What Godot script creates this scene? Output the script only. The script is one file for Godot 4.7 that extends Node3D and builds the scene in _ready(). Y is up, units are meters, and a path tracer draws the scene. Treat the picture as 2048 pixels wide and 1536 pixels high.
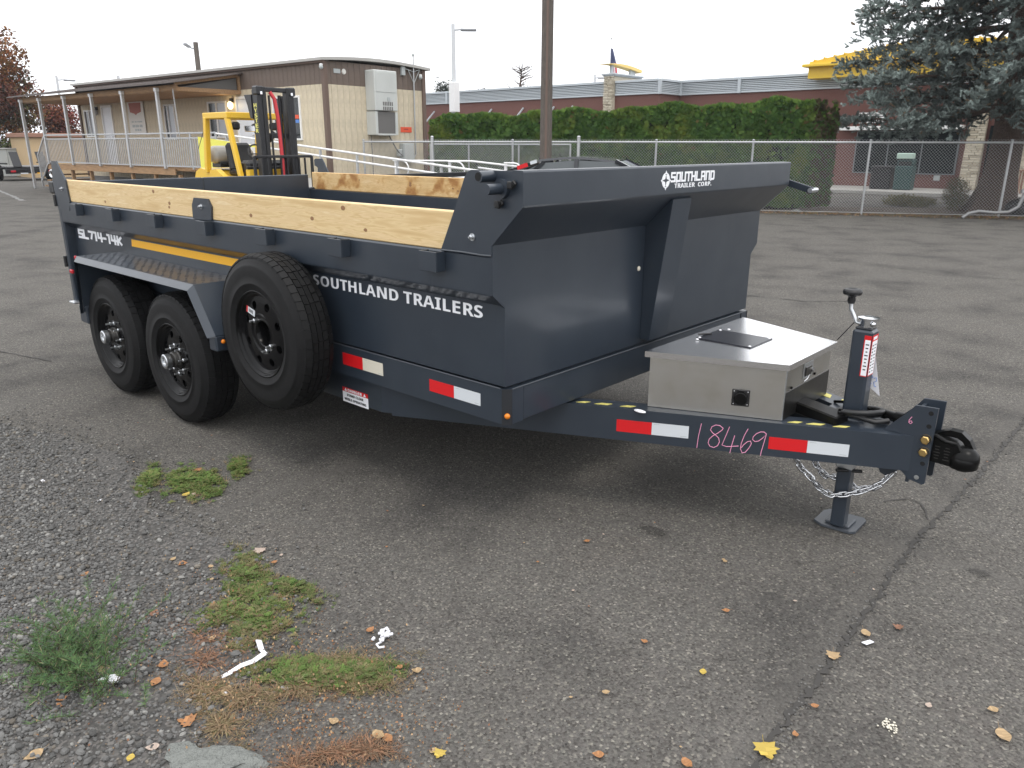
extends Node3D

# ---------------------------------------------------------------- mesh builder
class MB:
	var v := PackedVector3Array()
	var n := PackedVector3Array()
	var c := PackedColorArray()
	var uv := PackedVector2Array()
	var col := Color.WHITE
	var x := Transform3D()
	var nb := Basis()
	var flip := false
	func at(t: Transform3D) -> MB:
		x = t
		flip = t.basis.determinant() < 0.0
		nb = t.basis.inverse().transposed()
		return self
	func _p(p: Vector3, nn: Vector3, u := Vector2.ZERO) -> void:
		v.append(x * p)
		n.append((nb * nn).normalized())
		c.append(col)
		uv.append(u)
	func tri(a: Vector3, b: Vector3, d: Vector3) -> void:   # counter-clockwise seen from outside
		var nn := (b - a).cross(d - a)
		if nn.length_squared() < 1e-16:
			return
		tri_n(a, b, d, nn, nn, nn)
	func tri_n(a: Vector3, b: Vector3, d: Vector3, na: Vector3, nb: Vector3, nd: Vector3) -> void:
		if flip:
			_p(a, na); _p(b, nb); _p(d, nd)
		else:
			_p(a, na); _p(d, nd); _p(b, nb)
	func tri_uv(a: Vector3, b: Vector3, d: Vector3, nn: Vector3, ua: Vector2, ub: Vector2, ud: Vector2) -> void:
		_p(a, nn, ua); _p(d, nn, ud); _p(b, nn, ub)
	func quad(a: Vector3, b: Vector3, d: Vector3, e: Vector3) -> void:
		tri(a, b, d)
		tri(a, d, e)
	func out(pts: Array, ctr: Vector3) -> void:             # a convex face turned away from ctr
		var m := Vector3.ZERO
		for p in pts:
			m += p
		m /= pts.size()
		var nn: Vector3 = (pts[1] - pts[0]).cross(pts[2] - pts[0])
		var rev: bool = nn.dot(m - ctr) < 0.0
		for i in range(1, pts.size() - 1):
			if rev:
				tri(pts[0], pts[i + 1], pts[i])
			else:
				tri(pts[0], pts[i], pts[i + 1])
	func box(ctr: Vector3, size: Vector3, bev := 0.0, bs := Basis()) -> MB:
		var h := size * 0.5
		var P := func(s: Vector3, ax: int) -> Vector3:
			var q := s * h
			for k in 3:
				if k != ax:
					q[k] -= s[k] * bev
			return ctr + bs * q
		for ax in 3:
			var a1 := (ax + 1) % 3
			var a2 := (ax + 2) % 3
			for s in [-1.0, 1.0]:
				var q := []
				for w in [[-1, -1], [1, -1], [1, 1], [-1, 1]]:
					var sv := Vector3.ZERO
					sv[ax] = s; sv[a1] = w[0]; sv[a2] = w[1]
					q.append(P.call(sv, ax))
				out(q, ctr)
			if bev > 0.0:
				for s1 in [-1.0, 1.0]:
					for s2 in [-1.0, 1.0]:
						var lo := Vector3.ZERO
						lo[ax] = -1; lo[a1] = s1; lo[a2] = s2
						var hi := lo
						hi[ax] = 1
						out([P.call(lo, a1), P.call(hi, a1), P.call(hi, a2), P.call(lo, a2)], ctr)
		if bev > 0.0:
			for i in 8:
				var s := Vector3(-1 if i & 1 else 1, -1 if i & 2 else 1, -1 if i & 4 else 1)
				out([P.call(s, 0), P.call(s, 1), P.call(s, 2)], ctr)
		return self
	func bar(a: Vector3, b: Vector3, w: float, h: float, bev := 0.0, up := Vector3.UP) -> MB:   # box along a segment
		var d := (b - a)
		var z := d.normalized()
		if absf(z.dot(up)) > 0.99:
			up = Vector3.RIGHT
		var xx := up.cross(z).normalized()
		box((a + b) * 0.5, Vector3(w, h, d.length()), bev, Basis(xx, z.cross(xx), z))
		return self
	# prism: polygon pts, axis 0: (z,y) along x, 1: (x,z) along y, 2: (x,y) along z
	func prism(pts: Array, ax: int, d0: float, d1: float) -> MB:
		var q := PackedVector2Array(pts)
		var idx := Geometry2D.triangulate_polygon(q)
		var P := func(p: Vector2, d: float) -> Vector3:
			return Vector3(d, p.y, p.x) if ax == 0 else (Vector3(p.x, d, p.y) if ax == 1 else Vector3(p.x, p.y, d))
		var area := 0.0
		for i in q.size():
			area += q[i].cross(q[(i + 1) % q.size()])
		# in axis 2, (x,y) counter-clockwise faces +z; axes 0 and 1 are mirrored
		var ccw: bool = (area > 0.0) == (ax == 2)
		for i in q.size():
			var a := q[i]
			var b := q[(i + 1) % q.size()]
			if ccw == (d1 > d0):
				quad(P.call(a, d0), P.call(b, d0), P.call(b, d1), P.call(a, d1))
			else:
				quad(P.call(b, d0), P.call(a, d0), P.call(a, d1), P.call(b, d1))
		var dirn := Vector3.RIGHT if ax == 0 else (Vector3.UP if ax == 1 else Vector3.BACK)
		for k in range(0, idx.size(), 3):
			for dd in [d0, d1]:
				var a: Vector3 = P.call(q[idx[k]], dd)
				var b: Vector3 = P.call(q[idx[k + 1]], dd)
				var e: Vector3 = P.call(q[idx[k + 2]], dd)
				var want := dirn * (1.0 if (dd == maxf(d0, d1)) else -1.0)
				if (b - a).cross(e - a).dot(want) > 0.0:
					tri(a, b, e)
				else:
					tri(a, e, b)
		return self
	func tube(path: Array, r, sides := 8, caps := true, closed := false) -> MB:
		var m := path.size()
		var rings := []
		var norms := []
		var ref := Vector3.UP
		var t0: Vector3 = (path[1] - path[0]).normalized()
		if absf(t0.dot(ref)) > 0.9:
			ref = Vector3.RIGHT
		var u := ref.cross(t0).normalized()
		for i in m:
			var a: Vector3 = path[(i - 1 + m) % m] if (closed or i > 0) else path[i]
			var b: Vector3 = path[(i + 1) % m] if (closed or i < m - 1) else path[i]
			var t := (b - a).normalized()
			u = (u - t * u.dot(t)).normalized()
			var w := t.cross(u)
			var rr: float = r if not (r is Array) else r[i]
			var ring := []
			var nr := []
			for k in sides:
				var th := TAU * k / sides
				var d := u * cos(th) + w * sin(th)
				ring.append(path[i] + d * rr)
				nr.append(d)
			rings.append(ring)
			norms.append(nr)
		for i in (m if closed else m - 1):
			var j := (i + 1) % m
			for k in sides:
				var l := (k + 1) % sides
				tri_n(rings[i][k], rings[i][l], rings[j][l], norms[i][k], norms[i][l], norms[j][l])
				tri_n(rings[i][k], rings[j][l], rings[j][k], norms[i][k], norms[j][l], norms[j][k])
		if caps and not closed:
			for k in range(1, sides - 1):
				tri(rings[0][0], rings[0][k + 1], rings[0][k])
				tri(rings[m - 1][0], rings[m - 1][k], rings[m - 1][k + 1])
		return self
	# lathe round local z: profile of (radius, z), outside on the left when walking along it with growing z
	func lathe(prof: Array, segs := 32, smooth := false) -> MB:
		for i in prof.size() - 1:
			var a: Vector2 = prof[i]
			var b: Vector2 = prof[i + 1]
			var d := (b - a)
			if d.length() < 1e-7:
				continue
			var nr := Vector2(d.y, -d.x).normalized()
			var na := nr
			var nb := nr
			if smooth:
				if i > 0:
					var e: Vector2 = a - prof[i - 1]
					na = (nr + Vector2(e.y, -e.x).normalized()).normalized()
				if i < prof.size() - 2:
					var e2: Vector2 = prof[i + 2] - b
					nb = (nr + Vector2(e2.y, -e2.x).normalized()).normalized()
			for k in segs:
				var t0 := TAU * k / segs
				var t1 := TAU * (k + 1) / segs
				var c0 := Vector3(cos(t0), sin(t0), 0)
				var c1 := Vector3(cos(t1), sin(t1), 0)
				var z := Vector3(0, 0, 1)
				var A0 := c0 * a.x + z * a.y
				var A1 := c1 * a.x + z * a.y
				var B0 := c0 * b.x + z * b.y
				var B1 := c1 * b.x + z * b.y
				var n0a := c0 * na.x + z * na.y
				var n1a := c1 * na.x + z * na.y
				var n0b := c0 * nb.x + z * nb.y
				var n1b := c1 * nb.x + z * nb.y
				if a.x > 1e-6:
					tri_n(A0, A1, B1, n0a, n1a, n1b)
				if b.x > 1e-6:
					tri_n(A0, B1, B0, n0a, n1b, n0b)
		return self
	func ball(ctr: Vector3, r: Vector3, seg := 12, rows := 8) -> MB:
		for i in rows:
			for k in seg:
				var q := []
				for w in [[i, k], [i, k + 1], [i + 1, k + 1], [i + 1, k]]:
					var th: float = PI * w[0] / rows
					var ph: float = TAU * w[1] / seg
					q.append(Vector3(sin(th) * cos(ph), cos(th), sin(th) * sin(ph)))
				for t in [[0, 1, 2], [0, 2, 3]]:
					tri_n(ctr + q[t[0]] * r, ctr + q[t[1]] * r, ctr + q[t[2]] * r, q[t[0]] / r, q[t[1]] / r, q[t[2]] / r)
		return self
	func mesh() -> ArrayMesh:
		var a := []
		a.resize(Mesh.ARRAY_MAX)
		a[Mesh.ARRAY_VERTEX] = v
		a[Mesh.ARRAY_NORMAL] = n
		a[Mesh.ARRAY_COLOR] = c
		a[Mesh.ARRAY_TEX_UV] = uv
		var m := ArrayMesh.new()
		m.add_surface_from_arrays(Mesh.PRIMITIVE_TRIANGLES, a)
		return m

# ---------------------------------------------------------------- scene helpers
var used := {}
var off := Vector3.ZERO          # parts are modelled in world space and moved back by the thing's base
var rng := RandomNumberGenerator.new()
var M := {}

func V(a: float, b: float, c: float) -> Vector3:
	return Vector3(a, b, c)

func P2(a: float, b: float) -> Vector2:
	return Vector2(a, b)

func tag(o: Node, label: String, category: String, group := "") -> Node:
	o.set_meta("label", label)
	o.set_meta("category", category)
	if group != "":
		o.set_meta("group", group)
	return o

func thing(called: String, label: String, category: String, at := Vector3.ZERO, turn := 0.0, group := "") -> Node3D:
	var o := Node3D.new()
	o.name = numbered(called)
	add_child(o)
	o.position = at
	o.rotation.y = turn
	tag(o, label, category, group)
	off = Vector3.ZERO
	return o

func numbered(s: String) -> String:
	used[s] = used.get(s, 0) + 1
	return s if used[s] == 1 else "%s_%03d" % [s, used[s] - 1]

func part(called: String, b, m: Material, parent: Node, label := "") -> MeshInstance3D:
	var o := MeshInstance3D.new()
	o.mesh = b.mesh() if b is MB else b
	o.name = called
	o.material_override = m
	parent.add_child(o, true)
	if parent is Node3D and not (parent is MeshInstance3D) and parent.get_parent() == self:
		o.position = off
	if label != "":
		o.set_meta("label", label)
	return o

func inst(called: String, me: Mesh, m: Material, parent: Node, t: Transform3D) -> MeshInstance3D:
	var o := MeshInstance3D.new()
	o.mesh = me
	o.name = called
	o.material_override = m
	parent.add_child(o, true)
	o.transform = t
	return o

func solo(called: String, b, m: Material, label: String, category: String, at := Vector3.ZERO, turn := 0.0, group := "") -> MeshInstance3D:
	var o := MeshInstance3D.new()
	o.mesh = b.mesh() if b is MB else b
	o.name = numbered(called)
	o.material_override = m
	add_child(o)
	o.position = at
	o.rotation.y = turn
	tag(o, label, category, group)
	return o

func struct(called: String, b, m: Material, kind := "structure", at := Vector3.ZERO) -> MeshInstance3D:
	var o := MeshInstance3D.new()
	o.mesh = b.mesh() if b is MB else b
	o.name = numbered(called)
	o.material_override = m
	add_child(o)
	o.position = at
	o.set_meta("kind", kind)
	return o

func multi(called: String, me: Mesh, m: Material, xs: Array, cs: Array, parent: Node = null) -> MultiMeshInstance3D:
	var mm := MultiMesh.new()
	mm.transform_format = MultiMesh.TRANSFORM_3D
	mm.use_colors = cs.size() > 0
	mm.mesh = me
	mm.instance_count = xs.size()
	for i in xs.size():
		mm.set_instance_transform(i, xs[i])
		if cs.size() > 0:
			mm.set_instance_color(i, cs[i])
	var o := MultiMeshInstance3D.new()
	o.multimesh = mm
	o.material_override = m
	o.name = called if parent else numbered(called)
	(parent if parent else self).add_child(o, true)
	o.set_meta("kind", "stuff")
	return o

func lin(r: float, g: float, b: float) -> Color:
	return Color(r, g, b).linear_to_srgb()

func mat(called: String, r: float, g: float, b: float, rough := 0.6, metal := 0.0) -> StandardMaterial3D:
	var m := StandardMaterial3D.new()
	m.resource_name = called
	m.albedo_color = lin(r, g, b)
	m.roughness = rough
	m.metallic = metal
	M[called] = m
	return m

func noise(sz: int, freq: float, type: int, oct := 4, sd := 1, ramp: Gradient = null, ret := -1, jitter := 1.0, w := 0) -> NoiseTexture2D:
	var f := FastNoiseLite.new()
	f.noise_type = type
	f.frequency = freq
	f.seed = sd
	f.fractal_octaves = oct
	if oct <= 1:
		f.fractal_type = FastNoiseLite.FRACTAL_NONE
	if ret >= 0:
		f.cellular_return_type = ret
		f.cellular_jitter = jitter
	var t := NoiseTexture2D.new()
	t.width = w if w else sz
	t.height = sz
	t.seamless = true
	t.seamless_blend_skirt = 0.06
	t.generate_mipmaps = false
	t.noise = f
	if ramp:
		t.color_ramp = ramp
	return t

func ramp(stops: Array) -> Gradient:    # [offset, linear r, g, b]
	var g := Gradient.new()
	var o := PackedFloat32Array()
	var c := PackedColorArray()
	for s in stops:
		o.append(s[0])
		c.append(lin(s[1], s[2], s[3]))
	g.offsets = o
	g.colors = c
	return g

func grey(a: float, b: float) -> Gradient:
	return ramp([[0.0, a, a, a], [1.0, b, b, b]])

func tri_tex(m: StandardMaterial3D, t: Texture2D, scale: Vector3, world := false) -> StandardMaterial3D:
	m.albedo_texture = t
	m.albedo_color = Color.WHITE
	m.uv1_triplanar = true
	m.uv1_world_triplanar = world
	m.uv1_scale = scale
	return m

func tint_tex(m: StandardMaterial3D, t: Texture2D, scale: Vector3, world := false) -> StandardMaterial3D:
	var keep := m.albedo_color
	tri_tex(m, t, scale, world)
	m.albedo_color = keep
	return m

func bump(m: StandardMaterial3D, t: Texture2D, cm: float) -> StandardMaterial3D:
	m.heightmap_enabled = true
	m.heightmap_texture = t
	m.heightmap_scale = cm
	return m

func rough_tex(m: StandardMaterial3D, t: Texture2D) -> void:
	m.roughness_texture = t
	m.roughness = 1.0

func detail(m: StandardMaterial3D, t: Texture2D, scale: Vector3) -> void:
	m.detail_enabled = true
	m.detail_blend_mode = BaseMaterial3D.BLEND_MODE_MUL
	m.detail_albedo = t
	m.detail_uv_layer = BaseMaterial3D.DETAIL_UV_2
	m.uv2_triplanar = true
	m.uv2_world_triplanar = true
	m.uv2_scale = scale

func text(s: String, bold := true, mono := false) -> TextMesh:
	var f := SystemFont.new()
	f.font_names = PackedStringArray(["Droid Sans Mono" if mono else "Droid Sans"])
	f.font_weight = 700 if bold else 400
	var t := TextMesh.new()
	t.text = s
	t.font = f
	t.font_size = 32
	t.pixel_size = 0.01
	t.depth = 0.004
	t.curve_step = 2.0
	return t

# lettering that fills the box w x h; at is the box's middle, x axis = reading direction, z axis = outwards
func letters(s: String, m: Material, parent: Node, t: Transform3D, w: float, h: float, bold := true, called := "lettering") -> MeshInstance3D:
	var tm := text(s, bold)
	var bb := tm.get_aabb()
	var o := MeshInstance3D.new()
	o.mesh = tm
	o.name = called
	o.material_override = m
	parent.add_child(o, true)
	var sx := w / bb.size.x
	var sy := h / bb.size.y
	var c := bb.get_center()
	var loc := Transform3D(Basis(Vector3(sx, 0, 0), Vector3(0, sy, 0), Vector3(0, 0, 0.25)), Vector3(-c.x * sx, -c.y * sy, 0.0012))
	o.transform = t * loc
	return o

# block letters as strokes on a grid 4 wide x 6 high
const GLYPH := {
	"S": [[[4, 6], [0, 6], [0, 3], [4, 3], [4, 0], [0, 0]]], "O": [[[0, 0], [4, 0], [4, 6], [0, 6], [0, -0.5]]], "U": [[[0, 6], [0, 0], [4, 0], [4, 6]]],
	"T": [[[-0.5, 6], [4.5, 6]], [[2, 6], [2, 0]]], "H": [[[0, 0], [0, 6]], [[4, 0], [4, 6]], [[0, 3], [4, 3]]], "L": [[[0, 6], [0, 0], [4, 0]]],
	"A": [[[0, 0], [0, 6], [4, 6], [4, 0]], [[0, 2.6], [4, 2.6]]], "N": [[[0, 0], [0, 6], [4, 6], [4, 0]]], "D": [[[0, 0], [3.4, 0], [4, 0.8], [4, 5.2], [3.4, 6], [0, 6], [0, -0.5]]],
	"7": [[[0, 6], [4, 6], [2, 0]]], "1": [[[0, 6], [1.7, 6], [1.7, 0]]], "4": [[[0, 6], [0, 2.4], [4, 2.4]], [[3.2, 6], [3.2, 0]]], "-": [[[0.3, 2.6], [1.8, 2.6]]],
	"K": [[[0, 0], [0, 6]], [[0, 3], [1, 3], [4, 6]], [[1, 3], [4, 0]]],
}
func block(mb: MB, s: String, x0: float, y0: float, w: float, h: float, z: float, thick: float, gap := 1.7) -> void:
	var wid := {"1": 2.5, "-": 2.2}
	var total := 0.0
	for ch in s:
		total += wid.get(ch, 4.0) + gap
	var u := w / (total - gap + thick)
	var k := h / (6.0 + thick)
	var pen := thick * 0.5
	for i in s.length():
		var st := 0
		for line in GLYPH[s[i]]:
			for j in line.size() - 1:
				var a := Vector2(line[j][0], line[j][1])
				var b := Vector2(line[j + 1][0], line[j + 1][1])
				var d := (b - a).normalized()
				var q := Vector2(-d.y, d.x) * thick * 0.5
				var e := d * thick * (0.5 if absf(d.x * d.y) < 0.01 else 0.1)
				var pts := []
				for p in [a - e - q, b + e - q, b + e + q, a - e + q]:
					pts.append(Vector2(x0 + (p.x + pen) * u, y0 + (p.y + thick * 0.5) * k))
				mb.prism(pts, 2, z, z + 0.0008 + 0.00015 * st)
				st += 1
		pen += wid.get(s[i], 4.0) + gap

# ---------------------------------------------------------------- materials
func materials() -> void:
	var CELL := FastNoiseLite.TYPE_CELLULAR
	var SIM := FastNoiseLite.TYPE_SIMPLEX_SMOOTH
	# aggregate of worn asphalt: one value per chip, dark binder between chips
	var chips := noise(2048, 0.17, CELL, 1, 7, ramp([[0.0, 0.055, 0.052, 0.049], [0.12, 0.078, 0.075, 0.071], [0.45, 0.098, 0.094, 0.09], [0.8, 0.122, 0.118, 0.111], [0.93, 0.15, 0.144, 0.133], [0.98, 0.2, 0.19, 0.17], [1.0, 0.27, 0.26, 0.24]]), FastNoiseLite.RETURN_CELL_VALUE)
	var relief := noise(2048, 0.17, CELL, 1, 7, grey(1.0, 0.0), FastNoiseLite.RETURN_DISTANCE)
	var cloudy := noise(1024, 0.009, SIM, 8, 21, ramp([[0.0, 0.52, 0.52, 0.53], [0.3, 0.8, 0.795, 0.79], [0.5, 0.95, 0.94, 0.925], [0.7, 1.0, 0.995, 0.985], [1.0, 1.0, 0.985, 0.96]]))
	var a := mat("asphalt", 1, 1, 1, 0.92)
	tri_tex(a, chips, V(0.42, 0.42, 0.42), true)
	a.albedo_color = Color(1.02, 1.013, 1.002)
	bump(a, relief, 0.38)
	a.metallic_specular = 0.35
	detail(a, cloudy, V(0.11, 0.11, 0.11))
	var soil := mat("gravel_bed", 1, 1, 1, 0.95)
	tri_tex(soil, noise(1024, 0.14, CELL, 1, 9, ramp([[0.0, 0.05, 0.048, 0.045], [0.6, 0.085, 0.08, 0.075], [1.0, 0.15, 0.14, 0.13]]), FastNoiseLite.RETURN_CELL_VALUE), V(0.8, 0.8, 0.8), true)
	var fine := noise(512, 0.03, SIM, 6, 3, grey(0.72, 1.0))
	M["fine"] = fine
	var mott := noise(512, 0.012, SIM, 5, 11, grey(0.78, 1.0))
	# trailer
	var p := mat("slate_paint", 0.025, 0.034, 0.047, 0.36)
	tint_tex(p, noise(512, 0.01, SIM, 7, 12, ramp([[0.0, 0.8, 0.82, 0.86], [0.5, 0.93, 0.94, 0.96], [0.8, 1.0, 1.0, 1.0], [0.95, 1.12, 1.1, 1.06], [1.0, 1.3, 1.25, 1.15]])), V(0.8, 0.8, 0.8))
	p.roughness_texture = noise(256, 0.02, SIM, 5, 5, grey(0.7, 1.0))
	p.roughness = 0.42
	bump(p, noise(512, 0.009, SIM, 4, 15, grey(0.0, 1.0)), 0.07)
	p.clearcoat_enabled = true
	p.clearcoat = 0.35
	p.clearcoat_roughness = 0.16
	mat("dark_paint", 0.016, 0.018, 0.022, 0.45)
	mat("weld", 0.06, 0.068, 0.08, 0.4)
	var rb := mat("rubber", 0.0105, 0.0105, 0.011, 0.62)
	rb.metallic_specular = 0.32
	tint_tex(rb, noise(512, 0.02, SIM, 6, 4, ramp([[0.0, 0.55, 0.55, 0.56], [0.6, 0.85, 0.85, 0.86], [1.0, 1.25, 1.2, 1.12]])), V(1.6, 1.6, 1.6))
	bump(rb, fine, 0.05)
	mat("rim_black", 0.004, 0.004, 0.0045, 0.22).metallic_specular = 0.3
	mat("hole_black", 0.003, 0.003, 0.003, 0.8)
	mat("chrome", 0.72, 0.73, 0.75, 0.18, 1.0)
	mat("zinc", 0.62, 0.64, 0.66, 0.34, 1.0)
	mat("brass_zinc", 0.72, 0.5, 0.2, 0.32, 1.0)
	mat("hub_steel", 0.06, 0.058, 0.055, 0.4, 0.6)
	mat("white_vinyl", 0.86, 0.87, 0.9, 0.5)
	mat("amber_vinyl", 0.88, 0.45, 0.015, 0.5)
	mat("red_tape", 0.6, 0.004, 0.008, 0.5)
	mat("white_tape", 0.6, 0.63, 0.66, 0.35)
	mat("cream_tape", 0.66, 0.62, 0.52, 0.35)
	mat("ink", 0.012, 0.012, 0.013, 0.6)
	mat("pink_paint", 0.8, 0.33, 0.5, 0.6)
	mat("hazard_yellow", 0.62, 0.56, 0.16, 0.55)
	mat("amber_lens", 0.7, 0.2, 0.01, 0.2)
	mat("red_lens", 0.45, 0.02, 0.03, 0.2)
	mat("black_plastic", 0.012, 0.012, 0.013, 0.45)
	mat("cast_black", 0.0045, 0.0045, 0.0045, 0.3).metallic_specular = 0.3
	var al := mat("brushed_aluminium", 0.52, 0.505, 0.48, 0.3, 1.0)
	tint_tex(al, noise(512, 0.009, SIM, 4, 33, ramp([[0.0, 0.82, 0.8, 0.75], [0.3, 0.92, 0.91, 0.88], [0.6, 0.95, 0.95, 0.94], [1.0, 1.0, 1.0, 0.98]])), V(1.4, 1.4, 1.4))
	al.roughness_texture = noise(512, 0.015, SIM, 4, 34, grey(0.85, 1.0))
	al.roughness = 0.42
	var alid := mat("lid_aluminium", 0.86, 0.86, 0.87, 0.2, 1.0)
	alid.roughness_texture = noise(512, 0.01, SIM, 6, 35, grey(0.75, 1.0))
	alid.roughness = 0.24
	var dal := mat("dark_aluminium", 0.09, 0.088, 0.085, 0.35, 0.9)  # dark tone for the reflection painted on the box front, and the latch paddle
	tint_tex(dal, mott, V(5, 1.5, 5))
	var sol := mat("solar_cell", 0.012, 0.014, 0.022, 0.28)
	tint_tex(sol, noise(64, 0.5, SIM, 1, 2, grey(0.5, 1.4)), V(0.5, 0.5, 6.0))
	# timber: growth rings stretched along the board
	var ring := noise(512, 0.012, SIM, 5, 61, ramp([[0.0, 0.55, 0.37, 0.17], [0.3, 0.64, 0.46, 0.23], [0.44, 0.72, 0.55, 0.3], [0.5, 0.6, 0.42, 0.2], [0.55, 0.72, 0.54, 0.3], [0.7, 0.66, 0.48, 0.25], [0.8, 0.76, 0.6, 0.36], [1.0, 0.6, 0.42, 0.21]]), -1, 1.0, 1024)
	var w := mat("pine_plank", 1, 1, 1, 0.62)
	tri_tex(w, ring, V(0.13, 2.8, 2.8))
	w.albedo_color = Color(1.0, 1.0, 1.0)
	bump(w, ring, 0.05)
	var w2 := mat("stained_plank", 1, 1, 1, 0.65)
	tri_tex(w2, ring, V(0.2, 2.2, 2.2))
	w2.albedo_color = Color(0.97, 0.95, 0.92)
	w2.detail_enabled = true
	w2.detail_blend_mode = BaseMaterial3D.BLEND_MODE_MUL
	w2.detail_uv_layer = BaseMaterial3D.DETAIL_UV_2
	w2.uv2_triplanar = true
	w2.uv2_scale = V(0.8, 0.9, 0.9)
	w2.detail_albedo = noise(512, 0.008, SIM, 5, 63, ramp([[0.0, 0.34, 0.2, 0.1], [0.25, 0.55, 0.36, 0.2], [0.42, 0.85, 0.72, 0.55], [0.5, 1.0, 0.97, 0.92], [1.0, 1.0, 1.0, 1.0]]))
	var cd := mat("cedar", 0.42, 0.25, 0.125, 0.7)
	tint_tex(cd, noise(256, 0.02, SIM, 5, 65, grey(0.62, 1.0)), V(0.5, 3, 3))
	# buildings
	var tan := mat("tan_siding", 0.66, 0.575, 0.43, 0.75)
	tint_tex(tan, mott, V(0.6, 0.6, 0.6))
	var br := mat("brown_siding", 0.165, 0.125, 0.102, 0.72)
	tint_tex(br, mott, V(0.6, 0.6, 0.6))
	mat("brown_trim", 0.14, 0.095, 0.075, 0.65)
	mat("groove", 0.28, 0.23, 0.16, 0.9)
	mat("white_paint", 0.8, 0.8, 0.79, 0.45)
	mat("white_metal", 0.78, 0.78, 0.78, 0.4)
	var hv := mat("grey_cabinet", 0.56, 0.58, 0.56, 0.5)
	tint_tex(hv, noise(256, 0.01, SIM, 3, 17, grey(0.9, 1.0)), V(0.7, 0.25, 0.7))
	mat("dark_mesh", 0.14, 0.135, 0.13, 0.7)
	mat("panel_grey", 0.42, 0.45, 0.45, 0.5)
	var gal := mat("galvanised", 0.58, 0.59, 0.6, 0.42, 0.75)
	tint_tex(gal, mott, V(3, 3, 3))
	mat("wire", 0.5, 0.51, 0.52, 0.45, 0.3)
	mat("roof_sheet", 0.42, 0.41, 0.39, 0.6)
	mat("porch_sheet", 0.12, 0.1, 0.092, 0.65)
	mat("pipe_grey", 0.3, 0.3, 0.3, 0.5, 0.4)
	mat("lip_paint", 0.16, 0.2, 0.26, 0.3)
	mat("mast_yellow", 0.85, 0.8, 0.2, 0.5)
	mat("glass_dark", 0.012, 0.016, 0.018, 0.06)
	mat("glass_blind", 0.34, 0.36, 0.4, 0.12)
	mat("white_door", 0.72, 0.75, 0.8, 0.4)
	mat("sign_red", 0.75, 0.1, 0.04, 0.5)
	mat("sign_red_dark", 0.4, 0.05, 0.03, 0.5)
	mat("banner_white", 0.72, 0.7, 0.66, 0.6)
	mat("banner_red", 0.42, 0.15, 0.12, 0.6)
	mat("banner_yellow", 0.82, 0.78, 0.12, 0.55)
	mat("banner_blue", 0.1, 0.24, 0.62, 0.55)
	var lamp := mat("lit_globe", 0.9, 0.85, 0.7, 0.4)
	lamp.emission_enabled = true
	lamp.emission = Color(1.0, 0.9, 0.7)
	lamp.emission_energy_multiplier = 1.6
	var brick := mat("red_brick", 0.175, 0.078, 0.064, 0.85)
	tint_tex(brick, noise(512, 0.2, CELL, 1, 71, grey(0.72, 1.0), FastNoiseLite.RETURN_CELL_VALUE), V(0.9, 2.6, 0.9), true)
	mat("parapet_metal", 0.46, 0.5, 0.53, 0.45, 0.2)
	mat("parapet_dark", 0.2, 0.22, 0.235, 0.55, 0.2)
	var ls := mat("ledge_stone", 0.66, 0.6, 0.48, 0.85)
	tint_tex(ls, fine, V(2, 2, 2), true)
	var ls2 := mat("ledge_stone_dark", 0.5, 0.44, 0.34, 0.85)
	tint_tex(ls2, fine, V(2, 2, 2), true)
	mat("roof_yellow", 0.78, 0.52, 0.035, 0.4)
	mat("concrete", 0.36, 0.35, 0.33, 0.85)
	tint_tex(M["concrete"], mott, V(0.8, 0.8, 0.8), true)
	mat("green_bin", 0.012, 0.05, 0.048, 0.5)
	mat("pale_green", 0.45, 0.6, 0.52, 0.5)
	mat("forklift_yellow", 0.8, 0.5, 0.04, 0.35)
	mat("hose_red", 0.55, 0.04, 0.05, 0.5)
	mat("tank_grey", 0.42, 0.41, 0.38, 0.5)
	mat("car_black", 0.02, 0.022, 0.026, 0.12)
	mat("car_glass", 0.07, 0.08, 0.085, 0.08)
	mat("flag_blue", 0.035, 0.045, 0.11, 0.7)
	mat("arch_yellow", 0.85, 0.62, 0.2, 0.5)
	mat("flag_red", 0.5, 0.04, 0.07, 0.7)
	mat("flag_white", 0.75, 0.75, 0.76, 0.7)
	mat("lamp_head", 0.3, 0.31, 0.33, 0.5)
	mat("pole_grey", 0.6, 0.62, 0.64, 0.5)
	var pw := mat("pole_wood", 0.17, 0.145, 0.125, 0.9)
	tint_tex(pw, noise(256, 0.05, SIM, 5, 81, grey(0.45, 1.0)), V(6, 0.3, 6), true)
	bump(pw, noise(256, 0.05, SIM, 5, 81, grey(0.0, 1.0)), 1.0)
	var bk := mat("bark", 0.15, 0.105, 0.082, 0.95)
	tint_tex(bk, noise(512, 0.04, CELL, 1, 83, grey(0.4, 1.0), FastNoiseLite.RETURN_DISTANCE), V(2.0, 0.8, 2.0), true)
	bump(bk, noise(512, 0.04, CELL, 1, 83, grey(1.0, 0.0), FastNoiseLite.RETURN_DISTANCE), 4.0)
	for nm in ["needles", "hedge_spray", "autumn_leaf", "herb"]:
		var f := mat(nm, 1, 1, 1, 0.75)
		f.vertex_color_use_as_albedo = true
		f.backlight_enabled = nm != "needles"
		f.backlight = Color(0.3, 0.3, 0.25)
		f.metallic_specular = 0.3
	var dl := mat("dry_leaf", 1, 1, 1, 0.7)
	dl.vertex_color_use_as_albedo = true
	dl.backlight_enabled = true
	dl.backlight = Color(0.35, 0.3, 0.2)
	var st := mat("stones", 1, 1, 1, 0.9)
	st.vertex_color_use_as_albedo = true
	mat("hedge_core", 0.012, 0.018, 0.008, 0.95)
	var rk := mat("rock", 0.22, 0.23, 0.215, 0.95)
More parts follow.
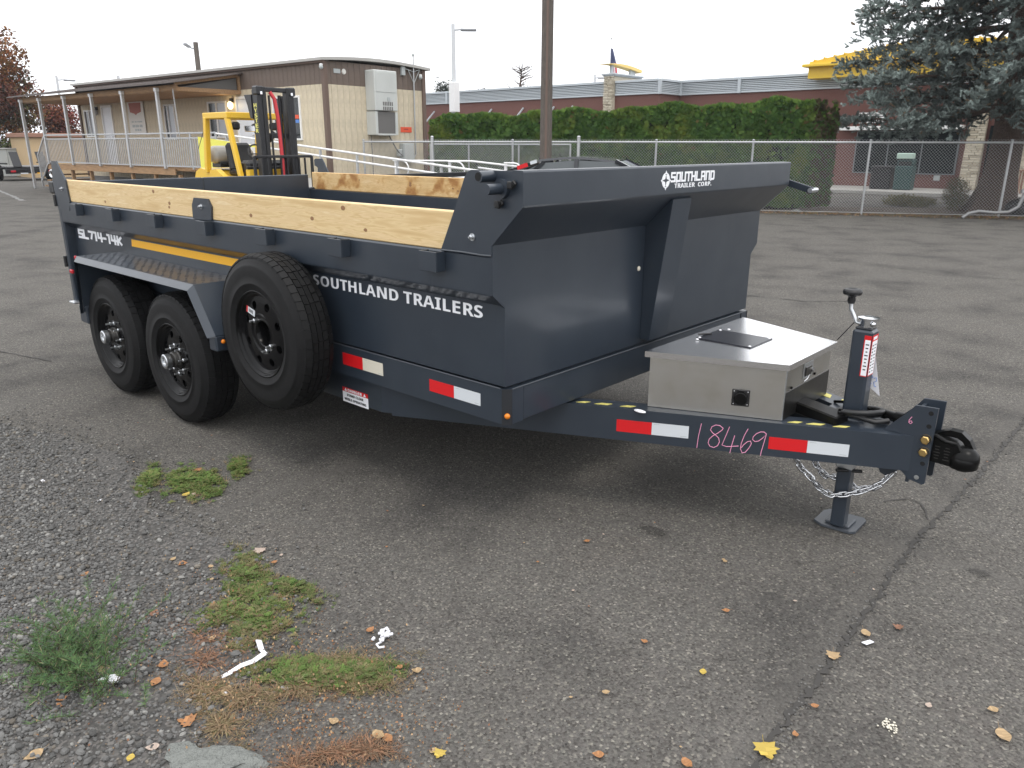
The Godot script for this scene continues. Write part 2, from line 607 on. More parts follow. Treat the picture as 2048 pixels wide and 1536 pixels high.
	tint_tex(rk, fine, V(3, 3, 3), true)
	bump(rk, noise(512, 0.04, SIM, 6, 91, grey(0.0, 1.0)), 1.2)
	mat("paper", 0.74, 0.74, 0.78, 0.7)
	mat("knot", 0.27, 0.14, 0.06, 0.6)
	mat("crack_tar", 0.05, 0.047, 0.044, 0.95)
	var oil := mat("oil_stain", 0.02, 0.019, 0.018, 0.9)
	oil.transparency = BaseMaterial3D.TRANSPARENCY_ALPHA
	oil.albedo_color.a = 0.16
	mat("lane_paint", 0.19, 0.19, 0.185, 0.9)
	mat("dirt", 0.1, 0.075, 0.055, 0.95)
	tint_tex(M["dirt"], noise(512, 0.06, CELL, 1, 95, grey(0.4, 1.2), FastNoiseLite.RETURN_CELL_VALUE), V(0.8, 0.8, 0.8), true)
	mat("shed_tan", 0.52, 0.38, 0.22, 0.8)
	mat("shed_brown", 0.3, 0.16, 0.11, 0.8)
	mat("tank_black", 0.01, 0.01, 0.012, 0.35)
	mat("deck_grey", 0.3, 0.3, 0.3, 0.7)
	mat("steel_light", 0.5, 0.51, 0.53, 0.4, 0.4)

func _ready() -> void:
	# camera
	var cam := Camera3D.new()
	cam.position = V(1.9322, 1.5697, 2.0446)
	cam.rotation = V(-0.3011, 0.7316, 0.0024)
	cam.fov = 53.14
	cam.near = 0.05
	cam.far = 600.0
	add_child(cam)
	# overcast sky
	var sky_img := Image.create(512, 256, false, Image.FORMAT_RGBF)
	var fn := FastNoiseLite.new()
	fn.seed = 5
	fn.frequency = 1.6
	fn.fractal_octaves = 4
	for j in 256:
		var el := PI * 0.5 - PI * (j + 0.5) / 256.0
		for i in 512:
			var az := TAU * (i + 0.5) / 512.0
			var d := V(cos(el) * cos(az), sin(el) * 1.8, cos(el) * sin(az))
			var k := fn.get_noise_3dv(d)
			var l := (1.12 + 0.2 * maxf(sin(el), 0.0)) * (1.0 + 0.1 * k)
			sky_img.set_pixel(i, j, Color(l * 0.985, l, l * 1.03) if el > -0.02 else Color(0.12, 0.115, 0.11))
	var pano := PanoramaSkyMaterial.new()
	pano.panorama = ImageTexture.create_from_image(sky_img)
	var sky := Sky.new()
	sky.sky_material = pano
	var env := Environment.new()
	env.background_mode = Environment.BG_SKY
	env.sky = sky
	env.tonemap_mode = Environment.TONE_MAPPER_LINEAR
	env.tonemap_exposure = 1.5
	env.sdfgi_enabled = true
	env.ssao_enabled = true
	env.ssil_enabled = true
	env.fog_enabled = true
	env.fog_density = 0.0006
	env.fog_light_color = Color(0.9, 0.92, 0.95)
	var we := WorldEnvironment.new()
	we.environment = env
	add_child(we)
	var sun := DirectionalLight3D.new()
	sun.light_energy = 0.22
	sun.light_angular_distance = 16.0
	sun.light_color = Color(1.0, 0.97, 0.93)
	sun.shadow_enabled = true
	add_child(sun)
	sun.look_at_from_position(V(4, 10, 2.5), Vector3.ZERO)
	rng.seed = 20240
	materials()
	ground()
	office()
	porch()
	ramp_rails()
	restaurant()
	hedge()
	fence()
	trees()
	street_things()
	yard()
	forklift()
	sedan()
	trailer()
	near_ground()

# ---------------------------------------------------------------- ground
func sheet(pts: Array, y: float) -> MB:
	var b := MB.new()
	var q := PackedVector2Array(pts)
	var idx := Geometry2D.triangulate_polygon(q)
	for k in range(0, idx.size(), 3):
		var a := q[idx[k]]
		var d := q[idx[k + 1]]
		var e := q[idx[k + 2]]
		var A := V(a.x, y, a.y)
		var D := V(d.x, y, d.y)
		var E := V(e.x, y, e.y)
		if (D - A).cross(E - A).y > 0.0:
			b.tri(A, D, E)
		else:
			b.tri(A, E, D)
	return b

# an irregular outline between given points
func ragged(pts: Array, step: float, amp: float) -> Array:
	var o := []
	for i in pts.size():
		var a: Vector2 = pts[i]
		var b: Vector2 = pts[(i + 1) % pts.size()]
		var nseg := maxi(1, int(a.distance_to(b) / step))
		for k in nseg:
			o.append(a.lerp(b, float(k) / nseg) + P2(rng.randf_range(-amp, amp), rng.randf_range(-amp, amp)))
	return o

# a thin band along a polyline with uneven width
func band(pts: Array, w: float, y: float, step := 0.05, jit := 0.5) -> MB:
	var b := MB.new()
	var line := []
	for i in pts.size() - 1:
		var a: Vector2 = pts[i]
		var e: Vector2 = pts[i + 1]
		var nseg := maxi(1, int(a.distance_to(e) / step))
		for k in nseg:
			line.append(a.lerp(e, float(k) / nseg))
	line.append(pts[pts.size() - 1])
	var prev := []
	for i in line.size():
		var t: Vector2 = (line[mini(i + 1, line.size() - 1)] - line[maxi(i - 1, 0)]).normalized()
		var q := P2(-t.y, t.x)
		var c: Vector2 = line[i] + q * rng.randf_range(-jit, jit) * w
		var ww := w * rng.randf_range(1.0 - jit, 1.0 + jit) * 0.5
		var l := V(c.x - q.x * ww, y, c.y - q.y * ww)
		var r := V(c.x + q.x * ww, y, c.y + q.y * ww)
		if i > 0:
			b.quad(prev[0], l, r, prev[1])
		prev = [l, r]
	return b

func ground() -> void:
	tag(struct("asphalt_ground", sheet([P2(-220, -220), P2(220, -220), P2(220, 120), P2(-220, 120)], 0.0), M.asphalt), "grey worn asphalt of the lot reaching to the horizon", "ground")
	# old cracks and the paving joint that runs past the coupler
	tag(struct("pavement_joint", band([P2(1.33, -3.6), P2(1.31, -2.2), P2(1.275, -1.2), P2(1.3, -0.4), P2(1.31, 0.25), P2(1.32, 1.3)], 0.016, 0.004, 0.02, 0.7), M.crack_tar), "dark gritty paving joint running past the coupler", "joint")
	tag(struct("pavement_crack", band([P2(1.05, -1.5), P2(1.13, -1.62), P2(1.19, -1.6), P2(1.26, -1.45)], 0.007, 0.0045, 0.03, 0.6), M.crack_tar), "short crack leading from jack foot to the joint", "crack")
	tag(struct("pavement_crack", band([P2(-3.0, -9.0), P2(-1.6, -9.4), P2(-0.6, -8.9), P2(0.8, -9.3)], 0.012, 0.0045, 0.06, 0.8), M.crack_tar), "long crack across the asphalt towards the fence at right", "crack")
	tag(struct("pavement_crack", band([P2(-2.4, -5.2), P2(-1.7, -5.9), P2(-1.1, -6.0), P2(-0.5, -6.6)], 0.014, 0.0045, 0.06, 0.8), M.crack_tar), "slanting crack in the asphalt behind the toolbox", "crack")
	tag(struct("pavement_crack", band([P2(-9.5, -1.4), P2(-8.0, -1.9), P2(-6.4, -1.6), P2(-5.0, -1.9)], 0.012, 0.0045, 0.06, 0.8), M.crack_tar), "crack in the asphalt left of the rear wheels, farther one", "crack")
	tag(struct("pavement_crack", band([P2(-7.5, 0.6), P2(-6.2, 0.25), P2(-5.1, 0.4), P2(-4.4, 0.2)], 0.012, 0.0045, 0.06, 0.8), M.crack_tar), "crack in the asphalt beside the rear wheels, nearer one", "crack")
	tag(struct("road_marking", band([P2(-34, -7.3), P2(-24.0, -5.5)], 0.12, 0.0045, 0.3, 0.3), M.lane_paint), "faint worn pale line on the asphalt at far left", "marking")
	# old oil drips
	for q in [[1.53, -1.1, 0.055, 0.045], [0.42, -0.55, 0.09, 0.06], [1.9, -3.0, 0.2, 0.12], [-7.2, 1.2, 0.35, 0.2]]:
		for layer in 2:
			var ring := []
			for k in 14:
				var t := TAU * k / 14.0
				var rr := (1.0 - 0.35 * layer) * rng.randf_range(0.65, 1.15)
				ring.append(P2(q[0] + cos(t) * q[2] * rr, q[1] + sin(t) * q[3] * rr))
			tag(struct("oil_stain", sheet(ragged(ring, 0.012, 0.004), 0.0022 + 0.0012 * layer), M.oil_stain), "faint dark oil stain on the open asphalt", "stain", "faint oil stains on the asphalt")
	# dirt along the fence, the drive behind it and its kerb
	var fd := V(0.885, 0, -0.465)
	var q := []
	for k in [[-12.0, -0.1], [-3.0, -0.35], [0.0, 0.1], [2.0, 0.45], [4.5, 0.6], [7.5, 0.35], [7.5, -3.6], [4.0, -3.4], [0.5, -2.6], [-12.0, -2.9]]:
		q.append(P2(-4.396 + fd.x * k[0] - 0.465 * -k[1], -17.503 + fd.z * k[0] + 0.885 * k[1]))
	tag(struct("dirt_verge", sheet(ragged(q, 0.25, 0.08), 0.004), M.dirt), "brown dirt strip with litter along the chain-link fence", "dirt")
	var kb := MB.new()
	kb.box(V(-8, 0.07, -27.6), V(34, 0.14, 3.1), 0.02)
	tag(struct("restaurant_pavement", kb, M.concrete), "pale concrete pavement in front of the restaurant", "pavement")

# ---------------------------------------------------------------- portable office
const OFFICE := Vector3(-16.288, 0, -10.813)
const OTURN := 0.05

func office() -> void:
	var o := thing("office_building", "tan and brown portable office with flat roof behind the forklift", "building", OFFICE, OTURN)
	var core := MB.new()
	core.box(V(-7.45, 2.02, -1.8), V(14.84, 3.2, 3.54))
	part("wall", core, M.groove, o)
	# grooved siding: every board a piece of its own
	var tb := MB.new().box(V(0, 0, 0), V(0.194, 2.7, 0.02), 0.004).mesh()
	var bb := MB.new().box(V(0, 0, 0), V(0.194, 0.58, 0.024), 0.004).mesh()
	var quarter := Basis(Vector3.UP, PI / 2)
	for i in 74:
		var xx := -0.1 - 0.2 * i
		inst("siding_board", tb, M.tan_siding, o, Transform3D(Basis(), V(xx, 1.77, 0.0)))
		inst("siding_board", bb, M.brown_siding, o, Transform3D(Basis(), V(xx, 3.41, 0.002)))
	for i in 18:
		var zz := -0.1 - 0.2 * i
		inst("siding_board", tb, M.tan_siding, o, Transform3D(quarter, V(0.0, 1.77, zz)))
		inst("siding_board", bb, M.brown_siding, o, Transform3D(quarter, V(0.002, 3.41, zz)))
	for c in [[0.0, 0.0], [0.0, -3.62], [-14.88, 0.0]]:
		part("corner_trim", MB.new().box(V(c[0], 2.05, c[1]), V(0.13, 3.3, 0.13), 0.01), M.brown_trim, o)
	# roof with a slightly cambered edge on the end wall
	var rf := MB.new()
	var prof := []
	for k in 13:
		var t := k / 12.0
		prof.append(P2(0.16 - 3.98 * t, 3.76 + 0.1 * sin(PI * t)))
	for k in 13:
		var t := 1.0 - k / 12.0
		prof.append(P2(0.16 - 3.98 * t, 3.69 + 0.1 * sin(PI * t) * 0.9))
	rf.prism(prof, 0, -15.05, 0.14)
	part("roof", rf, M.roof_sheet, o)
	var fa := MB.new()
	fa.box(V(-7.45, 3.7, 0.07), V(15.1, 0.12, 0.05), 0.006)
	part("fascia", fa, M.brown_trim, o)
	part("skirting", MB.new().box(V(-7.45, 0.22, -0.02), V(14.8, 0.42, 0.03)), M.dark_mesh, o)
	# windows and doors: x0, x1, y0, y1, dark share
	for w in [[-14.5, -13.75, 1.86, 2.78, 0.5], [-8.5, -7.85, 1.75, 2.82, 0.35], [-5.78, -4.78, 1.8, 2.82, 0.45], [-2.35, -1.12, 1.72, 2.84, 0.6]]:
		var f := MB.new()
		var x0: float = w[0]
		var x1: float = w[1]
		for s in [x0, x1]:
			f.box(V(s, (w[2] + w[3]) / 2, 0.03), V(0.05, w[3] - w[2] + 0.05, 0.05), 0.004)
		for s in [w[2], w[3]]:
			f.box(V((x0 + x1) / 2, s, 0.031), V(x1 - x0 - 0.05, 0.05, 0.05), 0.004)
		var xm: float = x0 + (x1 - x0) * w[4]
		f.box(V(xm, (w[2] + w[3]) / 2, 0.029), V(0.04, w[3] - w[2] - 0.05, 0.04))
		var win := part("window", f, M.white_paint, o)
		part("pane", MB.new().box(V((x0 + xm) / 2, (w[2] + w[3]) / 2, 0.016), V(xm - x0, w[3] - w[2], 0.006)), M.glass_dark, win)
		part("pane", MB.new().box(V((x1 + xm) / 2, (w[2] + w[3]) / 2, 0.014), V(x1 - xm, w[3] - w[2], 0.006)), M.glass_blind if w[4] < 0.55 else M.glass_dark, win)
	# a lit sign behind the pane nearest the corner
	var neon := MB.new()
	neon.box(V(-1.3, 2.32, 0.024), V(0.2, 0.1, 0.004))
	var nm: StandardMaterial3D = M.sign_red.duplicate()
	part("window_sign", neon, nm, o, "small red and blue sign in the office window")
	part("window_sign", MB.new().box(V(-1.3, 2.2, 0.024), V(0.2, 0.08, 0.004)), M.banner_blue, o)
	for d in [[-13.0, -12.3], [-4.16, -3.36]]:
		var x0: float = d[0]
		var x1: float = d[1]
		var f := MB.new()
		for s in [x0 - 0.03, x1 + 0.03]:
			f.box(V(s, 1.9, 0.03), V(0.07, 2.06, 0.06), 0.004)
		f.box(V((x0 + x1) / 2, 2.9, 0.031), V(x1 - x0 + 0.13, 0.07, 0.06), 0.004)
		var dr := part("door", MB.new().box(V((x0 + x1) / 2, 1.87, 0.018), V(x1 - x0, 1.98, 0.02)), M.white_door, o)
		part("door_frame", f, M.white_paint, dr)
		part("door_handle", MB.new().box(V(x1 - 0.1, 1.85, 0.05), V(0.1, 0.03, 0.05), 0.006), M.chrome, dr)
	# wall lamps
	for l in [[-4.4, 2.72, true], [-13.4, 2.72, false]]:
		var lb := MB.new().box(V(l[0], l[1] + 0.12, 0.06), V(0.09, 0.12, 0.1), 0.01)
		var lp := part("wall_lamp", lb, M.black_plastic, o)
		part("lamp_globe", MB.new().ball(V(l[0], l[1] - 0.02, 0.11), V(0.085, 0.12, 0.085)), M.lit_globe if l[2] else M.glass_blind, lp)
	var ol := OmniLight3D.new()
	ol.light_energy = 0.06
	ol.light_color = Color(1, 0.9, 0.7)
	ol.light_size = 0.08
	ol.omni_range = 40.0
	ol.omni_attenuation = 2.0
	ol.shadow_enabled = true
	o.add_child(ol)
	ol.position = V(-4.4, 2.7, 0.32)
	# wall-hung air conditioner on the end wall
	var hv := MB.new()
	hv.box(V(0.21, 3.02, -1.785), V(0.4, 1.06, 0.84), 0.02)
	hv.box(V(0.2, 2.16, -1.41), V(0.38, 0.62, 0.09), 0.005)
	hv.box(V(0.2, 2.16, -2.16), V(0.38, 0.62, 0.09), 0.005)
	hv.box(V(0.2, 1.86, -1.785), V(0.38, 0.05, 0.66), 0.005)
	var hp := part("air_conditioner", hv, M.grey_cabinet, o)
	part("coil_guard", MB.new().box(V(0.18, 2.18, -1.785), V(0.36, 0.58, 0.66)), M.dark_mesh, hp)
	var up := MB.new().box(V(0.414, 3.24, -1.785), V(0.012, 0.52, 0.74), 0.004)
	part("cabinet_panel", up, M.grey_cabinet, hp)
	part("cabinet_badge", MB.new().box(V(0.42, 2.8, -1.86), V(0.012, 0.1, 0.1)), M.panel_grey, hp)
	for r in 2:
		for k in 6:
			part("louvre", MB.new().box(V(0.413, 2.68 - 0.13 * r, -1.66 - 0.065 * k), V(0.008, 0.1, 0.036)), M.dark_mesh, hp)
	var wire := MB.new().tube([V(0.1, 1.84, -1.42), V(0.1, 1.2, -1.44), V(0.12, 0.5, -1.42)], 0.012, 6)
	wire.tube([V(0.1, 1.84, -2.1), V(0.14, 1.5, -2.3), V(0.16, 1.32, -2.46), V(0.16, 1.28, -2.56)], 0.018, 6)
	part("flexible_conduit", wire, M.dark_mesh, o)
	# vents, cameras, sign, meter box and aerial mast
	part("gable_vent", MB.new().box(V(0.02, 3.46, -0.41), V(0.02, 0.11, 0.22), 0.004), M.panel_grey, o)
	part("round_vent", MB.new().at(Transform3D(Basis(Vector3.UP, PI / 2), V(0.012, 3.46, -0.65))).lathe([P2(0.075, 0), P2(0.06, 0.02), P2(0, 0.02)], 16), M.banner_white, o)
	for c in [[0.06, 3.54, 0.13], [0.12, 3.5, -3.42]]:
		var cm := part("security_camera", MB.new().box(V(c[0], c[1] + 0.04, c[2]), V(0.07, 0.05, 0.07), 0.01), M.white_metal, o)
		part("camera_dome", MB.new().ball(V(c[0] + 0.02, c[1] - 0.02, c[2] + 0.02), V(0.055, 0.06, 0.055)), M.panel_grey, cm)
	var sg := part("warning_sign", MB.new().box(V(0.017, 2.01, -2.86), V(0.008, 0.15, 0.44)), M.sign_red, o, "small red sign on the end wall")
	part("sign_mark", MB.new().box(V(0.022, 2.02, -2.86), V(0.002, 0.035, 0.16)), M.sign_red_dark, sg)
	var mb := part("meter_box", MB.new().box(V(0.11, 1.38, -2.78), V(0.18, 0.5, 0.44), 0.012), M.panel_grey, o)
	part("meter_socket", MB.new().box(V(0.1, 1.36, -2.48), V(0.14, 0.2, 0.14), 0.02), M.panel_grey, mb)
	part("breaker_cover", MB.new().box(V(0.205, 1.38, -2.78), V(0.012, 0.42, 0.36), 0.003), M.grey_cabinet, mb)
	var ms := MB.new().tube([V(0.08, 1.3, -3.0), V(0.08, 1.24, -3.1), V(0.08, 1.32, -3.16), V(0.08, 4.05, -3.18)], 0.021, 8)
	part("aerial_mast", ms, M.galvanised, o)
	var ae := MB.new().tube([V(0.08, 3.68, -2.86), V(0.08, 3.62, -3.18), V(0.08, 3.72, -3.48)], 0.012, 6)
	ae.tube([V(0.08, 3.3, -3.18), V(0.08, 3.68, -2.95)], 0.01, 6)
	ae.tube([V(0.08, 3.3, -3.18), V(0.08, 3.68, -3.42)], 0.01, 6)
	ae.ball(V(0.08, 4.08, -3.18), V(0.04, 0.05, 0.04), 8, 5)
	part("mast_bracket", ae, M.panel_grey, o)
	part("junction_box", MB.new().box(V(0.05, 3.62, -2.78), V(0.08, 0.24, 0.14), 0.01), M.panel_grey, o)
	# the hanging banner
	var bx := Transform3D(Basis(Vector3.UP, OTURN), OFFICE)
	var bn := thing("wall_banner", "white hanging banner with red emblem on the office wall under the porch", "banner", bx * V(-10.42, 1.97, 0.05), OTURN)
	part("cloth", MB.new().box(V(0, 0.53, 0), V(1.14, 1.08, 0.012)), M.banner_white, bn)
	var em := MB.new().prism([P2(-0.44, 0.98), P2(0.42, 0.98), P2(0.38, 0.68), P2(0.1, 0.63), P2(0, 0.58), P2(-0.1, 0.63), P2(-0.4, 0.68)], 2, 0.007, 0.012)
	part("emblem", em, M.banner_red, bn)
	# three lines of small print, too far off to read: words as dark bars
	for l in [[0.36, 0.045, [[-0.3, 0.16], [-0.09, 0.14], [0.08, 0.1], [0.26, 0.22]]], [0.22, 0.085, [[-0.26, 0.2], [-0.01, 0.24], [0.26, 0.2]]], [0.09, 0.075, [[-0.14, 0.12], [0.03, 0.14], [0.19, 0.1]]]]:
		var wb := MB.new()
		for w in l[2]:
			wb.box(V(w[0], l[0], 0.008), V(w[1], l[1], 0.002))
		part("small_print", wb, M.panel_grey, bn)

# ---------------------------------------------------------------- porch
func porch() -> void:
	var o := thing("porch", "timber porch with lean-to roof and pale steel railing along the office", "porch", OFFICE, OTURN)
	# deck
	part("deck", MB.new().box(V(-8.4, 0.87, 1.0), V(9.7, 0.05, 1.9)), M.cedar, o)
	part("deck_fascia", MB.new().box(V(-8.95, 0.82, 2.02), V(8.9, 0.19, 0.045), 0.006), M.cedar, o)
	for k in 7:
		part("deck_post", MB.new().box(V(-13.1 + 1.45 * k, 0.37, 1.93), V(0.1, 0.73, 0.1), 0.006), M.cedar, o)
	# steel posts on both sides of the beam
	var ps := [-14.8, -13.15, -11.15, -9.12, -7.04, -4.94]
	for i in ps.size():
		var y0 := 0.0 if i == 0 else 0.9
		part("porch_post", MB.new().box(V(ps[i], (y0 + 3.02) / 2, 2.06), V(0.09, 3.02 - y0, 0.09), 0.008), M.galvanised, o)
		part("post_cap", MB.new().box(V(ps[i], 3.06, 2.065), V(0.13, 0.1, 0.12), 0.01), M.white_metal, o)
	# roof: beam, gable triangle, sheets
	part("beam", MB.new().box(V(-9.45, 3.09, 1.98), V(11.0, 0.16, 0.06), 0.006), M.cedar, o)
	part("beam", MB.new().box(V(-3.95, 3.05, 1.0), V(0.06, 0.11, 1.98), 0.006), M.cedar, o)
	part("gable_rafter", MB.new().bar(V(-3.95, 3.17, 2.05), V(-3.95, 3.5, 0.06), 0.05, 0.07, 0.0), M.cedar, o)
	part("gable_stud", MB.new().box(V(-3.95, 3.31, 0.05), V(0.07, 0.4, 0.07)), M.cedar, o)
	part("gable_infill", MB.new().prism([P2(1.9, 3.1), P2(0.1, 3.1), P2(0.1, 3.44)], 0, -4.02, -3.99), M.dark_mesh, o)
	part("ceiling", MB.new().box(V(-9.4, 3.0, 1.0), V(10.9, 0.02, 1.92)), M.cedar, o)
	var rs := MB.new().prism([P2(2.3, 3.17), P2(2.3, 3.2), P2(0.03, 3.58), P2(0.03, 3.55)], 0, -15.35, -3.72)
	part("roof", rs, M.porch_sheet, o)
	for k in 56:
		part("roof_rib", MB.new().bar(V(-15.2 + 0.205 * k, 3.205, 2.29), V(-15.2 + 0.205 * k, 3.585, 0.04), 0.03, 0.02), M.porch_sheet, o)
	# railing in panels
	for i in 6:
		var x0: float = ps[i] if i > 0 else -14.0
		var x1: float = ps[i + 1] if i < 5 else -2.1
		if i == 0:
			x0 = -13.15
			x1 = -13.12
		var rail := MB.new()
		if i > 0:
			rail.box(V((x0 + x1) / 2, 1.88, 2.06), V(x1 - x0 - 0.09, 0.045, 0.05), 0.006)
			rail.box(V((x0 + x1) / 2, 1.75, 2.06), V(x1 - x0 - 0.09, 0.035, 0.035))
			rail.box(V((x0 + x1) / 2, 0.98, 2.06), V(x1 - x0 - 0.09, 0.035, 0.035))
			part("handrail", rail, M.galvanised, o)
			var bal := MB.new()
			var nb := int((x1 - x0) / 0.115)
			for k in range(1, nb):
				bal.box(V(lerpf(x0, x1, float(k) / nb), 1.365, 2.06), V(0.022, 0.735, 0.022))
			part("balusters", bal, M.galvanised, o).set_meta("kind", "stuff")
	part("rail_post", MB.new().box(V(-3.4, 1.4, 2.06), V(0.05, 0.98, 0.05), 0.004), M.galvanised, o)
	part("rail_post", MB.new().box(V(-2.1, 1.4, 2.06), V(0.05, 0.98, 0.05), 0.004), M.galvanised, o)
	# steps down at the far end
	var st := MB.new()
	st.bar(V(-13.2, 1.88, 2.06), V(-14.05, 1.2, 2.06), 0.05, 0.045)
	st.bar(V(-14.05, 1.2, 2.06), V(-14.05, 0.1, 2.06), 0.05, 0.045, 0.0, Vector3.RIGHT)
	st.bar(V(-13.2, 0.98, 2.06), V(-14.05, 0.3, 2.06), 0.035, 0.035)
	for k in 8:
		var t := (k + 0.5) / 8.0
		st.box(V(lerpf(-13.2, -14.05, t), lerpf(1.4, 0.75, t), 2.06), V(0.022, 0.84, 0.022))
	part("stair_rail", st, M.galvanised, o)
	for k in 4:
		part("step", MB.new().box(V(-13.35 - 0.27 * k, 0.72 - 0.2 * k, 1.2), V(0.28, 0.05, 1.4)), M.cedar, o)
	# rain chain at the free corner of the roof
	var bx := Transform3D(Basis(Vector3.UP, OTURN), OFFICE)
	var ch := thing("rain_chain", "thin hanging chain at the right corner of the porch roof", "chain", bx * V(-4.0, 1.75, 2.08), OTURN)
	var lk := link_mesh(0.022, 0.014, 0.005)
	for k in 30:
		inst("chain_link", lk, M.wire, ch, Transform3D(Basis(Vector3.UP, PI / 2 * (k % 2)), V(0.002 * k, 1.26 - 0.042 * k, 0)))
	# yellow banner tied to the ramp railing
	var yb := thing("railing_banner", "yellow and white banner tied on the ramp railing behind the forklift", "banner", bx * V(-1.3, 0.75, 2.12), OTURN)
	part("cloth", MB.new().prism([P2(-1.6, 0.2), P2(1.4, -0.05), P2(1.4, 0.78), P2(-1.6, 1.03)], 2, 0.0, 0.008), M.banner_yellow, yb)
	part("white_panel", MB.new().prism([P2(0.35, 0.08), P2(1.38, -0.0), P2(1.38, 0.74), P2(0.35, 0.8)], 2, 0.009, 0.012), M.banner_white, yb)
	part("blue_mark", MB.new().prism([P2(0.45, 0.6), P2(0.75, 0.58), P2(0.68, 0.35), P2(0.5, 0.4)], 2, 0.013, 0.016), M.banner_blue, yb)

func link_mesh(hl: float, hw: float, r: float) -> ArrayMesh:
	var p := []
	for k in 5:
		var t := PI * k / 4.0
		p.append(V(cos(t) * hw, hl + sin(t) * hw, 0))
	for k in 5:
		var t := PI + PI * k / 4.0
		p.append(V(cos(t) * hw, -hl + sin(t) * hw, 0))
	return MB.new().tube(p, r, 6, false, true).mesh()

# ---------------------------------------------------------------- access ramp
func ramp_rails() -> void:
	var o := thing("access_ramp", "long access ramp with white tube handrails descending in front of the office", "ramp", OFFICE, OTURN)
	var H := func(x: float) -> float: return 1.86 - (x + 2.1) * 0.0825
	part("ramp_deck", MB.new().prism([P2(-2.1, 0.88), P2(-2.1, 0.78), P2(7.9, 0.0), P2(7.9, 0.05)], 2, 0.55, 2.02), M.concrete, o)
	for s in [[2.06, 1.0]]:
		var z: float = s[0]
		for dy in [0.0, 0.17]:
			part("handrail", MB.new().tube([V(-2.1, H.call(-2.1) - dy, z), V(7.6, H.call(7.6) - dy, z), V(7.75, H.call(7.75) - dy - 0.06, z), V(7.72, 0.6, z)], 0.024, 8), M.white_metal, o)
		for k in 8:
			var x := -1.6 + 1.3 * k
			var yb := 0.83 - (x + 2.1) * 0.083
			part("ramp_post", MB.new().box(V(x, (yb + H.call(x)) / 2 - 0.02, z), V(0.045, H.call(x) - yb - 0.03, 0.045)), M.galvanised, o)
	# hoop ends of the second flight beside it
	var h2 := thing("ramp_handrail", "white return handrail with rounded hoop ends beside the ramp", "handrail", OFFICE, OTURN)
	part("handrail", MB.new().tube([V(2.3, 1.2, -0.2), V(5.1, 1.22, -0.1), V(9.0, 0.98, 0.3)], 0.022, 8), M.white_metal, h2)
	part("handrail", MB.new().tube([V(5.3, 1.08, -0.1), V(9.0, 0.82, 0.3)], 0.022, 8), M.white_metal, h2)
	for c in [[2.4, -0.2], [4.35, -0.14], [6.2, 0.0]]:
		var p := []
		for k in 9:
			var t := PI * k / 8.0
			p.append(V(c[0] + 0.28 + 0.24 * sin(t), 1.0 + 0.2 * cos(t), c[1] + 0.05))
		p.push_front(V(c[0], 1.2, c[1] + 0.05))
		p.append(V(c[0], 0.8, c[1] + 0.05))
		part("hoop", MB.new().tube(p, 0.018, 8), M.white_metal, h2)
		part("upright", MB.new().box(V(c[0], 0.6, c[1]), V(0.05, 1.2, 0.05)), M.white_metal, h2)

# ---------------------------------------------------------------- restaurant
func stone_face(o: Node, x0: float, x1: float, y0: float, y1: float, z: float, lean := 0.0, k := 1.0) -> void:
	# ledge stones laid dry, every stone a piece; lean pulls the foot outwards
	var y := y0
	var row := 0
	while y < y1 - 0.02:
		var h := rng.randf_range(0.07, 0.13) * k
		var x := x0
		while x < x1 - 0.02:
			var w := minf(rng.randf_range(0.22, 0.5) * k, x1 - x)
			var zz := z + lean * (y1 - y) / (y1 - y0) + rng.randf_range(-0.02, 0.02)
			var b := MB.new().box(V((x + w / 2), y + h / 2, zz), V(w - 0.012, h - 0.012, 0.14), 0.008)
			part("ledge_stone", b, M.ledge_stone if rng.randf() < 0.72 else M.ledge_stone_dark, o)
			x += w
		y += h
		row += 1

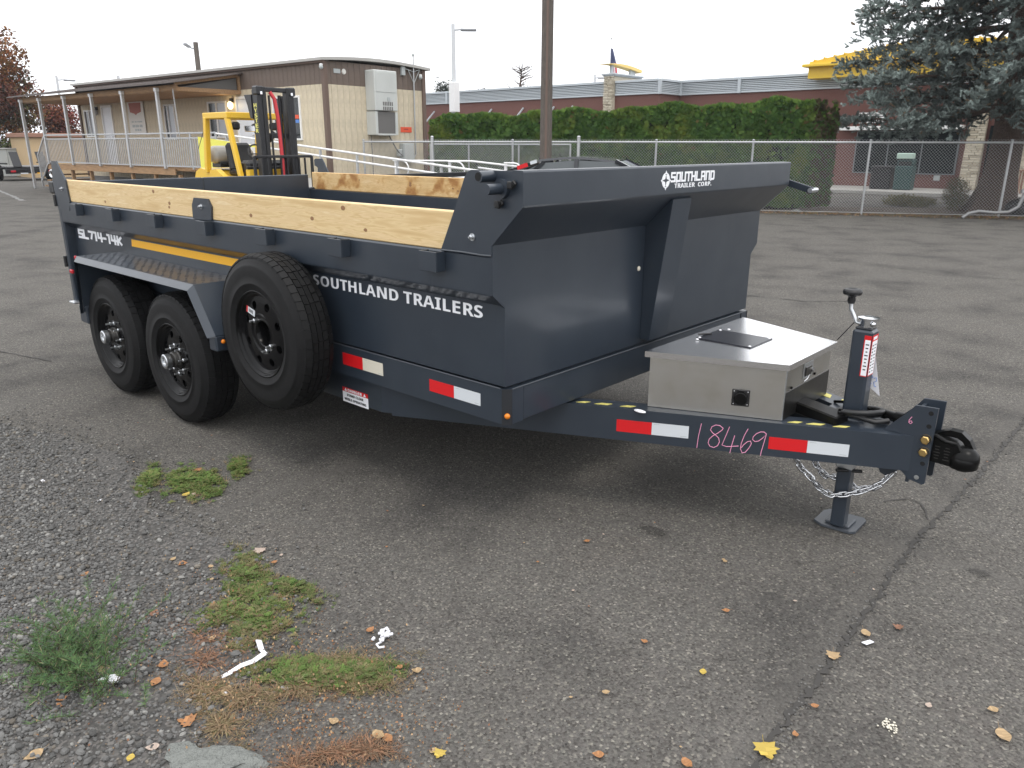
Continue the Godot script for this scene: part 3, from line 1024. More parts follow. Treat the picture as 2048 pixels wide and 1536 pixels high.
func restaurant() -> void:
	var o := thing("restaurant_building", "low red-brown restaurant with grey ribbed parapet and yellow roof behind the hedge", "building", V(-16, 0, -29))
	off = -V(-16, 0, -29)
	var w := MB.new()
	w.box(V(-10.2, 1.83, -33.2), V(12.4, 3.66, 8.0))
	w.box(V(-27.0, 1.83, -32.4), V(21.2, 3.66, 9.7))
	part("wall", w, M.red_brick, o)
	# ribbed parapet: backing, ribs, cap, posts
	var back := MB.new()
	back.box(V(-10.2, 3.95, -33.2), V(12.3, 0.6, 7.96))
	back.box(V(-27.0, 3.95, -32.4), V(21.1, 0.6, 9.66))
	part("parapet", back, M.parapet_dark, o)
	var segs := [[V(-31.4, 0, -27.53), V(-19.15, 0, -27.53)], [V(-18.6, 0, -27.53), V(-16.42, 0, -27.53)], [V(-16.38, 0, -27.56), V(-16.38, 0, -29.18)], [V(-16.36, 0, -29.18), V(-3.98, 0, -29.18)]]
	for s in segs:
		for k in 6:
			part("parapet_rib", MB.new().bar(s[0] + V(0, 3.77 + 0.067 * k, 0), s[1] + V(0, 3.77 + 0.067 * k, 0), 0.08, 0.047, 0.01), M.parapet_metal, o)
		part("parapet_cap", MB.new().bar(s[0] + V(0, 4.205, 0), s[1] + V(0, 4.205, 0), 0.16, 0.1, 0.01), M.parapet_metal, o)
		part("parapet_base", MB.new().bar(s[0] + V(0, 3.69, 0), s[1] + V(0, 3.69, 0), 0.13, 0.075, 0.01), M.parapet_metal, o)
	for p in [V(-16.36, 3.94, -27.5), V(-16.34, 3.94, -29.14), V(-13.6, 3.94, -29.13), V(-29.2, 3.94, -27.48)]:
		part("parapet_post", MB.new().box(p, V(0.13, 0.6, 0.13), 0.01), M.parapet_metal, o)
	# stone chimney block with its cap and yellow arch
	stone_face(o, -19.13, -18.62, 2.3, 4.46, -27.42, 0.0, 0.6)
	part("tower_core", MB.new().box(V(-18.875, 3.3, -28.5), V(0.49, 2.32, 2.1)), M.ledge_stone, o)
	part("tower_cap", MB.new().box(V(-18.875, 4.53, -28.45), V(0.72, 0.07, 2.3), 0.012), M.parapet_metal, o)
	part("tower_cap", MB.new().box(V(-18.875, 4.475, -28.45), V(0.62, 0.05, 2.2), 0.01), M.parapet_metal, o)
	var arc := []
	for k in 15:
		var t := k / 14.0
		arc.append(P2(lerpf(-27.0, -29.75, t), 4.93 + 0.1 * sin(PI * t) - 0.1 * t))
	for k in 15:
		var t := 1.0 - k / 14.0
		arc.append(P2(lerpf(-27.0, -29.7, t), 4.91 + 0.1 * sin(PI * t) - 0.1 * t - 0.1 * smoothstep(0.0, 0.6, t)))
	part("roof_arch", MB.new().prism(arc, 0, -19.15, -18.72), M.arch_yellow, o)
	part("arch_support", MB.new().box(V(-18.9, 4.73, -27.6), V(0.1, 0.36, 0.16)), M.parapet_metal, o)
	part("arch_support", MB.new().box(V(-18.9, 4.68, -29.2), V(0.1, 0.3, 0.4)), M.parapet_metal, o)
	for x in [-30.2, -28.7, -26.0, -23.9, -22.0, -20.9]:
		part("awning_bracket", MB.new().bar(V(x, 3.3, -27.5), V(x - 0.1, 2.7, -26.9), 0.06, 0.06), M.parapet_metal, o)
	# yellow vaulted canopy over the dining room
	var rf := MB.new()
	rf.box(V(-6.2, 4.2, -29.4), V(8.7, 0.4, 1.8))
	rf.box(V(-6.2, 4.44, -29.3), V(9.0, 0.1, 2.2), 0.015)
	part("yellow_fascia", rf, M.roof_yellow, o)
	var vh := func(t: float) -> float: return 4.49 + 0.52 * sin(PI * clampf(t * 0.9 + 0.05, 0.0, 1.0))
	var vault := []
	for k in 17:
		var t := k / 16.0
		vault.append(P2(lerpf(-10.5, -1.9, t), vh.call(t)))
	vault.append(P2(-1.9, 4.485))
	vault.append(P2(-10.5, 4.485))
	part("yellow_roof", MB.new().prism(vault, 2, -30.9, -28.4), M.roof_yellow, o)
	for k in 24:
		var t := (k + 0.5) / 24.0
		part("roof_seam", MB.new().box(V(lerpf(-10.5, -1.9, t), vh.call(t) + 0.02, -29.5), V(0.04, 0.05, 2.3)), M.roof_yellow, o)
	part("entrance_wall", MB.new().box(V(-1.9, 1.98, -29.9), V(4.2, 3.97, 1.4)), M.red_brick, o)
	# white band, window wall and louvre
	part("sun_band", MB.new().box(V(-7.2, 2.21, -28.95), V(4.2, 0.14, 0.5), 0.01), M.white_paint, o)
	var win := part("window", MB.new().box(V(-6.95, 1.36, -29.18), V(3.5, 1.5, 0.08)), M.parapet_dark, o)
	for k in 3:
		part("pane", MB.new().box(V(-8.1 + 1.15 * k, 1.36, -29.13), V(1.1, 1.42, 0.02)), M.glass_dark, win)
	for k in 5:
		part("louvre_slat", MB.new().box(V(-8.3, 2.42 + 0.08 * k, -29.15), V(1.0, 0.055, 0.05), 0.01), M.white_paint, o)
	stone_face(o, -4.95, -4.42, 0.14, 2.6, -29.05, 0.3, 0.75)
	stone_face(o, -3.35, -2.85, 0.14, 2.6, -29.05, 0.3, 0.75)
	part("column_core", MB.new().box(V(-4.69, 1.4, -29.2), V(0.5, 2.5, 0.3)), M.ledge_stone_dark, o)
	part("column_core", MB.new().box(V(-3.1, 1.4, -29.2), V(0.46, 2.5, 0.3)), M.ledge_stone_dark, o)
	part("doorway", MB.new().box(V(-3.88, 1.2, -29.16), V(0.9, 2.1, 0.1)), M.glass_dark, o)
	part("wall_vent", MB.new().box(V(-5.75, 0.5, -29.17), V(0.2, 0.18, 0.05)), M.panel_grey, o)
	# flag on its pole beyond the roof
	var fp := thing("flagpole", "slim white flagpole with a limp striped flag above the restaurant roof", "flagpole", V(-24.9, 0, -36.0))
	part("pole", MB.new().tube([V(0, 0, 0), V(0, 7.2, 0)], [0.06, 0.03], 8), M.white_metal, fp)
	part("finial", MB.new().ball(V(0, 7.25, 0), V(0.06, 0.06, 0.06)), M.chrome, fp)
	part("flag", MB.new().prism([P2(0.05, 6.72), P2(0.09, 6.72), P2(0.36, 5.95), P2(0.05, 5.95)], 2, -0.06, 0.06), M.flag_blue, fp)
	for k in 5:
		var x := 0.1 + 0.055 * k
		part("flag_stripe", MB.new().prism([P2(x, 5.95), P2(x + 0.055, 5.95), P2(x + 0.2, 5.0), P2(x + 0.145, 5.0)], 2, -0.05 + 0.02 * (k % 2), 0.05 + 0.02 * (k % 2)), M.flag_red if k % 2 == 0 else M.flag_white, fp)
	# bins, bench and shrub outside
	var bn := thing("waste_bin", "tall dark green waste bin with a pale tray top by the restaurant window", "bin", V(-6.3, 0.14, -27.3))
	bn.scale = Vector3.ONE * 0.8
	part("cabinet", MB.new().box(V(0, 0.5, 0), V(0.7, 1.0, 0.6), 0.04), M.green_bin, bn)
	part("hood", MB.new().box(V(0, 1.14, -0.05), V(0.66, 0.28, 0.45), 0.05), M.green_bin, bn)
	part("tray_shelf", MB.new().box(V(-0.05, 1.4, 0.02), V(0.62, 0.24, 0.5), 0.03), M.pale_green, bn)
	part("flap", MB.new().box(V(0, 1.08, 0.2), V(0.5, 0.18, 0.03)), M.black_plastic, bn)
	var b2 := thing("waste_bin", "short blue-black bin left of the tall green one", "bin", V(-7.05, 0.14, -27.4))
	b2.scale = Vector3.ONE * 0.8
	part("cabinet", MB.new().box(V(0, 0.45, 0), V(0.85, 0.9, 0.6), 0.04), M.tank_black, b2)
	part("lid", MB.new().box(V(0, 0.94, 0), V(0.9, 0.08, 0.66), 0.03), M.tank_black, b2)
	var be := thing("patio_table", "small rust-brown patio table with slatted top between stone columns", "table", V(-3.3, 0.14, -27.2))
	for k in 5:
		part("slat", MB.new().box(V(0, 0.72, -0.3 + 0.15 * k), V(1.1, 0.03, 0.12)), M.shed_brown, be)
	for s in [[-0.45, -0.25], [0.45, -0.25], [-0.45, 0.25], [0.45, 0.25]]:
		part("leg", MB.new().box(V(s[0], 0.36, s[1]), V(0.05, 0.7, 0.05)), M.shed_brown, be)
	part("stretcher", MB.new().box(V(0, 0.4, 0), V(0.85, 0.04, 0.04)), M.shed_brown, be)

# ---------------------------------------------------------------- hedge and fence
const FA := Vector3(-4.396, 0, -17.503)
const FD := Vector3(0.8852, 0, -0.4652)
const FN := Vector3(-0.4652, 0, -0.8852)

func spray_mesh() -> ArrayMesh:          # a flat fan of scale leaves
	var b := MB.new()
	for k in 7:
		var a := -0.95 + 1.9 * k / 6.0
		var l := 0.085 * (1.0 - 0.25 * absf(a))
		var d := V(sin(a), cos(a), 0.15 * sin(k * 2.1))
		var s := V(cos(a), -sin(a), 0.1) * 0.011
		b.tri(V(0, 0, 0), d * l * 0.55 + s, d * l)
		b.tri(V(0, 0, 0), d * l, d * l * 0.55 - s)
	return b.mesh()

func hedge() -> void:
	var base := FA + FN * 1.0
	var o := thing("hedge", "long clipped green hedge behind the chain-link fence", "hedge", base)
	var L0 := -11.25
	var L1 := -1.15
	var hgt := func(s: float) -> float: return 2.26 + 0.36 * (s - L0) / (L1 - L0) + 0.05 * sin(s * 2.3) + 0.04 * sin(s * 5.1)
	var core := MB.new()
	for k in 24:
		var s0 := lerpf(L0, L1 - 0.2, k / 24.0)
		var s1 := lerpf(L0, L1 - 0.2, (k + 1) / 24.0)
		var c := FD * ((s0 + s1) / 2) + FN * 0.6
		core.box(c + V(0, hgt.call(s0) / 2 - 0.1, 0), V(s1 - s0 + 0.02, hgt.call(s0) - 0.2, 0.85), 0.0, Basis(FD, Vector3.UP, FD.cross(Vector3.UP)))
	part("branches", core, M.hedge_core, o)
	var xs := []
	var cs := []
	var fn := FastNoiseLite.new()
	fn.seed = 12
	fn.frequency = 0.9
	var lump := FastNoiseLite.new()
	lump.seed = 31
	lump.frequency = 1.6
	for i in 46000:
		var s := rng.randf_range(L0, L1)
		var h: float = hgt.call(s)
		var face := rng.randf()
		var y := 0.0
		var dpt := 0.0
		if face < 0.66:
			y = rng.randf_range(0.05, h)
			dpt = rng.randf_range(-0.02, 0.16)
		elif face < 0.93:
			y = h - rng.randf_range(0.0, 0.12)
			dpt = rng.randf_range(0.0, 1.15)
		else:
			s = L1 + rng.randf_range(-0.1, 0.04)
			y = rng.randf_range(0.05, h)
			dpt = rng.randf_range(0.0, 1.2)
			s += dpt * 0.55
		var p := FD * s + FN * dpt + V(0, y, 0)
		var lm := lump.get_noise_3d(p.x, p.y * 0.8, p.z)
		if lm < -0.28 and rng.randf() < 0.75:
			continue
		p += -FN * (0.16 * lm)
		p.y += 0.05 * lm if face >= 0.66 else 0.0
		var yaw := rng.randf_range(-1.2, 1.2) + atan2(-FN.x, -FN.z)
		var bs := Basis(Vector3.UP, yaw) * Basis(Vector3.RIGHT, rng.randf_range(-0.1, 0.9)) * Basis(Vector3.BACK, rng.randf_range(-0.7, 0.7))
		xs.append(Transform3D(bs.scaled(Vector3.ONE * rng.randf_range(0.9, 1.7)), p))
		var v := fn.get_noise_3d(p.x, p.y, p.z)
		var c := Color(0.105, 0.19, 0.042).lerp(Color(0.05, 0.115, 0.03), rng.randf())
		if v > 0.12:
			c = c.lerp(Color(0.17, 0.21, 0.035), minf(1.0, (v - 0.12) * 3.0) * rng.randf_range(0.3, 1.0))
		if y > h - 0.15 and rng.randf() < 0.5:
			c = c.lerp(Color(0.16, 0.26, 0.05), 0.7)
		if rng.randf() < 0.012:
			c = Color(0.17, 0.13, 0.05)
		if s > L1 - 0.05 and rng.randf() < 0.55:
			c = Color(0.09, 0.075, 0.04)
		cs.append(c)
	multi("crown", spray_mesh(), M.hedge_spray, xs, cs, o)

func fence() -> void:
	var o := thing("chain_link_fence", "long galvanised chain-link fence crossing the yard in front of the hedge", "fence", FA)
	var s0 := -12.8
	var s1 := 6.0
	var H := 1.68
	for s in [-12.8, -10.82, -8.61, -6.88, -4.93, -2.62, 0.0, 2.94, 5.9]:
		var big: bool = s in [-10.82, -6.88]
		part("fence_post", MB.new().tube([FD * s, FD * s + V(0, H + (0.1 if big else 0.03), 0)], 0.045 if big else 0.028, 8), M.galvanised, o)
		part("post_cap", MB.new().ball(FD * s + V(0, H + (0.1 if big else 0.03), 0), V(1, 0.7, 1) * (0.05 if big else 0.034), 8, 6), M.galvanised, o)
	part("top_rail", MB.new().tube([FD * s0 + V(0, H - 0.02, 0), FD * s1 + V(0, H - 0.02, 0)], 0.024, 8), M.galvanised, o)
	part("bottom_wire", MB.new().tube([FD * s0 + V(0, 0.06, 0), FD * s1 + V(0, 0.06, 0)], 0.006, 5), M.wire, o)
	mesh_panel(o, s0, s1, 0.04, H + 0.05, 0.03)
	# an older fence standing behind the hedge line at the left
	var o2 := thing("chain_link_fence", "older weathered chain-link fence standing close to the hedge at left", "fence", FA + FN * 0.62)
	for s in [-11.1, -10.0, -8.6, -7.2]:
		part("fence_post", MB.new().tube([FD * s, FD * s + V(0, 1.62, 0)], 0.024, 8), M.galvanised, o2)
	part("top_rail", MB.new().tube([FD * -11.1 + V(0, 1.6, 0), FD * -7.2 + V(0, 1.6, 0)], 0.02, 8), M.galvanised, o2)
	mesh_panel(o2, -11.1, -7.2, 0.04, 1.6, 0.0)

func mesh_panel(o: Node3D, s0: float, s1: float, y0: float, y1: float, push: float) -> void:
	var b := MB.new()
	var pitch := 0.0707
	var r := 0.0022
	var h := y1 - y0
	for dirn: float in [1.0, -1.0]:
		var k := s0 - h
		while k < s1 + h:
			# the wire climbs from (k, y0) to (k + dirn * h, y1), cut to the panel
			var a := P2(k, y0)
			var e := P2(k + dirn * h, y1)
			var t0 := 0.0
			var t1 := 1.0
			var dx := dirn * h
			var ta := (s0 - k) / dx
			var tb := (s1 - k) / dx
			t0 = maxf(t0, minf(ta, tb))
			t1 = minf(t1, maxf(ta, tb))
			if t1 > t0 + 0.01:
				var p := a.lerp(e, t0)
				var q := a.lerp(e, t1)
				b.tube([FD * p.x - FN * (push + dirn * r) + V(0, p.y, 0), FD * q.x - FN * (push + dirn * r) + V(0, q.y, 0)], r, 3, false)
			k += pitch
	part("wire_mesh", b, M.wire, o).set_meta("kind", "stuff")

# ---------------------------------------------------------------- trees
func tuft_mesh() -> ArrayMesh:       # a finger-like shoot: core with needles pressed forward
	var b := MB.new()
	var l := 0.13
	for k in 5:
		var a := TAU * k / 5.0
		var e := TAU * (k + 1) / 5.0
		b.out([V(cos(a), 0, sin(a)) * 0.012, V(cos(e), 0, sin(e)) * 0.012, V(0, l, 0)], V(0, l * 0.4, 0))
	for k in 30:
		var t := pow(k / 30.0, 0.9)
		var a := k * 2.4
		var root := V(0, t * l * 0.95, 0)
		var d := V(cos(a), 0.6 + 0.6 * t, sin(a)).normalized() * 0.058 * (1.0 - 0.2 * t)
		var s := V(-sin(a), 0, cos(a)) * 0.009
		b.tri(root - s, root + s, root + d)
	return b.mesh()

func leaf_clump(nb: int, sz: float, sd: int) -> ArrayMesh:
	var r := RandomNumberGenerator.new()
	r.seed = sd
	var b := MB.new()
	for k in nb:
		var p := V(r.randf_range(-1, 1), r.randf_range(-0.8, 0.8), r.randf_range(-1, 1)) * sz * 1.6
		var bs := Basis(Vector3.UP, r.randf() * TAU) * Basis(Vector3.RIGHT, r.randf_range(-1.1, 1.1))
		var l := sz * r.randf_range(0.7, 1.2)
		var pts := [V(0, 0, 0), V(0.42, 0.08, 0.45) * l, V(0, 0, 1.1) * l, V(-0.42, 0.08, 0.45) * l]
		b.tri(p + bs * pts[0], p + bs * pts[1], p + bs * pts[2])
		b.tri(p + bs * pts[0], p + bs * pts[2], p + bs * pts[3])
	return b.mesh()

func trees() -> void:
	# the big blue spruce
	var sp := thing("spruce_tree", "large blue-grey spruce with thick trunk beside the restaurant window", "tree", V(-2.25, 0, -20.5))
	var tp := []
	var tr := []
	for k in 15:
		var y := 13.0 * k / 14.0
		tp.append(V(0.06 * sin(y), y, 0.05 * cos(y * 1.3)))
		tr.append(lerpf(0.42, 0.05, pow(k / 14.0, 0.8)) + (0.14 if k == 0 else 0.0))
	var tb := MB.new().tube(tp, tr, 14)
	for k in 7:
		var a := TAU * k / 7.0 + 0.3
		tb.tube([V(cos(a) * 0.3, 0.5, sin(a) * 0.3), V(cos(a) * 0.5, 0.12, sin(a) * 0.5), V(cos(a) * 0.85, -0.06, sin(a) * 0.85)], [0.16, 0.13, 0.05], 7)
	part("trunk", tb, M.bark, sp)
	var limbs := MB.new()
	var xs := []
	var cs := []
	var y := 2.55
	while y < 12.6:
		var reach := 4.25 * (1.0 - pow((y - 1.8) / 11.6, 1.15)) + 0.25
		if y < 3.0:
			reach *= 0.86
		var nl := 7 if y < 8 else 5
		var a0 := rng.randf() * TAU
		for k in nl:
			var a := a0 + TAU * (k + rng.randf_range(-0.25, 0.25)) / nl
			var r := reach * rng.randf_range(0.78, 1.1)
			var dirn := V(cos(a), 0, sin(a))
			var side := V(-sin(a), 0, cos(a))
			var path := []
			for q in 9:
				var t := q / 8.0
				path.append(V(0, y, 0) + dirn * r * t + V(0, (-0.42 * t + 0.30 * t * t) * r * 0.55 + rng.randf_range(-0.03, 0.03), 0) + side * sin(t * 3.0 + a) * 0.12 * r * 0.4)
			limbs.tube(path, [0.07, 0.062, 0.055, 0.047, 0.04, 0.032, 0.025, 0.018, 0.01], 5, false)
			# side twigs clothe the outer two thirds
			var n_tw := int(24 * r / 4.0) + 8
			for tw in n_tw:
				var t := pow(rng.randf(), 0.7) * 0.84 + 0.16
				var ip := t * 8.0
				var i0 := mini(int(ip), 7)
				var p: Vector3 = path[i0].lerp(path[i0 + 1], ip - i0)
				var sd := -1.0 if tw % 2 == 0 else 1.0
				var tl := (1.15 - 0.75 * t) * r * 0.34 * rng.randf_range(0.5, 1.1) + 0.15
				var td := (dirn * 0.75 + side * sd * rng.randf_range(0.4, 1.1) + V(0, rng.randf_range(-0.55, 0.15), 0)).normalized()
				var nt := int(tl / 0.066) + 2
				for g in nt:
					var u := (g + rng.randf()) / nt
					var pp := p + td * tl * u + V(0, -0.1 * u * u * tl, 0) + V(rng.randf_range(-0.05, 0.05), rng.randf_range(-0.07, 0.05), rng.randf_range(-0.05, 0.05))
					var up := (td * 0.7 + V(rng.randf_range(-1.0, 1.0), rng.randf_range(-0.3, 1.3), rng.randf_range(-1.0, 1.0))).normalized()
					var xx := up.cross(V(0.3, 0.2, 0.9)).normalized()
					var sc := rng.randf_range(0.8, 1.35)
					xs.append(Transform3D(Basis(xx, up, xx.cross(up)).scaled(Vector3.ONE * sc), pp))
					var outward := clampf(u * 0.6 + t * 0.5, 0.0, 1.0)
					var c := Color(0.028, 0.036, 0.03).lerp(Color(0.37, 0.44, 0.415), pow(outward, 1.4) * rng.randf_range(0.4, 1.0))  # tufts darker near the trunk, paler towards the twig tips
					if rng.randf() < 0.03:
						c = Color(0.22, 0.16, 0.1)
					cs.append(c)
		y += rng.randf_range(0.34, 0.5) if y < 7.5 else rng.randf_range(0.55, 0.8)
	part("limbs", limbs, M.bark, sp)
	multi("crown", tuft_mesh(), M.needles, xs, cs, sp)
	print("spruce tufts ", xs.size())
	# small box bush and dry grass under it
	var bush := thing("shrub", "small round brown-green bush touching the spruce trunk", "shrub", V(-3.05, 0, -20.2))
	blob(bush, 900, V(0.3, 0.42, 0.3), V(0, 0.42, 0), Color(0.08, 0.1, 0.05), Color(0.16, 0.12, 0.07), 0.03)
	var tus := thing("grass_tuft", "low dry grass tuft behind the fence in front of the restaurant", "grass tuft", V(-4.4, 0, -21.3))
	blob(tus, 500, V(0.7, 0.16, 0.4), V(0, 0.12, 0), Color(0.2, 0.17, 0.09), Color(0.13, 0.13, 0.06), 0.05)
	# autumn tree far left
	leaf_tree("maple_tree", "red and olive autumn tree above the far yard fence at left", V(-47.5, 0, -11.2), 7.4, 3.3, [Color(0.2, 0.06, 0.035), Color(0.1, 0.09, 0.035), Color(0.24, 0.1, 0.03), Color(0.13, 0.05, 0.035), Color(0.05, 0.06, 0.025)], 5200, 41)
	leaf_tree("maple_tree", "smaller dull red tree right of the big autumn tree", V(-50.0, 0, -15.6), 3.9, 2.2, [Color(0.2, 0.05, 0.045), Color(0.26, 0.1, 0.04), Color(0.12, 0.06, 0.03)], 1800, 43)
	leaf_tree("round_tree", "dark round tree top over the restaurant beside the lamp", V(-52.4, 0, -49.6), 7.6, 1.6, [Color(0.02, 0.03, 0.02), Color(0.04, 0.05, 0.025)], 900, 44)
	leaf_tree("round_tree", "second dark tree top over the restaurant, lower one", V(-50.6, 0, -51.6), 7.0, 1.6, [Color(0.025, 0.03, 0.02), Color(0.05, 0.05, 0.03)], 900, 45)
	# bare tree behind the restaurant
	var bt := thing("bare_tree", "leafless tree standing behind the restaurant roof", "tree", V(-44.3, 0, -50.5))
	var bb := MB.new()
	bb.tube([V(0, 0, 0), V(0.1, 4, 0), V(0, 6.4, 0.1), V(0.15, 8.3, 0)], [0.2, 0.15, 0.09, 0.02], 7)
	for k in 46:
		var y0 := rng.randf_range(4.6, 7.9)
		var a := rng.randf() * TAU
		var l := rng.randf_range(0.7, 2.1) * (1.0 - (y0 - 4.6) / 6.0)
		var p0 := V(0.05, y0, 0.05)
		var p1 := p0 + V(cos(a) * l * 0.6, l * 0.25, sin(a) * l * 0.6)
		var p2 := p0 + V(cos(a + 0.2) * l, l * rng.randf_range(0.2, 0.6), sin(a + 0.2) * l)
		bb.tube([p0, p1, p2], [0.05, 0.03, 0.012], 4, false)
		for j in 3:
			var e := p1.lerp(p2, rng.randf())
			bb.tube([e, e + V(rng.randf_range(-0.4, 0.4), rng.randf_range(0.05, 0.4), rng.randf_range(-0.4, 0.4))], [0.016, 0.007], 3, false)
	part("trunk", bb, M.bark, bt)

func blob(o: Node3D, n: int, r: Vector3, c: Vector3, c0: Color, c1: Color, leaf: float) -> void:
	var xs := []
	var cs := []
	for i in n:
		var d := V(rng.randfn(), rng.randfn(), rng.randfn()).normalized() * pow(rng.randf(), 0.4)
		var bs := Basis(Vector3.UP, rng.randf() * TAU) * Basis(Vector3.RIGHT, rng.randf_range(-1.2, 1.2))
		xs.append(Transform3D(bs.scaled(Vector3.ONE * rng.randf_range(0.7, 1.3)), c + d * r))
		cs.append(c0.lerp(c1, rng.randf()))
	multi("foliage", leaf_clump(5, leaf, 3), M.herb, xs, cs, o)

func leaf_tree(called: String, label: String, at: Vector3, h: float, r: float, cols: Array, n: int, sd: int) -> void:
	var o := thing(called, label, "tree", at)
	var rr := RandomNumberGenerator.new()
	rr.seed = sd
	var tb := MB.new()
	tb.tube([V(0, 0, 0), V(0.1, h * 0.3, 0), V(0.0, h * 0.6, 0.1), V(0.1, h * 0.92, 0)], [r * 0.08, r * 0.065, r * 0.04, 0.02], 8)
	var blobs := []
	for k in 15:
		var a := rr.randf() * TAU
		var t := rr.randf_range(0.25, 1.0)
		var w := r * (0.85 if t < 0.75 else 0.5)
		var p := V(cos(a) * w * rr.randf_range(0.2, 0.85), h * (0.16 + 0.7 * t), sin(a) * w * rr.randf_range(0.2, 0.85))
		blobs.append([p, r * rr.randf_range(0.28, 0.5), cols[k % cols.size()]])
		tb.tube([V(0, h * 0.25 + t * h * 0.25, 0), p * 0.55 + V(0, p.y * 0.3, 0), p], [r * 0.03, r * 0.02, 0.01], 5, false)
	part("trunk", tb, M.bark, o)
	var xs := []
	var cs := []
	for i in n:
		var b: Array = blobs[rr.randi() % blobs.size()]
		var d := V(rr.randfn(), rr.randfn() * 0.8, rr.randfn()).normalized() * pow(rr.randf(), 0.45)
		var p: Vector3 = b[0] + d * b[1] * 1.15
		if p.y > h:
			p.y = h - rr.randf() * 0.3
		var bs := Basis(Vector3.UP, rr.randf() * TAU) * Basis(Vector3.RIGHT, rr.randf_range(-0.9, 0.9))
		xs.append(Transform3D(bs.scaled(Vector3.ONE * rr.randf_range(0.7, 1.4)), p))
		var c: Color = b[2]
		cs.append(c.lerp(cols[rr.randi() % cols.size()], rr.randf() * 0.7) * rr.randf_range(0.75, 1.25))
	multi("crown", leaf_clump(6, 0.13, sd), M.autumn_leaf, xs, cs, o)

# ---------------------------------------------------------------- poles and lamps
func street_things() -> void:
	var up := thing("utility_pole", "tall weathered grey wooden utility pole in front of the fence", "pole", V(-10.166, 0, -12.606))
	var pr := []
	var pp := []
	for k in 13:
		pp.append(V(0, 9.0 * k / 12.0, 0))
		pr.append(0.145 - 0.02 * k / 12.0)
	part("pole", MB.new().tube(pp, pr, 18), M.pole_wood, up)
	part("ground_wire_moulding", MB.new().box(V(0.09, 4.6, 0.112), V(0.05, 9.0, 0.035), 0.008, Basis(Vector3.UP, 0.6)), M.brown_trim, up)
	lamp_post("white lamp post with a flat lamp head behind the hedge", V(-25.401, 0, -24.355), 6.8, 0.1, Vector2(0.6, -0.6), 0.55, 3.25, V(-0.05, 0, 0))
	lamp_post("slim far lamp post over the restaurant roof next to the flag", V(-34.702, 0, -47.975), 6.65, 0.1, Vector2(0.45, -0.3), 0.5, 0.0, Vector3.ZERO)
	lamp_post("distant lamp post rising beside the red tree at left", V(-54.763, 0, -17.595), 5.75, 0.09, Vector2(0.1, -0.95), 0.5, 0.0, Vector3.ZERO)
	lamp_post("distant lamp post whose head shows just above the office roof", V(-53.504, 0, -20.908), 5.9, 0.12, Vector2(0.3, -1.1), 0.6, 0.0, Vector3.ZERO)
	var wl := thing("floodlight_pole", "grey wooden pole with a small floodlight behind the office roof", "pole", V(-28.292, 0, -13.528))
	part("pole", MB.new().tube([V(0, 0, 0), V(0, 5.3, 0)], [0.12, 0.09], 10), M.pole_wood, wl)
	part("lamp_arm", MB.new().tube([V(0, 5.05, 0), V(-0.05, 5.08, 0.15), V(-0.08, 5.13, 0.22)], 0.025, 6), M.lamp_head, wl)
	part("lamp_head", MB.new().box(V(-0.1, 5.17, 0.3), V(0.22, 0.08, 0.26), 0.03, Basis(Vector3.RIGHT, -0.5)), M.lamp_head, wl)
	# windblown litter along the foot of the fence
	var lx := []
	var lc := []
	for i in 1500:
		var s := rng.randf_range(-2.8, 6.4)
		var w := rng.randfn() * 0.22 - 0.12
		var p := FA + FD * s + FN * w
		lx.append(Transform3D((Basis(Vector3.UP, rng.randf() * TAU) * Basis(Vector3.RIGHT, rng.randf_range(-0.5, 0.5))).scaled(Vector3.ONE * rng.randf_range(0.5, 1.4)), p + V(0, 0.015, 0)))
		lc.append([Color(0.24, 0.13, 0.07), Color(0.3, 0.2, 0.11), Color(0.12, 0.09, 0.06), Color(0.16, 0.15, 0.07)][rng.randi() % 4])
	tag(multi("leaf_litter", leaf_clump(3, 0.03, 5), M.autumn_leaf, lx, lc), "brown windblown leaf litter along the foot of the fence", "leaf litter")
	# bent pipe, dark sack and rock by the fence
	var pipe := MB.new().tube([V(-0.75, 0.02, 0.1), V(-0.62, 0.12, 0.08), V(-0.42, 0.17, 0.05), V(-0.1, 0.14, 0.02), V(0.2, 0.16, 0), V(0.38, 0.28, 0), V(0.45, 0.55, 0), V(0.46, 1.0, 0)], 0.038, 10)
	var bp := thing("bent_pipe", "grey bent steel pipe lying by the fence under the spruce", "pipe", V(-1.75, 0, -18.55), 0.48)
	part("tube", pipe, M.pipe_grey, bp)
	part("clamp", MB.new().box(V(0.45, 0.62, 0), V(0.14, 0.08, 0.14), 0.01), M.galvanised, bp)
	var sk := MB.new().ball(V(0, 0.16, 0), V(0.42, 0.26, 0.3), 14, 9)
	sk.ball(V(0.38, 0.08, 0.05), V(0.25, 0.13, 0.2), 10, 6)
	solo("trash_sack", sk, M.black_plastic, "black rubbish sack slumped at the foot of the spruce", "sack", V(-1.5, 0, -20.1))
	var rk := rock_mesh(7, 0.1)
	solo("stone", rk, M.rock, "pale rounded stone under the fence by the hedge end", "stone", V(-5.75, 0.03, -16.95))

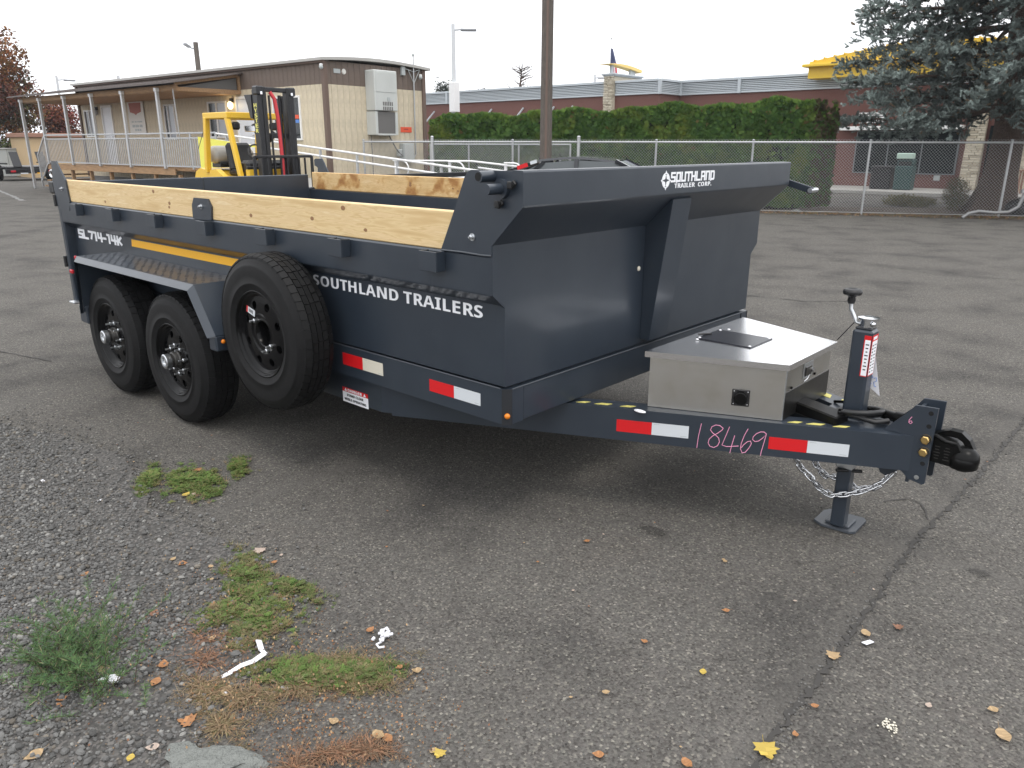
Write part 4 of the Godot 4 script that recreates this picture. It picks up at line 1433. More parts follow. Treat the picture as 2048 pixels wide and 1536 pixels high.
func lamp_post(label: String, at: Vector3, h: float, r: float, arm: Vector2, head: float, sleeve: float, so: Vector3) -> void:
	var o := thing("lamp_post", label, "lamp post", at)
	part("pole", MB.new().tube([V(0, 0, 0), V(0, h, 0)], [r * 1.15, r * 0.85], 10), M.pole_grey, o)
	var d := V(arm.x, 0, arm.y)
	part("lamp_arm", MB.new().tube([V(0, h - 0.25, 0), d * 0.5 + V(0, h - 0.2, 0)], 0.05, 6), M.pole_grey, o)
	var n := d.normalized()
	part("lamp_head", MB.new().box(d * 0.5 + n * head * 0.5 + V(0, h - 0.24, 0), V(0.3, 0.1, head * 1.3), 0.03, Basis(V(n.z, 0, -n.x), Vector3.UP, n)), M.lamp_head, o)
	if sleeve > 0.0:
		part("pole_sleeve", MB.new().box(V(0, 3.7, 0) , V(0.36, 1.3, 0.36), 0.02), M.white_metal, o)

func rock_mesh(sd: int, r: float) -> MB:
	var b := MB.new()
	var f := FastNoiseLite.new()
	f.seed = sd
	f.frequency = 0.8
	b.ball(Vector3.ZERO, Vector3.ONE, 12, 8)
	for i in b.v.size():
		var p := b.v[i]
		b.v[i] = V(p.x, p.y * 0.65, p.z * 0.85) * r * (1.0 + 0.5 * f.get_noise_3dv(p * 1.4))
	for k in range(0, b.v.size(), 3):
		var nn := (b.v[k + 2] - b.v[k]).cross(b.v[k + 1] - b.v[k])
		if nn.length_squared() > 1e-16:
			for j in 3:
				b.n[k + j] = nn.normalized()
	return b

# ---------------------------------------------------------------- far yard at the left edge
func yard() -> void:
	var sh := thing("storage_shed", "tan storage shed with brown flat roof in the far yard at left", "shed", V(-42.9, 0, -13.0))
	part("wall", MB.new().box(V(0, 0.95, 0), V(2.6, 1.9, 3.4)), M.shed_tan, sh)
	part("roof", MB.new().box(V(0, 2.0, 0), V(2.9, 0.2, 3.7), 0.02), M.shed_brown, sh)
	part("door", MB.new().box(V(1.305, 0.85, 0.6), V(0.03, 1.7, 0.9)), M.shed_tan, sh)
	var hd := thing("hedge", "low far hedge along the yard fence at the left edge", "hedge", V(-46, 0, -8.5))
	blob(hd, 2600, V(1.0, 0.75, 5.5), V(0, 1.15, 0), Color(0.04, 0.06, 0.022), Color(0.1, 0.11, 0.035), 0.12)
	var ff := thing("yard_fence", "grey slatted yard fence behind the parked black trailers", "fence", V(-43.6, 0, -9.0))
	for k in 26:
		part("fence_panel", MB.new().box(V(0, 0.7, -3.9 + 0.45 * k), V(0.04, 1.3, 0.43)), M.panel_grey, ff)
	part("top_rail", MB.new().tube([V(0.05, 1.37, -4.2), V(0.05, 1.37, 7.4)], 0.03, 6), M.galvanised, ff)
	for k in 4:
		black_trailer(V(-38.3 - 0.5 * k, 0, -10.2 + 2.3 * k), ["rightmost of the black equipment trailers in the far yard, half behind the porch post", "second black equipment trailer from the porch post in the far yard", "third black equipment trailer from the porch post in the far yard", "black equipment trailer at the left edge of the far yard"][k])
	var ft := thing("flatbed_trailer", "black flatbed trailer with raised front rail parked beyond the grey dump trailer", "trailer", V(-7.6, 0, -6.2))
	part("deck", MB.new().box(V(-1.1, 0.6, 0), V(2.2, 0.12, 2.4)), M.tank_black, ft)
	part("front_rail", MB.new().bar(V(0, 1.11, -1.35), V(0, 1.11, 1.3), 0.06, 0.075, 0.008), M.tank_black, ft)
	for z in [-1.3, -0.4, 0.45, 1.25]:
		part("rail_post", MB.new().box(V(0, 0.86, z), V(0.05, 0.44, 0.05)), M.tank_black, ft)
	part("tail_light", MB.new().box(V(0.05, 0.9, -1.1), V(0.04, 0.09, 0.16), 0.01), M.red_lens, ft)
	for z in [-1.25, 1.25]:
		part("wheel", MB.new().at(Transform3D(Basis(), V(-1.2, 0.36, z))).lathe([P2(0.2, -0.1), P2(0.33, -0.1), P2(0.36, -0.07), P2(0.36, 0.07), P2(0.33, 0.1), P2(0.2, 0.1), P2(0.18, 0.06), P2(0, 0.06)], 24), M.rubber, ft)
	part("drawbar", MB.new().bar(V(0, 0.55, 0), V(1.0, 0.5, 0), 0.1, 0.1), M.tank_black, ft)
	part("jockey_leg", MB.new().box(V(0.9, 0.25, 0), V(0.06, 0.5, 0.06)), M.tank_black, ft)

func black_trailer(at: Vector3, label: String) -> void:
	var o := thing("equipment_trailer", label, "trailer", at, 0.0, "black trailers parked in the far yard")
	part("deck", MB.new().box(V(-1.0, 0.55, 0), V(2.2, 0.1, 2.0), 0.01), M.tank_black, o)
	part("rear_beam", MB.new().box(V(0.12, 0.42, 0), V(0.08, 0.2, 2.1), 0.01), M.tank_black, o)
	for z in [-0.95, 0.95]:
		part("ramp", MB.new().bar(V(0.1, 0.6, z * 0.55), V(-0.3, 1.25, z * 0.55), 0.34, 0.05, 0.01), M.tank_black, o)
		part("side_rail", MB.new().bar(V(0.1, 0.75, z), V(-2.1, 0.75, z), 0.05, 0.06), M.tank_black, o)
		part("tail_light", MB.new().box(V(0.17, 0.42, z * 0.8), V(0.03, 0.08, 0.2), 0.01), M.red_lens, o)
		part("reflector", MB.new().box(V(0.165, 0.33, z * 0.35), V(0.02, 0.05, 0.3)), M.amber_vinyl if z < 0 else M.white_tape, o)
		part("wheel", MB.new().at(Transform3D(Basis(), V(-1.0, 0.36, z * 1.08))).lathe([P2(0.2, -0.1), P2(0.33, -0.1), P2(0.36, -0.07), P2(0.36, 0.07), P2(0.33, 0.1), P2(0.2, 0.1), P2(0.18, 0.06), P2(0, 0.06)], 20), M.rubber, o)
	for k in 5:
		part("deck_board", MB.new().box(V(-0.15 - 0.4 * k, 0.62, 0), V(0.2, 0.03, 1.8)), M.deck_grey, o)

# ---------------------------------------------------------------- forklift
func forklift() -> void:
	var o := thing("forklift", "yellow forklift with tall black mast parked between trailer and office", "forklift", V(-11.0, 0, -5.43))
	off = -V(0.0, 0, 0)
	var X := 11.0
	# counterweight and chassis (local x = world x + 11)
	var cw := MB.new().prism([P2(-1.16, 0.35), P2(-0.5, 0.3), P2(-0.5, 0.98), P2(-0.62, 1.12), P2(-0.95, 1.17), P2(-1.12, 1.1), P2(-1.2, 0.95)], 2, -0.5, 0.5)
	part("counterweight", cw, M.forklift_yellow, o)
	part("engine_hood", MB.new().box(V(-0.3, 0.82, 0), V(0.6, 0.44, 0.92), 0.04), M.forklift_yellow, o)
	part("body_panel", MB.new().prism([P2(-0.55, 1.14), P2(-0.35, 1.16), P2(0.1, 0.95), P2(0.5, 0.9), P2(0.62, 0.7), P2(0.62, 0.32), P2(-0.55, 0.32)], 2, 0.42, 0.52), M.forklift_yellow, o)
	part("body_panel", MB.new().prism([P2(-0.55, 1.14), P2(-0.35, 1.16), P2(0.1, 1.04), P2(0.66, 1.04), P2(0.66, 0.32), P2(-0.55, 0.32)], 2, -0.52, -0.42), M.forklift_yellow, o)
	part("front_cowl", MB.new().box(V(0.62, 0.86, 0), V(0.1, 0.64, 0.94), 0.02), M.forklift_yellow, o)
	part("dashboard", MB.new().box(V(0.5, 1.2, 0.1), V(0.26, 0.24, 0.7), 0.05), M.black_plastic, o)
	part("cowl_trim", MB.new().box(V(0.64, 1.2, 0), V(0.06, 0.05, 0.96), 0.01), M.black_plastic, o)
	# overhead guard
	for s in [0.5, -0.5]:
		part("guard_post", MB.new().bar(V(-0.52, 2.03, s), V(-0.66, 1.1, s), 0.09, 0.09, 0.01, Vector3.RIGHT), M.forklift_yellow, o)
		part("guard_post", MB.new().bar(V(0.19, 2.03, s), V(0.48, 1.02, s), 0.075, 0.09, 0.01, Vector3.RIGHT), M.forklift_yellow, o)
		part("guard_rail", MB.new().bar(V(-0.58, 2.05, s), V(0.26, 2.05, s), 0.08, 0.1, 0.01), M.forklift_yellow, o)
	part("guard_rail", MB.new().bar(V(0.22, 2.05, -0.46), V(0.22, 2.05, 0.46), 0.08, 0.1, 0.01), M.forklift_yellow, o)
	part("guard_rail", MB.new().bar(V(-0.55, 2.05, -0.46), V(-0.55, 2.05, 0.46), 0.08, 0.1, 0.01), M.forklift_yellow, o)
	for k in 7:
		part("guard_bar", MB.new().bar(V(-0.55 + 0.11 * k, 2.085, -0.5), V(-0.55 + 0.11 * k, 2.085, 0.5), 0.03, 0.03), M.black_plastic, o)
	# gas cylinder, seat, wheel, lamps
	part("gas_cylinder", MB.new().at(Transform3D(Basis(), V(-0.72, 1.4, 0))).lathe([P2(0, -0.42), P2(0.09, -0.41), P2(0.15, -0.34), P2(0.155, -0.3), P2(0.155, 0.3), P2(0.15, 0.34), P2(0.09, 0.41), P2(0, 0.42)], 20, true), M.tank_grey, o)
	part("cylinder_cradle", MB.new().box(V(-0.72, 1.22, 0), V(0.3, 0.08, 0.6), 0.01), M.black_plastic, o)
	var seat := part("seat", MB.new().box(V(-0.18, 1.1, 0), V(0.46, 0.12, 0.5), 0.04), M.black_plastic, o)
	part("seat_back", MB.new().box(V(-0.4, 1.36, 0), V(0.12, 0.5, 0.48), 0.05, Basis(Vector3.BACK, 0.2)), M.black_plastic, seat)
	var ring := []
	for k in 20:
		ring.append(V(0, cos(TAU * k / 20.0), sin(TAU * k / 20.0)) * 0.19)
	var sw := MB.new().at(Transform3D(Basis(Vector3.BACK, -0.95 + PI / 2), V(0.26, 1.42, 0))).tube(ring, 0.014, 6, false, true)
	sw.bar(V(0, 0, -0.18), V(0, 0, 0.18), 0.02, 0.012)
	sw.tube([V(0, 0, 0), V(-0.3, 0, 0)], 0.025, 8)
	part("steering_wheel", sw, M.black_plastic, o)
	part("work_lamp", MB.new().box(V(0.2, 1.88, 0.36), V(0.1, 0.13, 0.14), 0.03), M.black_plastic, o)
	part("work_lamp", MB.new().box(V(0.2, 1.88, -0.36), V(0.1, 0.13, 0.14), 0.03), M.black_plastic, o)
	part("mirror", MB.new().box(V(0.1, 1.84, 0.02), V(0.03, 0.1, 0.24), 0.01), M.chrome, o)
	part("air_hose", MB.new().tube([V(-0.3, 1.92, -0.28), V(-0.2, 1.72, -0.3), V(0.05, 1.66, -0.36), V(0.12, 1.78, -0.44)], 0.05, 8), M.black_plastic, o)
	part("tie_line", MB.new().tube([V(-0.62, 1.86, 0.5), V(-0.85, 1.5, 0.54)], 0.006, 5), M.weld, o)
	# mast: outer and inner channels, cross heads, chains
	for s in [0.3, -0.3]:
		var ch := part("mast_channel", MB.new().box(V(0.86, 1.25, s), V(0.17, 2.38, 0.09), 0.01), M.tank_black, o)
		part("inner_channel", MB.new().box(V(0.9, 1.28, s * 0.74), V(0.13, 2.4, 0.07), 0.01), M.black_plastic, ch)
		part("mast_head", MB.new().box(V(0.9, 2.42, s), V(0.16, 0.14, 0.13), 0.02), M.tank_black, ch)
		part("chain_anchor", MB.new().box(V(0.975, 2.38, s * 0.95), V(0.02, 0.05, 0.04), 0.004), M.chrome, ch)
		part("lift_chain", MB.new().box(V(0.93, 1.5, s * 0.42), V(0.02, 1.7, 0.03)), M.black_plastic, ch)
	part("valve_bracket", MB.new().prism([P2(0.56, 2.36), P2(0.774, 2.36), P2(0.774, 1.98), P2(0.7, 2.0), P2(0.64, 2.2)], 2, 0.3, 0.36), M.tank_black, o)
	part("cross_head", MB.new().box(V(0.9, 2.44, 0), V(0.1, 0.07, 0.5), 0.01), M.tank_black, o)
	part("cross_head", MB.new().box(V(0.82, 1.72, 0), V(0.06, 0.08, 0.52), 0.01), M.tank_black, o)
	part("lift_cylinder", MB.new().tube([V(0.88, 0.3, -0.1), V(0.88, 2.36, -0.1)], 0.03, 8), M.tank_black, o)
	part("hydraulic_hose", MB.new().tube([V(0.96, 2.4, 0.12), V(0.985, 2.3, 0.06), V(0.985, 2.0, 0.02), V(0.985, 1.3, 0.0), V(0.97, 0.9, 0.0)], 0.032, 8), M.hose_red, o)
	# lettering down the near channel
	var s := "HYSTER"
	for i in s.length():
		letters(s[i], M.mast_yellow, o, Transform3D(Basis(Vector3.UP, 0.0), V(0.86, 2.19 - 0.079 * i, 0.3465)), 0.085, 0.062)
	# load backrest and forks
	var br := MB.new()
	for z in [-0.55, 0.55]:
		br.box(V(1.03, 1.0, z), V(0.04, 0.78, 0.05), 0.008)
	br.box(V(1.03, 1.385, 0), V(0.04, 0.045, 1.1), 0.008)
	br.box(V(1.03, 0.62, 0), V(0.04, 0.07, 1.06), 0.008)
	var lb := part("load_backrest", br, M.tank_black, o)
	for k in 8:
		part("backrest_bar", MB.new().box(V(1.03, 1.0, -0.41 + 0.117 * k), V(0.025, 0.72, 0.025)), M.tank_black, lb)
	for z in [-0.3, 0.3]:
		part("fork", MB.new().prism([P2(1.06, 0.6), P2(1.1, 0.6), P2(1.1, 0.1), P2(2.1, 0.07), P2(2.1, 0.05), P2(1.06, 0.05)], 2, z - 0.05, z + 0.05), M.tank_black, o)
	for w in [[0.55, 0.42, 0.34], [0.55, -0.42, 0.34], [-0.85, 0.4, 0.27], [-0.85, -0.4, 0.27]]:
		var r: float = w[2]
		var tw := part("wheel", MB.new().at(Transform3D(Basis(), V(w[0], r, w[1]))).lathe([P2(r * 0.5, -0.1), P2(r * 0.95, -0.1), P2(r, -0.07), P2(r, 0.07), P2(r * 0.95, 0.1), P2(r * 0.5, 0.1)], 24), M.rubber, o)
		part("hub", MB.new().at(Transform3D(Basis(), V(w[0], r, w[1]))).lathe([P2(r * 0.5, -0.09), P2(r * 0.5, 0.07), P2(r * 0.2, 0.07), P2(r * 0.2, 0.1), P2(0, 0.1)], 16), M.forklift_yellow, tw)

# ---------------------------------------------------------------- dark sedan behind the trailer
func sedan() -> void:
	var o := thing("parked_car", "black sedan parked in front of the fence with only its roof showing", "car", V(-5.75, 0, -8.375), 0.4838)
	var W := 0.82
	var body := [P2(-2.25, 0.35), P2(-2.3, 0.7), P2(-2.2, 0.98), P2(-1.5, 1.06), P2(-0.6, 1.0), P2(0.9, 0.95), P2(1.9, 0.8), P2(2.2, 0.6), P2(2.2, 0.3)]
	part("body", MB.new().prism(body, 2, -W, W), M.car_black, o)
	# cabin narrows upwards: loft between beltline and roof
	var low := [[-1.5, 1.04], [-0.95, 1.05], [0.85, 0.99], [1.35, 0.95]]
	var roof := []
	for k in 9:
		var t := k / 8.0
		roof.append(P2(lerpf(-0.72, 0.5, t), 1.345 + 0.06 * sin(PI * (t * 0.9 + 0.08))))
	var b := MB.new()
	for k in 8:
		b.quad(V(roof[k].x, roof[k].y, 0.6), V(roof[k + 1].x, roof[k + 1].y, 0.6), V(roof[k + 1].x, roof[k + 1].y, -0.6), V(roof[k].x, roof[k].y, -0.6))
		for s in [1.0, -1.0]:
			var a := V(roof[k].x, roof[k].y, 0.6 * s)
			var c := V(roof[k + 1].x, roof[k + 1].y, 0.6 * s)
			b.out([a, c, c + V(0, -0.035, 0.04 * s), a + V(0, -0.035, 0.04 * s)], V(0, 1.2, 0))
	part("roof", b, M.car_black, o)
	for s in [1.0, -1.0]:
		var z0: float = 0.66 * s
		var z1: float = 0.78 * s
		var pil := MB.new()
		for q in [[V(-0.72, 1.33, z0), V(-1.55, 1.05, z1)], [V(-0.1, 1.37, z0), V(-0.1, 1.0, z1)], [V(0.5, 1.35, z0), V(1.3, 0.97, z1)], [V(-0.62, 1.33, z0), V(-0.95, 1.04, z1)]]:
			pil.bar(q[0], q[1], 0.06, 0.05)
		part("pillar", pil, M.car_black, o)
		var zi: float = 0.655 * s
		for q in [[P2(-0.66, 1.31), P2(-0.13, 1.355), P2(-0.13, 1.02), P2(-1.2, 1.05)], [P2(-0.07, 1.355), P2(0.48, 1.33), P2(1.2, 0.99), P2(-0.07, 1.01)]]:
			var g := MB.new()
			var pts := []
			for p in q:
				pts.append(V(p.x, p.y, lerpf(0.775, 0.65, (p.y - 0.99) / 0.36) * s))
			g.out(pts, V(0, 1.1, 0))
			part("side_window", g, M.car_glass, o)
	var ws := MB.new()
	ws.out([V(0.52, 1.34, 0.62), V(0.52, 1.34, -0.62), V(1.32, 0.96, -0.72), V(1.32, 0.96, 0.72)], V(0, 1, 0))
	part("windscreen", ws, M.glass_blind, o)
	var rw := MB.new()
	rw.out([V(-0.74, 1.335, 0.6), V(-0.74, 1.335, -0.6), V(-1.52, 1.06, -0.7), V(-1.52, 1.06, 0.7)], V(0, 1, 0))
	part("rear_window", rw, M.car_glass, o)
	part("tail_light", MB.new().bar(V(-1.02, 1.235, 0.745), V(-0.86, 1.29, 0.72), 0.03, 0.06), M.red_tape, o)
	part("sticker", MB.new().bar(V(-0.82, 1.31, 0.715), V(-0.72, 1.34, 0.695), 0.03, 0.05), M.white_tape, o)  # white bar painted in as the shine on the rear window
	for x in [-1.35, 1.4]:
		for s in [1.0, -1.0]:
			var wl := part("wheel", MB.new().at(Transform3D(Basis(), V(x, 0.33, 0.74 * s))).lathe([P2(0.2, -0.1), P2(0.31, -0.1), P2(0.33, -0.07), P2(0.33, 0.07), P2(0.31, 0.1), P2(0.2, 0.1)], 24), M.rubber, o)
			part("rim", MB.new().at(Transform3D(Basis(), V(x, 0.33, 0.74 * s))).lathe([P2(0.2, -0.09), P2(0.2, 0.09), P2(0.05, 0.08), P2(0, 0.08)], 20), M.zinc, wl)

# ---------------------------------------------------------------- the dump trailer
const TW := 2.2127
const TZ := -1.10635
const TB := Vector3(-1.9, 0, -1.10635)

func tyre_mesh() -> ArrayMesh:
	var b := MB.new()
	var R := 0.3795
	b.lathe([P2(0.2, -0.095), P2(0.212, -0.106), P2(0.24, -0.114), P2(0.285, -0.1175), P2(0.322, -0.113), P2(0.35, -0.101), P2(0.367, -0.089), P2(R, -0.07), P2(R, 0.07), P2(0.367, 0.089), P2(0.35, 0.101),
		P2(0.336, 0.108), P2(0.334, 0.111), P2(0.326, 0.113), P2(0.285, 0.1175), P2(0.252, 0.116), P2(0.25, 0.1185), P2(0.244, 0.1185), P2(0.24, 0.114), P2(0.222, 0.109), P2(0.212, 0.103), P2(0.203, 0.09), P2(0.2, 0.06)], 64, true)
	# tread: two shoulder rows, two inner rows, a solid centre rib
	var rows := [[-0.09, -0.057, 54, 0.0, 0.0125], [-0.05, -0.019, 54, 0.5, 0.0035], [-0.013, 0.013, 27, 0.2, 0.0012], [0.019, 0.05, 54, 0.25, 0.0035], [0.057, 0.09, 54, 0.75, 0.0125]]
	for r in rows:
		var nb: int = r[2]
		for k in nb:
			var a0: float = TAU * (k + r[3]) / nb
			var gap: float = 0.0055 / 0.387
			var a1: float = a0 + TAU / nb - gap
			var P := func(a: float, rad: float, z: float) -> Vector3: return V(cos(a) * rad, sin(a) * rad, z)
			# outer edge of a shoulder block is rounded down over the side
			var z0: float = r[0]
			var z1: float = r[1]
			var sh: float = r[4]
			var skew: float = 0.012 * signf(z0 + z1)
			var t0 := 0.3872 - (sh if z0 < -0.08 else 0.001)
			var t1 := 0.3872 - (sh if z1 > 0.08 else 0.001)
			var am := (a0 + a1) / 2
			var A := [P.call(a0, t0, z0), P.call(a1, t0, z0), P.call(a1 + skew, t1, z1), P.call(a0 + skew, t1, z1)]
			var B := [P.call(a0, 0.366 if sh > 0.01 and z0 < -0.08 else 0.376, z0 - (0.004 if z0 < -0.08 else 0.0)), P.call(a1, 0.366 if sh > 0.01 and z0 < -0.08 else 0.376, z0 - (0.004 if z0 < -0.08 else 0.0)), P.call(a1 + skew, 0.366 if z1 > 0.08 else 0.376, z1 + (0.004 if z1 > 0.08 else 0.0)), P.call(a0 + skew, 0.366 if z1 > 0.08 else 0.376, z1 + (0.004 if z1 > 0.08 else 0.0))]
			var ctr: Vector3 = P.call(am, 0.375, (z0 + z1) / 2)
			b.out(A, ctr)
			for e in 4:
				b.out([A[e], A[(e + 1) % 4], B[(e + 1) % 4], B[e]], ctr)
	return b.mesh()

func rim_mesh() -> ArrayMesh:
	var b := MB.new()
	b.lathe([P2(0.203, 0.085), P2(0.214, 0.1), P2(0.214, 0.107), P2(0.208, 0.108), P2(0.204, 0.103), P2(0.202, 0.094), P2(0.198, 0.091), P2(0.195, 0.093), P2(0.192, 0.084), P2(0.188, 0.081), P2(0.185, 0.074), P2(0.182, 0.072)], 56, true)
	# disc with eight round windows
	var zf := func(r: float) -> float: return 0.072 + 0.01 * sin(clampf((0.182 - r) / 0.08, 0.0, 1.0) * PI * 0.5)
	var r0 := 0.1
	var r1 := 0.182
	var rc := 0.145
	for s in 8:
		var th := TAU * (s + 0.5) / 8.0
		var hw := PI / 8.0
		var loop := []
		var circ := []
		for k in 24:
			var a := TAU * (k + 0.5) / 24.0
			var d := P2(cos(a), sin(a))
			# rectangle in (arc at rc, radius)
			var X := hw * rc
			var tx := X / maxf(absf(d.x), 1e-5)
			var ty := ((r1 - rc) if d.y > 0 else (rc - r0)) / maxf(absf(d.y), 1e-5)
			loop.append(d * minf(tx, ty))
			circ.append(d * 0.0205)
		var map := func(p: Vector2, dz: float) -> Vector3:
			var rr := rc + p.y
			var t := th + p.x / rc
			return V(cos(t) * rr, sin(t) * rr, zf.call(rr) + dz)
		var corner := [P2(hw * rc, r1 - rc), P2(-hw * rc, r1 - rc), P2(-hw * rc, r0 - rc), P2(hw * rc, r0 - rc)]
		for k in 24:
			var l := (k + 1) % 24
			var a: Vector3 = map.call(loop[k], 0.0)
			var e: Vector3 = map.call(loop[l], 0.0)
			var c: Vector3 = map.call(circ[k], 0.0)
			var f: Vector3 = map.call(circ[l], 0.0)
			b.quad(a, e, f, c)
			b.quad(c, f, map.call(circ[l], -0.012), map.call(circ[k], -0.012))
			if absf(loop[k].x - loop[l].x) > 1e-4 and absf(loop[k].y - loop[l].y) > 1e-4:
				var best: Vector2 = corner[0]
				for q in corner:
					if q.distance_to((loop[k] + loop[l]) / 2) < best.distance_to((loop[k] + loop[l]) / 2):
						best = q
				b.tri(a, map.call(best, 0.0), e)
	b.lathe([P2(0.1, 0.082), P2(0.095, 0.076), P2(0.072, 0.074), P2(0.066, 0.079), P2(0.06, 0.072), P2(0.06, 0.0)], 40, true)
	return b.mesh()

func wheel(called: String, at: Vector3, o: Node3D, ty: Mesh, rm: Mesh, hub: bool, turn: float) -> Node3D:
	var w := Node3D.new()
	w.name = called
	o.add_child(w, true)
	w.position = at + off
	w.rotation.z = turn
	inst("tyre", ty, M.rubber, w, Transform3D())
	inst("rim", rm, M.rim_black, w, Transform3D())
	inst("backing_drum", MB.new().lathe([P2(0.165, -0.09), P2(0.165, -0.03), P2(0, -0.03)], 32).mesh(), M.hole_black, w, Transform3D())
	var nut := MB.new().lathe([P2(0.011, 0.0), P2(0.011, 0.014), P2(0.006, 0.018), P2(0.0055, 0.04), P2(0, 0.041)], 8).mesh()
	var cnt := 8 if hub else 3
	for k in cnt:
		var a: float = TAU * k / 8.0 + 0.2 if hub else [-1.25, -0.65, 2.4][k]
		inst("lug_nut", nut, M.zinc, w, Transform3D(Basis(), V(cos(a) * 0.0835, sin(a) * 0.0835, 0.074)))
	if hub:
		inst("hub", MB.new().lathe([P2(0.054, 0.0), P2(0.054, 0.085), P2(0.05, 0.092), P2(0.046, 0.11), P2(0.04, 0.114), P2(0.04, 0.13)], 28).mesh(), M.hub_steel, w, Transform3D())
		inst("hub_cap", MB.new().lathe([P2(0.04, 0.128), P2(0.042, 0.132), P2(0.042, 0.158), P2(0.036, 0.162), P2(0.026, 0.162), P2(0.025, 0.152), P2(0.012, 0.154), P2(0, 0.157)], 28).mesh(), M.zinc, w, Transform3D())
	return w

func trailer() -> void:
	var o := thing("dump_trailer", "slate grey tandem-axle dump trailer with pine side boards and aluminium tongue box", "trailer", TB)
	off = -TB
	var L := -4.30
	var Z := func(z: float, far: bool) -> float: return -TW - z if far else z
	# ---- box
	for far in [false, true]:
		var pts := []
		for p in [[-0.068, 0.667], [-0.066, 0.988], [-0.001, 1.034], [0.0, 1.04], [0.0, 1.176], [-0.006, 1.183], [-0.094, 1.183], [-0.094, 0.667]]:
			pts.append(P2(Z.call(p[0], far), p[1]))
		part("box_side", MB.new().prism(pts, 0, L, -0.012), M.slate_paint, o)
		# end plates that hold the boards
		var f0: float = Z.call(0.003, far)
		var f1: float = Z.call(-0.007, far)
		part("front_side_plate", MB.new().prism([P2(-0.272, 1.1845), P2(-0.198, 1.33), P2(-0.135, 1.462), P2(-0.118, 1.48), P2(-0.1, 1.486), P2(0.144, 1.486), P2(0.144, 1.372), P2(-0.002, 1.23), P2(-0.002, 1.1845)], 2, minf(f0, f1), maxf(f0, f1)), M.slate_paint, o)
		part("middle_bracket", MB.new().prism([P2(-2.278, 1.18), P2(-2.274, 1.253), P2(-2.244, 1.294), P2(-2.09, 1.294), P2(-2.059, 1.254), P2(-2.072, 1.18)], 2, minf(f0, f1), maxf(f0, f1)), M.slate_paint, o)
		var rb := [P2(-4.335, 1.12), P2(-4.36, 1.3), P2(-4.323, 1.457), P2(-4.235, 1.458), P2(-4.112, 1.332), P2(-4.092, 1.185), P2(-4.12, 1.12)]
		if far:
			rb = [P2(-4.335, 1.12), P2(-4.345, 1.33), P2(-4.29, 1.335), P2(-4.285, 1.37), P2(-4.31, 1.385), P2(-4.335, 1.39), P2(-4.335, 1.44), P2(-4.31, 1.452), P2(-4.21, 1.452), P2(-4.112, 1.312), P2(-4.092, 1.185), P2(-4.12, 1.12)]
		part("rear_bracket", MB.new().prism(rb, 2, minf(f0, f1) + 0.0, maxf(f0, f1) + 0.001), M.slate_paint, o)
		# board
		var pz0: float = Z.call(-0.0085, far)
		var pz1: float = Z.call(-0.0465, far)
		part("side_board", MB.new().box(V((-4.33 - 0.16) / 2, 1.2585, (pz0 + pz1) / 2), V(4.17, 0.149, 0.038), 0.004), M.stained_plank if far else M.pine_plank, o, "pine board stained brown in patches" if far else "clean yellow pine board")
		# knots in the board
		for k in 9:
			var kr := rng.randf_range(0.004, 0.011)
			var kx := rng.randf_range(-4.1, -0.4)
			var kz: float = Z.call(-0.0082, far) if not far else Z.call(-0.0468, far)
			part("knot", MB.new().at(Transform3D(Basis(Vector3.BACK, rng.randf_range(-0.4, 0.4)).scaled(V(1.5, 1, 1)), V(kx, 1.2585 + rng.randf_range(-0.055, 0.06), kz))).lathe([P2(kr, 0), P2(kr * 0.9, 0.0004), P2(0, 0.0005)], 10), M.knot, o)
		# stake pockets
		for k in 7:
			var xc := -0.298 - 0.6016 * k
			var pk := MB.new()
			var zo: float = Z.call(0.05, far)
			var zi: float = Z.call(0.002, far)
			var zm := (zo + zi) / 2
			pk.box(V(xc, 1.142, zo), V(0.098, 0.078, 0.007), 0.002)
			pk.box(V(xc - 0.046, 1.142, zm), V(0.007, 0.076, absf(zo - zi) - 0.004), 0.001)
			pk.box(V(xc + 0.046, 1.142, zm), V(0.007, 0.076, absf(zo - zi) - 0.004), 0.001)
			part("stake_pocket", pk, M.slate_paint, o)
		# bolts through plates
		for b in [[-0.099, 1.246], [-2.168, 1.25], [-4.2, 1.27]]:
			var bs := Basis() if not far else Basis(Vector3.UP, PI)
			part("carriage_bolt", MB.new().at(Transform3D(bs, V(b[0], b[1], f0))).lathe([P2(0.014, 0.0), P2(0.014, 0.003), P2(0.009, 0.003), P2(0.009, 0.011), P2(0.004, 0.012), P2(0.004, 0.02), P2(0, 0.02)], 12), M.zinc, o)
		part("weld_bead", MB.new().tube([V(-0.268, 1.184, f0), V(-0.16, 1.186, f0), V(-0.05, 1.183, f0), V(-0.004, 1.185, f0)], 0.004, 6), M.weld, o)
	# front wall, sloping shoulder and header
	var fw := []
	for p in [[-0.068, 0.667], [-0.066, 0.982], [0.0, 1.037], [0.0, 1.227]]:
		fw.append(P2(p[0], p[1]))
	for p in [[0.0, 1.227], [0.0, 1.037], [-0.066, 0.982], [-0.068, 0.667]]:
		fw.append(P2(-TW - p[0], p[1]))
	part("front_wall", MB.new().prism(fw, 0, -0.0115, 0.0), M.slate_paint, o)
	part("header", MB.new().prism([P2(0.0005, 1.222), P2(0.146, 1.364), P2(0.15, 1.371), P2(0.15, 1.482), P2(0.146, 1.488), P2(0.1, 1.489), P2(0.1, 1.482), P2(0.142, 1.479), P2(0.142, 1.374), P2(-0.012, 1.2275), P2(-0.012, 1.222)], 2, -TW - 0.0035, 0.0035), M.slate_paint, o)
	# tapered post in the middle of the front wall
	part("front_post", MB.new().prism([P2(0.002, 1.224), P2(0.125, 1.345), P2(0.131, 1.34), P2(0.045, 0.69), P2(0.002, 0.69)], 2, -1.175, -1.165), M.slate_paint, o)
